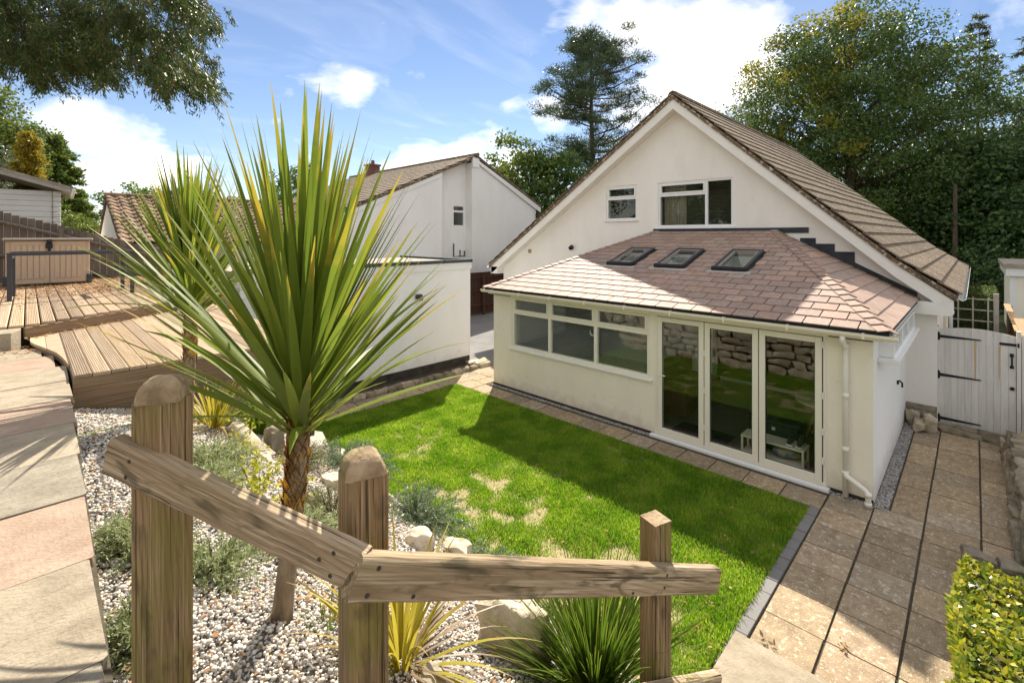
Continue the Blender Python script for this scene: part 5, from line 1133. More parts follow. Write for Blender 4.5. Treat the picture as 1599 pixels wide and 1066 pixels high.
for z in (1.64, .93, .13):
    mb = MB(); mb.box((11.838, .475, z - .075), (11.849, .535, z + .075), .003); mb.prism([(.475, z + .028), (.475, z - .028), (-.06, z - .010), (-.085, z), (-.06, z + .010)], toX, 11.840, 11.8485); mb.tube([(11.84, .478, z - .06), (11.84, .478, z + .06)], .012, 8); obj('strap_hinge', mb, 'black', gt_)
mb = MB(); mb.box((11.835, -.53, 1.60), (11.849, -.30, 1.645), .003); mb.box((11.825, -.54, 1.585), (11.835, -.515, 1.66)); obj('latch_bar', mb, 'black', gt_)
mb = MB(); mb.tube([(11.845, -.45, 1.25), (11.81, -.45, 1.28), (11.81, -.45, 1.40), (11.845, -.45, 1.43)], .012, 8); mb.box((11.842, -.475, 1.41), (11.849, -.425, 1.47)).box((11.842, -.475, 1.21), (11.849, -.425, 1.26)); obj('pull_handle', mb, 'black', gt_)
mb = MB(); mb.tube([(11.848, -.455, .87), (11.825, -.455, .87)], .03, 12); obj('latch_ring', mb, 'black', gt_)
for (y, z0, z1, wd) in ((-.0, .9, 1.62, .03), (-.30, 1.0, 1.58, .02)):
    mb = MB(); mb.prism([(y - wd / 2, z1), (y + wd / 2, z1), (y + wd / 5, z0), (y - wd / 5, z0)], toX, 11.8470, 11.8492); obj('rust_streak', mb, 'rust', gt_)
fx = thing('fixed_panel', 'narrow white boarded panel fixed right of the garden gate', 'fence', (11.86, -.85, 0))
for k in range(5): mb = MB(); a = -.57 - .095 * k; mb.prism([(a - .09, .05), (a, .05), (a, 1.80), (a - .09, 1.79)], toX, 11.845, 11.868); obj('board', mb, 'gate', fx)
# old threshold stones below the gate
for i, (c, s) in enumerate((((11.55, .15, .0), (.16, .30, .05)), ((11.5, -.28, .0), (.17, .20, .045)), ((11.72, .25, .03), (.08, .28, .05)), ((11.72, -.25, .03), (.08, .24, .05)))):
    tag(stone('threshold_stone', None, c, s, STD, 0), 'mossy flat threshold stone, ' + ('the broad left one before the gate', 'the broad right one before the gate', 'left one tight under the gate', 'right one tight under the gate')[i], 'stone', 'threshold stones at the gate')
for i, (c, s, l) in enumerate((((11.9 - .35, .83, .12), (.13, .07, .13), 'rounded pale rubble stone leaning in the corner by the plinth'), ((11.25, .72, .09), (.2, .09, .08), 'long pinkish rubble stone lying on the gravel by the plinth'), ((11.30, .58, .12), (.12, .1, .14), 'blocky upright rubble stone in front of the plinth'))):
    tag(stone('rubble_stone', None, c, s, STM), l, 'stone', 'rubble stones by the plinth')
tag(stone('pale_rock', None, (11.25, -.42, .07), (.17, .11, .08), STM), 'pale mossy rock beside the leaning timber near the gate', 'rock')
slp = MB(); d = Vector((.98, -.42, .50)).normalized(); x_, y_, z_ = frame(d); slp.box((-.1, -.06, -.10), (1.9, .06, .10), .012, (x_, y_, z_), Vector((10.55, -.40, .10))); tag(obj('leaning_sleeper', slp, 'fence_new', None), 'thick sawn timber leaning on the stone edge near the gate', 'timber')
# dry stone edging along the right of the path
ds = thing('stone_edging', 'low dry stone edging along the right side of the path', 'wall', (9, -.5, 0))
for lay in range(3):
    x = 7.1
    while x < 11.0:
        l = rnd.uniform(.25, .5); stone('stone', ds, (x + l / 2, -.46 - .05 * lay + rnd.uniform(-.03, .03), .06 + .12 * lay), (l / 2 * 1.03, .15, .075), STD, 0); x += l
y = .10
while y > -.6:
    l = rnd.uniform(.2, .34); stone('stone', ds, (6.99 + rnd.uniform(-.03, .03), y - l / 2, .07), (.11, l / 2 * 1.03, .09), STD, 0); y -= l

# ------------------------------------------------------------------ decks
def board_mesh(name, mat):
    w2 = .0575; n = 7; top = []
    for i in range(n):
        a = -w2 + .006 + (2 * w2 - .012) * i / n; b = -w2 + .006 + (2 * w2 - .012) * (i + 1) / n; g = (b - a) * .28
        top += [(a, -.0), (b - g, 0), (b - g * .75, -.005), (b - g * .25, -.005)]
    top += [(w2 - .006, 0)]
    prof = [(-w2, -.004)] + top + [(w2, -.004), (w2, -.028), (-w2, -.028)]
    mb = MB(); mb.prism(prof, lambda p, q, d: (d, p, q), -.5, .5); return mesh_of(name, mb.v, mb.f, mat)
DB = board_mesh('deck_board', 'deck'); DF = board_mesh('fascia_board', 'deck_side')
NEY = -EY
dk1 = thing('lower_deck', 'lower grooved timber deck stepping down to the gravel bed', 'deck', (1.2, 6.6, 2.0))
dline = lambda u: 7.61 + .763 * (u + .02)
def dboard(parent, u, v0, v1, z): place('deck_board', DB, (u, (v0 + v1) / 2, z + rnd.uniform(-.0015, .0015)), parent, (EY, -EX, EZ), (v1 - v0, 1, 1))
u = .322
for us, vs in (((.142, .17, .20, .23, .2595), (6.76, 6.62, 6.48, 6.20, 5.80)), ((.022, .05, .08, .11, .1385), (7.34, 7.16, 7.03, 6.90, 6.77))):
    mb = MB(); mb.prism(list(zip(us, vs)) + [(us[-1], dline(us[-1]) - .03), (us[0], dline(us[0]) - .03)], lambda p, q, d: (p, q, d), 2.322, 2.3505); obj('deck_board', mb, 'deck', dk1)
while u < 2.22: dboard(dk1, u, 5.295, dline(u) - .03, 2.35); u += .1215
for k in range(5):
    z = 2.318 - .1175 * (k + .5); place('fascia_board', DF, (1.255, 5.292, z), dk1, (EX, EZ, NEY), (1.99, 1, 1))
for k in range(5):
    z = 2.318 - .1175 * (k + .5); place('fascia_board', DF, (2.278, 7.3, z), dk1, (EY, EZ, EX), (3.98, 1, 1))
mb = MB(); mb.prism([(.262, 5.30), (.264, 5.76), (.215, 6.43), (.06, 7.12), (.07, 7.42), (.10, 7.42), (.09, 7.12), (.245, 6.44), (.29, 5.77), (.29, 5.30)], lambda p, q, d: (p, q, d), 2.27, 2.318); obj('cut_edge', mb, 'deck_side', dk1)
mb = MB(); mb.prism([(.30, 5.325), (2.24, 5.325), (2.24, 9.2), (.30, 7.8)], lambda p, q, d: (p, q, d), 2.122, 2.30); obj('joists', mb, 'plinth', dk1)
dk2 = thing('upper_deck', 'upper grooved timber deck under the storage box, strewn with brown leaf litter', 'deck', (.2, 11, 2.1))
u = -3.1
while u < 2.4:
    v0 = 7.61 if u < -.02 else dline(u)
    dboard(dk2, u, v0, 14.7, 2.50); u += .131
fdv = Vector((1, .763, 0)).normalized(); fnv = Vector((fdv.y, -fdv.x, 0))
place('fascia_board', DF, Vector((-.02, 7.60, 2.412)) + fdv * 1.52 + fnv * .012, dk2, (fdv, EZ, fdv.cross(EZ)), (3.04, 1.02, 1))
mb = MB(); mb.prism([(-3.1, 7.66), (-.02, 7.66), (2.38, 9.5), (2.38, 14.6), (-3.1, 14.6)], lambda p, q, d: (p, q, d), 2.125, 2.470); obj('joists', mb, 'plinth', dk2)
st_ = struct(blockpoly('stone_step', [(-1.9, 7.26), (-.12, 7.26), (-.05, 7.40), (-.05, 7.585), (-1.9, 7.585)], 2.26, 2.475, 'slab_up'))

# storage box on the upper deck, its doors towards the path
sx = thing('storage_box', 'beige resin storage box with panelled double doors and dark latch on the upper deck', 'storage box', (.35, 13.9, 2.5))
bx0, bx1, by0, by1, bz0, bz1 = -.30, .93, 13.42, 14.25, 2.50, 3.40
mb = MB(); mb.box((bx0, by0 + .03, bz0 + .03), (bx1, by1, bz1), .015); obj('body', mb, 'box_beige', sx)
mb = MB(); mb.box((bx0 - .05, by0 - .05, bz1 + .002), (bx1 + .05, by1 + .04, bz1 + .05), .018); mb.box((bx0 + .1, by0 - .045, bz1 + .0505), (bx0 + .11, by1, bz1 + .056)); obj('lid', mb, 'box_lid', sx)
for k in (0, 1):
    a = bx0 + .07 + k * ((bx1 - bx0) / 2 - .06); b = a + (bx1 - bx0) / 2 - .07; mb = MB(); mb.box((a, by0 + .005, bz0 + .04), (b, by0 + .029, bz1 - .01), .008); dr = obj('door', mb, 'box_beige', sx)
    n = 5; pw = (b - a - .12) / n
    for i in range(n): q = MB(); q.box((a + .06 + pw * i + .006, by0 - .008, bz0 + .14), (a + .06 + pw * (i + 1) - .006, by0 + .0045, bz1 - .09), .005); obj('door_panel', q, 'box_beige', dr)
for xx in (bx0 - .035, bx1 - .045): mb = MB(); mb.box((xx, by0 - .03, bz0), (xx + .08, by0 + .12, bz0 + .2), .01); obj('foot', mb, 'metal_dk', sx)
mb = MB(); mb.box((.26, by0 - .035, 3.24), (.36, by0 - .008, 3.36), .01); mb.tube([(.31, by0 - .045, 3.36), (.31, by0 - .045, 3.42)], .035, 10); mb.box((.285, by0 - .05, 3.16), (.335, by0 - .03, 3.25), .008); obj('latch', mb, 'black', sx)

hr_ = thing('deck_handrail', 'dark grey square metal handrail frame standing on the upper deck', 'handrail', (.5, 10.8, 2.5))
for (x, y) in ((-.19, 10.52), (-.165, 11.35), (1.29, 10.60), (1.24, 11.35)): mb = MB(); mb.box((x - .028, y - .028, 2.5), (x + .028, y + .028, 3.19), .003); mb.box((x - .05, y - .05, 2.5), (x + .05, y + .05, 2.508)); obj('post', mb, 'metal_dk', hr_)
for (a, b) in (((-.19, 10.52), (1.29, 10.60)), ((-.165, 11.35), (1.24, 11.35)), ((-.19, 10.55), (-.165, 11.32)), ((1.29, 10.63), (1.24, 11.32))):
    d = Vector((b[0] - a[0], b[1] - a[1], 0)); L_ = d.length; x_, y_, z_ = frame(d); mb = MB(); mb.box((-.03, -.03, 0), (L_ + .03, .03, .045), .003, (x_, y_, z_), Vector((a[0], a[1], 3.191 if abs(d.x) > .5 else 3.14))); obj('top_bar', mb, 'metal_dk', hr_)

# ------------------------------------------------------------------ stair railing in the foreground
rl = thing('stair_railing', 'weathered timber railing with three posts beside the garden steps', 'railing', (.8, 1.1, 1.9))
def post(c, w_, z0, z1, rise, yaw, mat='post_wood'):
    x_ = Vector((math.cos(yaw), math.sin(yaw), 0)); y_ = EZ.cross(x_); h = w_ / 2; r = .008; n = 9
    ring = [(-h + r, -h), (h - r, -h), (h, -h + r), (h, h - r), (h - r, h), (-h + r, h), (-h, h - r), (-h, -h + r)]
    mb = MB(); V = [(p, q, 0) for p, q in ring] + [(p, q, z1 - rise - z0) for p, q in ring]
    mb.add(V, [tuple(range(7, -1, -1)), tuple(range(8, 16))] + [(i, (i + 1) % 8, (i + 1) % 8 + 8, i + 8) for i in range(8)])
    po = place('post', mesh_of('post', mb.v, mb.f, mat), (c[0], c[1], z0), rl, (x_, y_, EZ))
    lay = [(1.0, .001), (.985, .16), (.93, .38), (.80, .64), (.58, .84), (.30, .97), (.06, 1.0)]; V = []
    for k, (sc_, zz) in enumerate(lay): V += [(p * (sc_ if k < 1 else sc_ * (1 - .12 * (zz - .2) * 0)), q * (1 - (1 - sc_) * .72), rise * zz) for p, q in ring]
    F = [tuple(range(7, -1, -1)), tuple(range((len(lay) - 1) * 8, len(lay) * 8))] + [(k * 8 + i, k * 8 + (i + 1) % 8, k * 8 + 8 + (i + 1) % 8, k * 8 + 8 + i) for k in range(len(lay) - 1) for i in range(8)]
    place('post_top', soft(mesh_of('post_top', V, F, 'endgrain'), 40), (c[0], c[1], z1 - rise), po, (x_, y_, EZ)); return po
r1a, r1b = Vector((.143, 1.556, 2.989)), Vector((.515, .958, 2.798))
r2a, r2b = Vector((.512, .950, 2.800)), Vector((1.947, .726, 2.163))
yaw1 = math.atan2(r1b.y - r1a.y, r1b.x - r1a.x); yaw2 = math.atan2(r2b.y - r2a.y, r2b.x - r2a.x)
post((.250, 1.528), .100, 1.6, 3.133, .060, yaw1); post((.597, 1.112), .100, 1.4, 2.956, .052, yaw2)
mb = MB(); q = Vector((1.655, .862, 0)); a_ = yaw2 - R_(9); x_ = Vector((math.cos(a_), math.sin(a_), 0)); mb.box((-.042, -.042, .6), (.042, .042, 2.435), .004, (x_, EZ.cross(x_), EZ), q); obj('post', mb, 'post_wood', rl)
mb = MB(); mb.box((-.0405, -.0405, 2.4352), (.0405, .0405, 2.4375), 0, (x_, EZ.cross(x_), EZ), q); obj('post_top', mb, 'endgrain', rl)
def rail(a, b, h, t, nm='rail', mat='rail_wood'):
    d = b - a; L_ = d.length; x_, y_, z_ = frame(d)
    nx_, V, F = 26, [], []
    r = .007; ring = [(r, 0), (t - r, 0), (t, -r), (t, -h + r), (t - r, -h), (r, -h), (0, -h + r), (0, -r)]
    for i in range(nx_ + 1):
        x = L_ * i / nx_; wv = .0008 * math.sin(i * 1.3) + .0006 * math.sin(i * 3.1)
        for j, (p, q) in enumerate(ring): V.append((x, p + wv * (1 if p < t / 2 else .4), q + .0007 * math.sin(i * 2.1 + j)))
    for i in range(nx_):
        for j in range(8): F.append((i * 8 + j, i * 8 + (j + 1) % 8, (i + 1) * 8 + (j + 1) % 8, (i + 1) * 8 + j))
    F += [tuple(range(8)), tuple(nx_ * 8 + j for j in range(7, -1, -1))]
    o = place(nm, mesh_of(nm, V, F, mat), a, rl, (x_, y_, z_)); return o, (x_, y_, z_)
def screws(a, fr, pts):
    for s, dz in pts:
        p = a + fr[0] * s - fr[2] * dz; mb = MB(); mb.tube([p + fr[1] * .004, p - fr[1] * .0012], .0052, 10); obj('screw', mb, 'plinth', rl)
o, fr = rail(r1a, r1b, .096, .045); screws(r1a, fr, ((.075, .030), (.075, .072), (.66, .022), (.665, .074), (.63, .05)))
o, fr = rail(r2a, r2b, .094, .045); screws(r2a, fr, ((.045, .02), (.040, .075), (.16, .078), (1.20, .025), (1.20, .065), (1.02, .08)))
o, fr = rail(r2a - EZ * .425, r2b - EZ * .425 + (r2b - r2a) * .004, .094, .045); screws(r2a - EZ * .425, fr, ((.045, .02), (1.2, .03), (1.2, .07)))

# ------------------------------------------------------------------ loose ground cover: pebbles, chippings, lawn blades, litter
ICO = np.array([(0, 0, 1), (.894, 0, .447), (.276, .851, .447), (-.724, .526, .447), (-.724, -.526, .447), (.276, -.851, .447), (.724, .526, -.447), (-.276, .851, -.447), (-.894, 0, -.447), (-.276, -.851, -.447), (.724, -.526, -.447), (0, 0, -1)])
ICF = np.array([(0, 1, 2), (0, 2, 3), (0, 3, 4), (0, 4, 5), (0, 5, 1), (1, 6, 2), (2, 7, 3), (3, 8, 4), (4, 9, 5), (5, 10, 1), (2, 6, 7), (3, 7, 8), (4, 8, 9), (5, 9, 10), (1, 10, 6), (6, 11, 7), (7, 11, 8), (8, 11, 9), (9, 11, 10), (10, 11, 6)])
def pebbles(P, s, mat, name):
    n = len(P); ax = rng.uniform(.55, 1.2, (n, 3)) * np.array([1, 1, .75]); yaw = rng.uniform(0, 6.28, n); c, si = np.cos(yaw), np.sin(yaw)
    v = ICO[None] * (1 + rng.normal(0, .13, (n, 12, 1))) * ax[:, None, :] * np.broadcast_to(s, (n,))[:, None, None]
    x = v[:, :, 0] * c[:, None] - v[:, :, 1] * si[:, None]; y = v[:, :, 0] * si[:, None] + v[:, :, 1] * c[:, None]; v = np.stack([x, y, v[:, :, 2]], 2) + P[:, None, :]
    F = (ICF[None] + (np.arange(n) * 12)[:, None, None]).reshape(-1, 3); return stuff(obj_np(name, v.reshape(-1, 3), F, mat))
n = 56000
y = 1.05 + (5.28 - 1.05) * rng.uniform(0, 1, n) ** 1.25; x = .16 + rng.uniform(0, 1, n) * (xe(y) - .16 - .05)
z = zb(x, y) + 0.012 * np.sin(x * 7 + y * 5) + rng.uniform(-.006, .008, n)
pebbles(np.stack([x, y, z], 1), np.clip(rng.lognormal(-4.97, .28, n), .0035, .0135) * (1 + .10 * (y - 2)), 'pebble', 'gravel')
n = 9000; k = rng.uniform(0, 1, n) < .55
x = np.where(k, rng.uniform(7.612, 7.70, n), rng.uniform(7.72, 11.7, n)); y = np.where(k, rng.uniform(.8, 8.2, n), rng.uniform(.80, .94, n))
pebbles(np.stack([x, y, np.full(n, -.004) + rng.uniform(0, .01, n)], 1), rng.uniform(.008, .017, n), 'chip', 'wall_chippings')
def vnoise(x, y, s, seed):
    r = np.random.default_rng(seed); g = r.uniform(0, 1, (64, 64)); xs, ys = x * s, y * s; xi, yi = np.floor(xs).astype(int), np.floor(ys).astype(int); fx_, fy = xs - xi, ys - yi
    fx_ = fx_ * fx_ * (3 - 2 * fx_); fy = fy * fy * (3 - 2 * fy); G = lambda a, b: g[a % 64, b % 64]
    return (G(xi, yi) * (1 - fx_) + G(xi + 1, yi) * fx_) * (1 - fy) + (G(xi, yi + 1) * (1 - fx_) + G(xi + 1, yi + 1) * fx_) * fy
N_ = 380000
x = 2.05 + (7.05 - 2.05) * rng.uniform(0, 1, N_) ** .9; y = rng.uniform(1.53, 8.74, N_) + rng.normal(0, .008, N_)
dens = .38 * vnoise(x, y, 1.5, 1) + .62 * vnoise(x, y, 4.6, 2); worn = np.exp(-((x - 4.0) / 1.25) ** 2 - ((y - 3.9) / 2.8) ** 2) * .36 + .10 * np.exp(-((x - 3.9) / .9) ** 2 - ((y - 1.8) / .9) ** 2)
pr_ = np.clip((dens - .02 - worn * .88) * 3.2 + .18 * vnoise(x, y, 11, 4), .10, 1); keep = rng.uniform(0, 1, N_) < pr_; x, y, dn = x[keep], y[keep], pr_[keep]
n = len(x); hgt = rng.uniform(.018, .060, n) * (.55 + .6 * dn) * (1 + .35 * (vnoise(x, y, 5, 3) - .5)); az = rng.uniform(0, 6.28, n); ln = rng.uniform(.1, .75, n); wd = rng.uniform(.0030, .0052, n)
B = np.stack([x, y, np.full(n, -.006)], 1); dv = np.stack([np.cos(az) * ln, np.sin(az) * ln, np.ones(n)], 1) * hgt[:, None]; sv = np.stack([-np.sin(az), np.cos(az), np.zeros(n)], 1) * wd[:, None]
mid = B + dv * .55 + np.array([0, 0, 1]) * (hgt * .08)[:, None]; tip = B + dv
V = np.stack([B - sv, B + sv, mid + sv * .75, tip, mid - sv * .75], 1).reshape(-1, 3); i0 = np.arange(n) * 5
F = np.concatenate([np.stack([i0, i0 + 1, i0 + 2, i0 + 4], 1), np.stack([i0 + 4, i0 + 2, i0 + 3, i0 + 3], 1)])
def tri_of(F): return np.concatenate([F[:, [0, 1, 2]], F[:, [0, 2, 3]]])
F3 = np.concatenate([np.stack([i0, i0 + 1, i0 + 2], 1), np.stack([i0, i0 + 2, i0 + 4], 1), np.stack([i0 + 4, i0 + 2, i0 + 3], 1)])
stuff(obj_np('lawn_grass', V, F3, 'grass'))
def litter(P, s, name):
    V, F = leaves(P, s, s * .6, None, rng, 0.0); V = V.reshape(-1, 4, 3); c = V.mean(1, keepdims=True); V = c + (V - c) * np.array([1, 1, .35]); V[:, :, 2] = np.maximum(V[:, :, 2], P[:, None, 2] + .001); return stuff(obj_np(name, V.reshape(-1, 3), F, 'litter'))
n = 34000; y = rng.uniform(9.2, 14.5, n); x = rng.uniform(-2.5, 2.35, n); k = (rng.uniform(0, 1, n) < np.clip((y - 10.2) / 1.4, .05, 1) * (.35 + vnoise(x, y, 2, 8))) & (y > dline(x) + .1); P = np.stack([x, y, np.full(n, 2.505)], 1)[k]
n2_ = 900; P2 = np.stack([rng.uniform(-1.6, .08, n2_), rng.uniform(6.75, 7.5, n2_) , np.full(n2_, 2.30)], 1); P2[:, 2] = np.where(P2[:, 1] > 7.2, 2.28, 2.304); k2 = rng.uniform(0, 1, n2_) < (P2[:, 1] - 6.4) / 1.0
n3 = 260; u_ = rng.uniform(0, 1.9, n3); P3 = np.stack([u_, dline(u_) - .03 - rng.exponential(.05, n3), np.full(n3, 2.353)], 1)
litter(np.concatenate([P, P2[k2], P3]), .045, 'deck_litter')
n = 1500; y = rng.uniform(1.1, 5.2, n); x = .2 + rng.uniform(0, 1, n) * 1.75; litter(np.stack([x, y, zb(x, y) + .018], 1), .032, 'bed_litter')
n = 300; x = rng.uniform(2.8, 7.0, n); y = np.where(rng.uniform(0, 1, n) < .45, rng.uniform(1.56, 2.3, n), rng.uniform(1.6, 8.5, n)); litter(np.stack([x, y, np.full(n, .026)], 1), .05, 'fallen_leaves')
for i, (c, L_, lab) in enumerate((((4.86, .80, .012), .075, 'single crumpled russet leaf lying on the sunlit paving'), ((4.45, 1.28, .012), .08, 'dark and white twig scrap lying on the paving by the kerb'))):
    P = np.array(c)[None] + rng.normal(0, 1, (9, 3)) * np.array([.025, .025, .004]); P[:, 2] = np.abs(P[:, 2] - .01) + .012
    V, F = leaves(P, L_ * .7, L_ * .3, None, rng, .2); tag(obj_np('dry_leaf' if i == 0 else 'twig_scrap', V, F, 'litter' if i == 0 else 'dead'), lab, 'leaf' if i == 0 else 'twig')

# ------------------------------------------------------------------ cordylines
def cordyline(label, base, top, n, Lmin, Lmax, wid, seed, r0=.045, polmax=92):
    r = np.random.default_rng(seed); b, t = Vector(base), Vector(top)
    root = thing('cordyline', label, 'cordyline palm', base, 'cordylines in the gravel bed')
    ax = t - b
    wob = lambda s: b + ax * s + Vector((.02 * math.sin(s * 3), .015 * math.sin(s * 4 + 1), 0))
    pts = [wob(s) for s in np.linspace(-.06, 1.0, 9)]
    mb = MB(); mb.tube(pts, [r0 * 1.25, r0 * 1.08, r0, r0 * .95, r0 * .95, r0 * 1.0, r0 * 1.05, r0 * 1.0, r0 * .7], 12); obj('trunk', mb, 'palm_trunk', root, True)
    # overlapping leaf-base scales on the upper trunk
    LB = mesh_of('leaf_base', [(-.5, 0, 0), (.5, 0, 0), (.34, .35, .6), (0, .5, 1), (-.34, .35, .6), (0, .35, .0), (0, .55, .6)], [(0, 1, 5), (0, 5, 6, 4), (5, 1, 2, 6), (4, 6, 3), (6, 2, 3)], 'leaf_base')
    for k in range(110):
        s = .38 + .44 * k / 110; a = k * 2.399; p = wob(s); d = Vector((math.cos(a), math.sin(a), 0)); zz = (EZ + d * (.35 + .25 * r.random())).normalized(); x_ = EZ.cross(d); y_ = zz.cross(x_)
        place('leaf_base', LB, p + d * r0 * .85, root, (x_, y_, zz), (.044, .024, .060 + .035 * r.random()))
    for k in range(n):
        f = (k + .5) / n; pol = R_(3 + (polmax - 3) * f ** 0.95) + r.normal(0, .06) + (R_(26) if k % 11 == 5 and f > .5 else 0); a = k * 2.39996 + r.normal(0, .2)
        hgt = .68 + .33 * (1 - f); L_ = (Lmax - (Lmax - Lmin) * f ** 1.3) * r.uniform(.88, 1.08); dr = r.uniform(.02, .16) + .22 * f ** 3 + (.5 if k % 9 == 4 and f > .6 else 0)
        p = wob(hgt) + Vector((math.cos(a), math.sin(a), 0)) * r0 * .5
        V, F, T = strap(1, p, a, max(.03, pol * .92), L_, wid * r.uniform(.85, 1.15), dr, r, 9, r.normal(0, .35), .22)
        obj_np('leaf', V, F, 'palm_leaf', root, True, T)
    return root
cordyline('large green cordyline palm nearest the railing, in front of the white garage', (.71, 1.97, 1.96), (.755, 1.915, 3.04), 190, .74, .98, .033, 11, .036, 55)
cordyline('second cordyline palm standing further back against the lower deck fascia', (.98, 4.98, 1.86), (1.0, 4.97, 3.18), 180, .82, 1.08, .038, 12, .05, 58)

# ------------------------------------------------------------------ clumps and shrubs
def strap_plant(name, label, cat, base, n, Lmin, Lmax, wid, mat, seed, polmax=75, droop=(.4, 1.4), parts=True, dead=0, seg=8):
    r = np.random.default_rng(seed); root = thing(name, label, cat, base); acc = []; accd = []
    for k in range(n):
        f = r.random(); a = r.uniform(0, 6.283); pol = R_(4 + polmax * f); off = r.uniform(0, .05 if parts else .07)
        p = (base[0] + math.cos(a) * off, base[1] + math.sin(a) * off, base[2] - .02)
        V, F, T = strap(1, p, a, pol, r.uniform(Lmin, Lmax), wid * r.uniform(.7, 1.2), r.uniform(*droop) * (.35 + .65 * f), r, seg, r.normal(0, .4), .2)
        if parts: obj_np('leaf', V, F, mat, root, True, T)
        else: acc.append((V, F, T))
    if acc:
        V, F = join(*[(a, b) for a, b, c in acc]); obj_np('blades', V, F, mat, root, True, np.concatenate([c for a, b, c in acc]))
    for k in range(dead):
        a = r.uniform(0, 6.283); V, F, T = strap(1, base, a, R_(r.uniform(65, 95)), r.uniform(Lmin, Lmax) * .9, wid * .5, .9, r, 6); accd.append((V, F))
    if accd: V, F = join(*accd); obj_np('withered_blades', V, F, 'dead', root)
    return root
strap_plant('striped_flax', 'yellow striped flax with arching leaves at the foot of the lower deck', 'flax plant', (1.14, 4.75, zb(1.14, 4.75)), 75, .35, .62, .020, 'gold_leaf', 21, 85, (.5, 1.6), dead=30)
strap_plant('striped_flax', 'yellow striped flax growing just behind the middle railing post', 'flax plant', (.98, 1.54, zb(.98, 1.54)), 85, .32, .58, .017, 'gold_leaf', 22, 80, (.5, 1.7), dead=70)
strap_plant('green_tussock', 'dense bright green strappy tussock beside the square topped railing post', 'tussock', (1.66, 1.14, zb(1.66, 1.14)), 620, .32, .62, .0075, 'blade_leaf', 23, 52, (.15, .9), False, dead=30)
strap_plant('green_tussock', 'dark green strappy tussock in shade between the palms and garage', 'tussock', (1.50, 4.70, zb(1.5, 4.70)), 180, .35, .62, .012, 'dark_grass_s' if 'dark_grass_s' in MT else 'blade_leaf', 24, 55, (.3, 1.1), False)
strap_plant('grass_tuft', 'thin pale grass tuft in the gravel beside the middle post', 'grass tuft', (.84, 1.85, zb(.84, 1.85)), 26, .08, .2, .004, 'blade_leaf', 25, 80, (.4, 1.2), False)
def sprig_shrub(name, label, cat, c, rad, hgt, nst, leaf, mat, seed, per=34, hang=None, up=.55, lw=.22):
    r = np.random.default_rng(seed); root = thing(name, label, cat, c); mbs = MB(); Ps = []; Ds = []
    for k in range(nst):
        a = r.uniform(0, 6.283); e = r.uniform(0, 1) ** .7
        d = np.array([math.cos(a) * e * rad[0], math.sin(a) * e * rad[1], hgt * (1 - .55 * e * e) * r.uniform(.65, 1.1)])
        st = np.array([c[0] + math.cos(a) * e * rad[0] * .25, c[1] + math.sin(a) * e * rad[1] * .25, c[2]])
        t = np.linspace(0, 1, 6)[:, None]; bend = np.array([math.cos(a) * .15, math.sin(a) * .15, -.18 * e]) * (rad[0] + hgt)
        if hang is not None and r.random() < .4: bend = bend + np.array(hang)
        line = st + d * .75 * t + bend * t * t * .8 + r.normal(0, .008, (6, 3)) * t
        if k % 3 == 0: mbs.tube([tuple(p) for p in line], [.0035, .003, .003, .0025, .002, .001], 4, False)
        tt = r.uniform(.22, 1, per); idx = np.clip(tt * 5, 0, 4.999); i0 = idx.astype(int); fr_ = (idx - i0)[:, None]; P = line[i0] * (1 - fr_) + line[i0 + 1] * fr_; tg = line[i0 + 1] - line[i0]; tg /= np.linalg.norm(tg, axis=1)[:, None] + 1e-9
        D = tg * up + rand_dirs(per, r) * (1 - up) * 1.3; Ps.append(P); Ds.append(D)
    obj('stems', mbs, 'bark', root); P = np.concatenate(Ps); V, F = leaves(P, leaf, leaf * lw, np.concatenate(Ds), r); obj_np('foliage', V, F, mat, root); return root
G = lambda x, y: (x, y, zb(x, y) - .01)
sprig_shrub('rosemary', 'grey green rosemary mound at the left end of the bed above the lawn', 'rosemary', G(1.95, 4.05), (.42, .42), .34, 260, .030, 'rosemary', 31, 46, (.15, 0, -.25))
sprig_shrub('rosemary', 'rosemary spilling over the wall right behind the middle railing post', 'rosemary', G(1.98, 2.90), (.34, .40), .34, 230, .030, 'rosemary', 32, 46, (.25, 0, -.45))
sprig_shrub('rosemary', 'small rosemary on the wall edge just right of the two white rocks', 'rosemary', G(2.06, 2.25), (.22, .26), .17, 120, .026, 'rosemary', 33, 40, (.2, 0, -.4))
sprig_shrub('rosemary', 'low rosemary behind the big pale boulder beneath the rail', 'rosemary', G(1.98, 1.62), (.20, .24), .16, 130, .024, 'box_hedge', 34, 40, (.2, 0, -.5))
sprig_shrub('heather', 'yellowish heather cushion behind the palm trunk and rail', 'heather', G(1.32, 2.85), (.36, .38), .26, 240, .020, 'heath', 35, 36)
sprig_shrub('lavender', 'pale lavender bush below the lower deck, left of the palm', 'lavender', G(.89, 3.75), (.30, .30), .25, 170, .030, 'lavender', 36, 30)
sprig_shrub('lavender', 'lavender bush at the edge of the upper path by the first post', 'lavender', G(.36, 2.75), (.17, .28), .26, 170, .030, 'lavender', 37, 30)
sprig_shrub('lavender', 'lavender sprigs on the gravel between first post and palm trunk', 'lavender', G(.58, 2.40), (.18, .20), .22, 130, .028, 'lavender', 38, 28)
sprig_shrub('lavender', 'broad pale lavender bush in the middle of the gravel bed', 'lavender', G(.98, 2.55), (.24, .26), .22, 190, .028, 'lavender', 41, 34)
sprig_shrub('lavender', 'grey lavender bush close to the long low rock', 'lavender', G(.70, 3.30), (.26, .28), .24, 190, .028, 'lavender', 42, 34)
sprig_shrub('heather', 'olive heather cushion between the long low rock and the rosemary', 'heather', G(1.55, 3.95), (.25, .30), .22, 190, .020, 'heath', 43, 34)
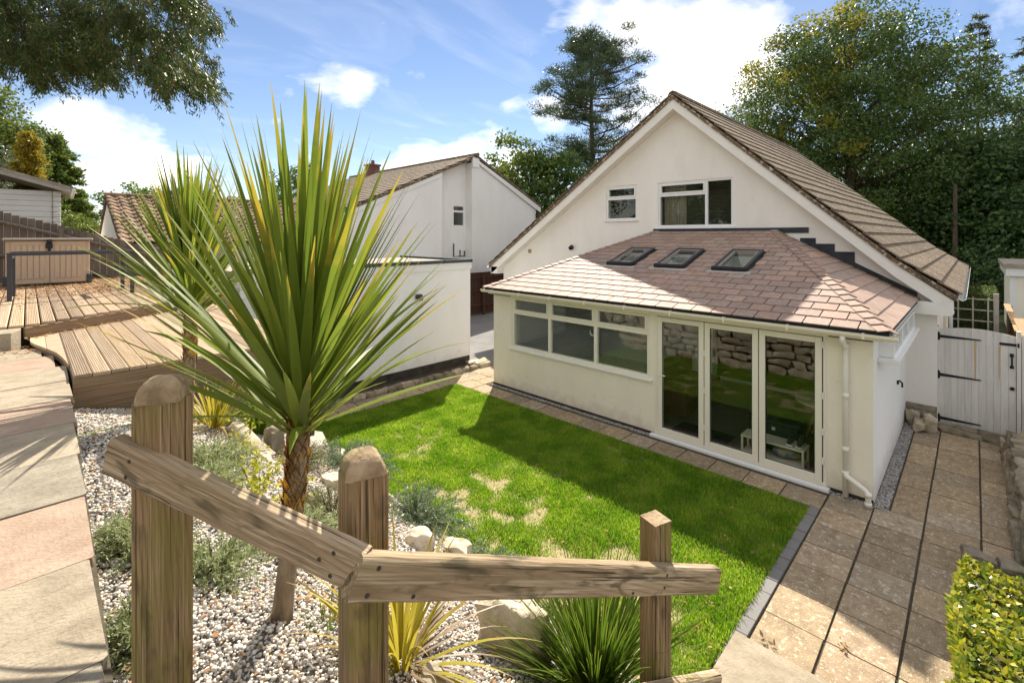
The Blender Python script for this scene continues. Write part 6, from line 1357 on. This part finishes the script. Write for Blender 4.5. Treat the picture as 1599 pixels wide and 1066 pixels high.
sprig_shrub('lavender', 'small lavender tuft hard against the upper path edge', 'lavender', G(.27, 2.12), (.10, .2), .16, 120, .026, 'lavender', 44, 30)
sprig_shrub('lime_shrub', 'wispy twiggy shrub with lime yellow leaves beside the palm trunk', 'shrub', G(.96, 3.08), (.28, .28), .44, 34, .036, 'yellow_twig', 39, 15, None, .35, .6)
sprig_shrub('lime_shrub', 'small lime yellow twigs near the deck, behind the wispy shrub', 'shrub', G(1.10, 3.9), (.16, .2), .42, 14, .034, 'yellow_twig', 40, 12, None, .35, .6)
def rock(c, s, seed, label, yaw=0.0, mat='stone'):
    v, f = rough_block(seed, .15, .22, 8, .006); q = Quaternion((0, 0, 1), yaw) @ Quaternion((1, .4, 0), rnd.uniform(-.2, .2))
    o = place('rock', soft(mesh_of('rock', v, f, mat, False), 32), c, None, [q @ EX, q @ EY, q @ EZ], s); return tag(o, label, 'rock', 'rocks along the bed')
rock((1.50, 1.45, zb(1.50, 1.45) + .07), (.075, .155, .15), 60, 'big pale angular boulder on the gravel beneath the lower rail', .25)
rock((1.72, 2.50, zb(1.72, 2.5) + .03), (.055, .095, .06), 61, 'sharp white rock just right of the middle railing post', .2)
rock((1.97, 2.42, zb(1.97, 2.42) + .02), (.055, .085, .055), 62, 'smaller white rock on the wall edge beside the sharp one', .5)
rock((1.62, 3.45, zb(1.6, 3.45) + .03), (.07, .12, .055), 63, 'ridged white rock half hidden behind the heather')
rock((1.45, 4.20, zb(1.45, 4.2) + .08), (.07, .07, .11), 64, 'upright grey squared rock behind the palm trunk', .4, 'stone_dk')
rock((1.28, 4.25, zb(1.28, 4.25) + .03), (.06, .30, .05), 65, 'long low pinkish rock running along behind the lime shrub', .1)
rock((1.02, 1.38, zb(1.02, 1.38) + .02), (.045, .06, .045), 66, 'small rock at the foot of the striped flax by the post', .1)
# variegated hedge, bottom right
hg = thing('variegated_hedge', 'clipped hedge of yellow and green variegated leaves at the right corner', 'hedge', (4.5, -.6, .1))
def bulge(P): P[:, 1] += .03 * np.sin(P[:, 0] * 5 + P[:, 2] * 4); P[:, 2] += .03 * np.sin(P[:, 0] * 6 + 1) + .025 * np.sin(P[:, 1] * 7); return P
P = bulge(box_points((3.75, -1.6, .12), (5.28, .10, .90), 15000)); up_ = rand_dirs(len(P)); up_[:, 2] = np.abs(up_[:, 2]) * .8; V, F = leaves(P, .048, .030, up_); obj_np('foliage', V, F, 'hedge', hg)
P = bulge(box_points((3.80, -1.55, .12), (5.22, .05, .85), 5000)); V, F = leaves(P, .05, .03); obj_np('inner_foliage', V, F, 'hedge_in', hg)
mb = MB()
for k in range(30): a, b = rnd.uniform(3.9, 5.1), rnd.uniform(-1.4, -.1); mb.tube([(a, b, .1), (a + rnd.uniform(-.1, .1), b + rnd.uniform(-.1, .1), .5), (a + rnd.uniform(-.2, .2), b + rnd.uniform(-.15, .15), .8)], [.012, .008, .004], 5)
obj('stems', mb, 'bark', hg)
hb = thing('hanging_basket', 'small hanging basket of green foliage and pale flowers on the garage corner', 'basket', (8.6, 10.4, 1.9))
P = np.array([[8.62, 10.4, 2.05]]) + rand_dirs(420) * rng.uniform(.3, 1, (420, 1)) * np.array([.17, .17, .16]); V, F = leaves(P, .06, .04); obj_np('foliage', V, F, 'basket', hb)
mb = MB(); mb.tube([(8.49, 10.4, 2.55), (8.62, 10.4, 2.56)], .01, 6)
for a in (0, 2.1, 4.2): mb.tube([(8.62, 10.4, 2.55), (8.62 + .15 * math.cos(a), 10.4 + .15 * math.sin(a), 2.05)], .006, 5)
obj('bracket', mb, 'bench_white', hb)
mb = MB(); mb.tube([(8.62, 10.4, 1.86), (8.62, 10.4, 1.90), (8.62, 10.4, 2.03)], [.05, .12, .16], 12); obj('bowl', mb, 'bark', hb)

n = 9000; x = rng.uniform(5.4, 12.4, n); y = -.72 - np.abs(rng.normal(0, 1, n)) * 1.6; k = vnoise(x, y, 1.6, 9) > .38; P = np.stack([x, y, .15 + rng.uniform(0, .22, n)], 1)[k]
stuff(obj_np('ground_cover', *leaves(P, .07, .045), 'box_hedge'))
# ------------------------------------------------------------------ trees
def at(px, d, z): l = (px - 800) / 740 * d; p = Fw * d + Rw * l; return Vector((p.x, p.y, z))
def broadleaf(name, label, cat, base, blobs, n_clump, per, leaf, mat, seed, clump_r=(.7, 1.3), mat2=None, frac2=0, dir2=None, trunk_r=.35, bark='bark', shell=.45, inner=.25, group=None):
    """blobs: (offset xyz, radii xyz). leaves in clumps through the outer part of every blob"""
    r = np.random.default_rng(seed); root = thing(name, label, cat, base, group); base = Vector(base); C = []; own = []
    vol = np.array([b[1][0] * b[1][1] + b[1][0] * b[1][2] for b in blobs]); share = np.maximum(1, (n_clump * vol / vol.sum()).astype(int))
    for (o, rad), k in zip(blobs, share):
        d = rand_dirs(k, r); s = np.where(r.random(k) < inner, r.uniform(.35, .75, k), r.uniform(.78, 1.04, k)); lob = 1 + .13 * np.sin(d[:, 0] * 5 + seed) * np.cos(d[:, 2] * 6 + d[:, 1] * 4)
        C.append(np.array(base) + np.array(o) + d * (s * lob)[:, None] * np.array(rad))
    C = np.concatenate(C); R = r.uniform(*clump_r, len(C)); P = clumps(C, R, per, r, .6, shell)
    D = rand_dirs(len(P), r); D[:, 2] -= .35
    if mat2:
        cc = (C - C.mean(0)); sc_ = cc @ np.array(dir2) / (np.abs(cc @ np.array(dir2)).max()) + r.normal(0, .22, len(C)); m2 = np.repeat(sc_ > np.quantile(sc_, 1 - frac2), per)
        V, F = leaves(P[~m2], leaf, leaf * .62, D[~m2], r); obj_np('foliage', V, F, mat, root); V, F = leaves(P[m2], leaf, leaf * .62, D[m2], r); obj_np('foliage', V, F, mat2, root)
    else: V, F = leaves(P, leaf, leaf * .62, D, r); obj_np('foliage', V, F, mat, root)
    top = max(b[0][2] + b[1][2] * .5 for b in blobs)
    mb = MB(); tp = [base + Vector((.25 * math.sin(s * 3 + seed), .25 * math.sin(s * 2.3), top * s)) for s in np.linspace(-.02, 1, 9)]; mb.tube(tp, [trunk_r * (1.15 - s) for s in np.linspace(0, 1, 9)], 9)
    obj('trunk', mb, bark, root, True); mb = MB()
    for i in r.choice(len(C), min(len(C), 60), False):
        c = Vector(C[i].tolist()); s = min(.92, max(.15, (c.z - base.z) / top * .72)); st = base + Vector((.25 * math.sin(s * 3 + seed), .25 * math.sin(s * 2.3), top * s)); md = st.lerp(c, .5) + Vector((0, 0, .06 * (c - st).length)); k = trunk_r * (1.1 - s)
        mb.tube([st, md, c], [k * .38, k * .22, .02], 5)
    obj('limbs', mb, bark, root, True); return root
def conifer(name, label, cat, base, h, rad, n_whorl, per, leaf, mat, seed, z0=.25, droop=.25, trunk_r=.3, top_pow=.9, bark='pine_bark', tuft=.35, lw=.2, group=None, gap=0.0):
    r = np.random.default_rng(seed); root = thing(name, label, cat, base, group); base = Vector(base); mb = MB(); Ps = []; Ds = []
    for w_ in range(n_whorl):
        t = (w_ + r.random() * .6) / n_whorl; z = h * (z0 + (1 - z0) * t); L0 = rad * ((1 - t) ** top_pow * .92 + .08)
        for k in range(int(r.integers(4, 7))):
            if r.random() < gap: continue
            a = r.uniform(0, 6.283); L_ = L0 * r.uniform(.55, 1.12); d = np.array([math.cos(a), math.sin(a), 0]); m = 9; tt = np.linspace(0, 1, m)[:, None]
            line = np.array(base) + np.array([0, 0, z]) + d * L_ * tt + np.array([0, 0, 1]) * (-droop * L_ * tt ** 1.6 + .10 * L_ * tt); mb.tube([tuple(p) for p in line[::2]], [trunk_r * .16 * (1 - .9 * s) + .008 for s in np.linspace(0, 1, 5)], 4, False)
            q = int(per * (.4 + .6 * L_ / rad)); ti = r.uniform(.18, 1, q) ** .8; i0 = np.clip((ti * (m - 1)).astype(int), 0, m - 2); P = line[i0] + (line[i0 + 1] - line[i0]) * ((ti * (m - 1)) - i0)[:, None]
            sd_ = np.array([-d[1], d[0], 0]); P = P + sd_ * (r.normal(0, 1, q) * tuft * L_ * .5 * (1.1 - ti))[:, None] + r.normal(0, .10, (q, 3)) * np.array([1, 1, .8]) * max(.4, tuft * 2)
            D = d * .5 + rand_dirs(q, r) * .8; D[:, 2] -= droop * .6; Ps.append(P); Ds.append(D)
    P = np.concatenate(Ps); V, F = leaves(P, leaf, leaf * lw, np.concatenate(Ds), r); obj_np('foliage', V, F, mat, root)
    t = MB(); t.tube([base + EZ * (h * s) + Vector((.1 * math.sin(s * 5), .1 * math.sin(s * 4 + 1), 0)) for s in np.linspace(-.01, 1, 9)], [trunk_r * (1.02 - .97 * s) for s in np.linspace(0, 1, 9)], 9); obj('trunk', t, bark, root, True); obj('limbs', mb, bark, root, True); return root

# great beech behind the bungalow
b = at(1335, 31, -.5)
broadleaf('beech_tree', 'huge rounded beech behind the brown roof, yellowing on its left shoulder', 'beech tree', b, [((0, 0, 10.5), (7.0, 7.0, 7.5)), ((-1.6, 1.8, 13.5), (4.6, 4.6, 4.8)), ((1.0, 0, 15.8), (3.8, 3.8, 3.6)), ((-3.0, 3.6, 9.2), (4.2, 4.2, 4.2)), ((3.4, -3.6, 9.5), (4.8, 4.8, 5.6)), ((3, -3, 4.5), (5, 5, 4))], 1000, 125, .20, 'beech', 51, (.7, 1.5), 'beech_y', .06, tuple((-Rw * .9 + EZ * .55)), .55)
# Scots pine
def pine(base, h):
    r = np.random.default_rng(52); root = thing('pine_tree', 'tall Scots pine with flat layered crown rising between the two houses', 'pine tree', base); base = Vector(base); mb = MB(); C = []; R = []
    for k in range(120):
        t = r.uniform(.30, 1); z = h * t; L_ = (6.0 * (1 - ((t - .55) / .48) ** 2 * .80) if t > .55 else 5.6 * (.4 + .6 * (t - .28) / .27)) * r.uniform(.35, 1.05); L_ = max(L_, .5); a = r.uniform(0, 6.283); d = Vector((math.cos(a), math.sin(a), 0))
        p0 = base + EZ * (z - .1); p1 = p0 + d * L_ * .5 + EZ * (.02 * L_); p2 = p0 + d * L_ + EZ * (.20 * L_); mb.tube([p0, p1, p2], [.13 * (1.1 - t), .07, .02], 5, False)
        if t < .42 and r.random() < .5: continue
        for s in (1.0, .78, .55): c = p0.lerp(p2, s) + Vector((r.normal(0, .5), r.normal(0, .5), r.normal(0, .25))); C.append(tuple(c)); R.append(r.uniform(.6, 1.25))
    C = np.array(C); P = clumps(C, np.array(R), 190, r, .42, .6); D = rand_dirs(len(P), r); D[:, 2] += .5; V, F = leaves(P, .30, .05, D, r); obj_np('foliage', V, F, 'pine', root)
    t = MB(); t.tube([base + EZ * (h * s) + Vector((.25 * math.sin(s * 4), .15 * math.sin(s * 3), 0)) for s in np.linspace(-.01, .97, 9)], [.42 * (1.02 - .9 * s) for s in np.linspace(0, 1, 9)], 10); obj('trunk', t, 'pine_bark', root, True); obj('limbs', mb, 'pine_bark', root, True)
pine(at(925, 40, 0), 20.2)
broadleaf('oak_tree', 'round green broadleaved tree between the neighbouring house and the pine', 'broadleaf tree', at(838, 31, -.5), [((0, 0, 6.3), (3.0, 3.0, 3.6)), ((-.9, .9, 8.2), (2.1, 2.1, 2.2)), ((2.2, -2.2, 6.0), (2.8, 2.8, 3.4)), ((0, 0, 3.5), (3.2, 3.2, 2.8))], 300, 95, .24, 'oak', 53, (.5, 1.0), 'laurel', .12, tuple(-Rw + EZ * .6), .3)
conifer('larch_tree', 'slender sparse larch standing against the sky right of the beech', 'larch', at(1527, 36, 0), 20.6, 3.6, 30, 120, .26, 'larch', 54, .25, .30, .22, .8, gap=.1, lw=.22)
conifer('fir_tree', 'dark layered conifer cut off by the right edge of the photo', 'conifer', at(1640, 30, 0), 19.5, 5.0, 30, 240, .30, 'pine', 55, .18, .35, .35, .8)
# wood behind and right of the house
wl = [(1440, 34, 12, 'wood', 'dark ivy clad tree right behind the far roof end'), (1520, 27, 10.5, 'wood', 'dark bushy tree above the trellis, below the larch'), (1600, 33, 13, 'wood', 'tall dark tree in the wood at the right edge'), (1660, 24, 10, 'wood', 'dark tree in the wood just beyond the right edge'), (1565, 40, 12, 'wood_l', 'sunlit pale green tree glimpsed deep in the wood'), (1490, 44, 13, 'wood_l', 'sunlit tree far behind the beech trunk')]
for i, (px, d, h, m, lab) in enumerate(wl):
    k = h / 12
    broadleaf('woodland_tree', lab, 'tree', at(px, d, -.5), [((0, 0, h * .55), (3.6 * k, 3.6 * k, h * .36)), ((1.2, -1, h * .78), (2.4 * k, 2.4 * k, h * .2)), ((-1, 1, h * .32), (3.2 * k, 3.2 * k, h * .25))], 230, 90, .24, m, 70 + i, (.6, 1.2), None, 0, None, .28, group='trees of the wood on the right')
for i, (px, d, lab) in enumerate(((1492, 25, 'bare brown trunk standing left in front of the dark wood'), (1583, 26, 'bare brown trunk standing right in front of the dark wood'))):
    b = at(px, d, 0); rt = thing('bare_trunk', lab, 'tree trunk', b); mb = MB(); mb.tube([b + EZ * (6.2 * s) + Vector((.2 * math.sin(s * 4 + i), 0, 0)) for s in np.linspace(0, 1, 8)], [.15 * (1.05 - .5 * s) for s in np.linspace(0, 1, 8)], 9); obj('trunk', mb, 'bark', rt, True)
for i, (px, d, w_, h, m, lab) in enumerate(((1545, 23.5, 2.6, 2.6, 'wood', 'dark evergreen shrub mass behind the trellis hedge'), (1500, 29, 2.8, 3.2, 'wood', 'dark evergreen undergrowth left of the bare trunk'), (1610, 28, 3.0, 3.4, 'wood', 'dark undergrowth behind the cream outbuilding'), (1420, 33, 3.4, 4, 'wood', 'dark undergrowth below the beech'))):
    broadleaf('evergreen_shrub', lab, 'shrub', at(px, d, -.2), [((0, 0, h * .5), (w_, w_, h * .55))], 110, 90, .17, m, 90 + i, (.4, .8), None, 0, None, .08, group='undergrowth of the wood')
wd = stuff(obj_np('distant_wood', *leaves(clumps(np.array([tuple(at(px, rng.uniform(60, 72), rng.uniform(0, h))) for px, h in zip(rng.uniform(1330, 1800, 420), rng.uniform(6, 15, 420))]), 1.8, 60), .5, .3), 'wood'))
# trees on the left beyond the summerhouse
broadleaf('laurel_tree', 'tall sunlit yellow green evergreen at the far left under the overhanging branch', 'tree', at(-16, 21, 2), [((0, 0, 4.6), (1.9, 1.9, 3.0)), ((-.5, .4, 6.6), (1.5, 1.5, 1.9)), ((.5, -.4, 5.8), (1.2, 1.2, 1.3))], 190, 100, .15, 'laurel', 101, (.35, .75), None, 0, None, .2)
broadleaf('grey_green_bush', 'grey green bush directly above the summerhouse roof', 'bush', at(12, 18, 2), [((0, 0, 3.1), (1.5, 1.5, 1.7))], 80, 90, .11, 'olive', 102, (.3, .6), None, 0, None, .1)
conifer('golden_conifer', 'golden yellow conifer above the summerhouse eave', 'conifer', at(45, 17.5, 2), 5.35, 1.0, 26, 260, .14, 'gold', 103, .05, .1, .1, .7, lw=.4)
conifer('green_conifer', 'broad green conifer sloping down behind the summerhouse eave', 'conifer', at(82, 24, 2), 6.7, 2.3, 28, 360, .2, 'conif', 104, .05, .2, .16, .75, lw=.4)
conifer('green_conifer', 'smaller yellow green conifer left of the tiled outbuilding', 'conifer', at(122, 26, 2), 4.0, 1.7, 20, 240, .17, 'conif', 105, .02, .15, .14, .8, lw=.4)
conifer('green_conifer', 'narrow green spire between the two larger conifers', 'conifer', at(100, 28, 2), 6.2, 1.6, 20, 200, .18, 'conif', 108, .05, .15, .14, .8, lw=.4)
broadleaf('leafy_bush', 'leafy pale bush between the summerhouse and tiled outbuilding', 'bush', at(118, 19, 2), [((0, 0, 1.4), (1.0, 1.0, 1.0)), ((.5, -.5, 1.1), (.8, .8, .8)), ((-.6, .5, 1.3), (.8, .8, .8))], 80, 90, .10, 'olive', 106, (.25, .5), 'laurel', .4, (0, 0, 1), .08)
for i, (px, d, h, w_) in enumerate(((215, 55, 9.6, 3.2), (290, 60, 10.0, 4.0), (355, 62, 8.5, 3.5), (470, 60, 12.5, 4.5), (540, 64, 9.5, 3.5), (700, 62, 13.4, 1.1))):
    broadleaf('distant_tree', ('far off tree left of the back palm', 'far off tree behind the back palm', 'far off tree seen between the palms', 'taller far off tree behind the front palm', 'far off tree right of the front palm', 'wispy treetop peeping over the neighbouring roof ridge')[i], 'tree', at(px, d, 0), [((0, 0, h * .62), (w_, w_, h * .36))], 110, 70, .34, 'oak', 110 + i, (.6, 1.2), None, 0, None, .25, group='far off trees on the skyline')
for i, (x, y, h) in enumerate(((-13, 13, 9), (-16, 19, 11), (-14, 5, 8), (-15, 27, 10))):
    broadleaf('garden_tree', ('broad leafy tree', 'tallest leafy tree', 'smallest leafy tree', 'farthest leafy tree')[i] + ' on the upper terrace behind the viewer, facing the gable', 'tree', (x, y, 2), [((0, 0, h * .55), (3.2, 3.2, h * .4))], 120, 80, .26, 'oak', 130 + i, (.6, 1.2), None, 0, None, .25, group='trees on the upper terrace behind')
# overhanging drooping evergreen, upper left
oh = thing('overhanging_tree', 'drooping evergreen branch hanging into the upper left of the view', 'tree', at(-420, 7.2, 2.0))
def branch_volume():
    r = np.random.default_rng(120); lower = np.array([(-160, 150), (0, 110), (40, 165), (62, 180), (95, 165), (120, 140), (150, 163), (180, 152), (200, 112), (222, 140), (245, 168), (290, 186), (325, 165), (332, 105), (348, 50), (364, -10), (372, -60)], float)
    Ps = []; Ds = []; mb = MB(); n = 0
    cent = []
    while len(cent) < 330:
        px = r.uniform(-170, 322); d = r.uniform(5.2, 8.2); lo_ = np.interp(px, lower[:, 0], lower[:, 1]); py = lo_ - 48 - abs(r.normal(0, 1)) * 110
        if py > -320: cent.append((px, d, py))
    for (cpx, cd, cpy) in cent:
        l = (cpx - 800) / 740 * cd; c0 = np.array(Fw * cd + Rw * l) + np.array([0, 0, 3.5 + (368 - cpy) / 740 * cd]); ba = r.uniform(0, 6.283); bd = np.array([math.cos(ba) * .6, math.sin(ba) * .6, -.35]); bd = bd + np.array(Rw) * .5; bd /= np.linalg.norm(bd); bl = r.uniform(.35, .7)
        mb.tube([tuple(c0 - bd * bl * .6), tuple(c0), tuple(c0 + bd * bl * .5 - np.array([0, 0, .06]))], [.009, .006, .002], 4, False)
        for k in range(15):
            n += 1; t0 = r.uniform(-.5, .5); c = c0 + bd * bl * t0 + r.normal(0, .05, 3); L_ = r.uniform(.14, .34)
            dirn = bd * r.uniform(.1, .5) + r.normal(0, .22, 3) + np.array([0, 0, -.7]); dirn /= np.linalg.norm(dirn)
            q = 34; t = r.uniform(0, 1, q)[:, None]; Pp = c + dirn * L_ * t + r.normal(0, .016, (q, 3)); D = dirn * .9 + rand_dirs(q, r) * .6; Ps.append(Pp); Ds.append(D)
    P = np.concatenate(Ps); V, F = leaves(P, .062, .0135, np.concatenate(Ds), r); obj_np('foliage', V, F, 'yew', oh); stuff(obj('twigs', mb, 'bark', oh))
    b = at(-420, 7.2, 2.0); t = MB(); t.tube([b, b + EZ * 3, b + EZ * 7, b + EZ * 11], [.34, .30, .24, .12], 10); obj('trunk', t, 'bark', oh, True)
    lm = MB()
    for (px, py, d) in ((60, 60, 6.2), (180, 30, 6.8), (300, 60, 6.4), (250, -60, 7.2), (340, -40, 6.0), (120, 100, 7.4), (280, 110, 6.8), (30, -80, 6.0)):
        e = at(px, d, 3.5 + (368 - py) / 740 * d); s = b + EZ * (e.z - b.z - .3); m1 = s.lerp(e, .5) + EZ * .35; lm.tube([s, m1, e], [.05, .02, .005], 6)
    obj('limbs', lm, 'bark', oh, True)
branch_volume()
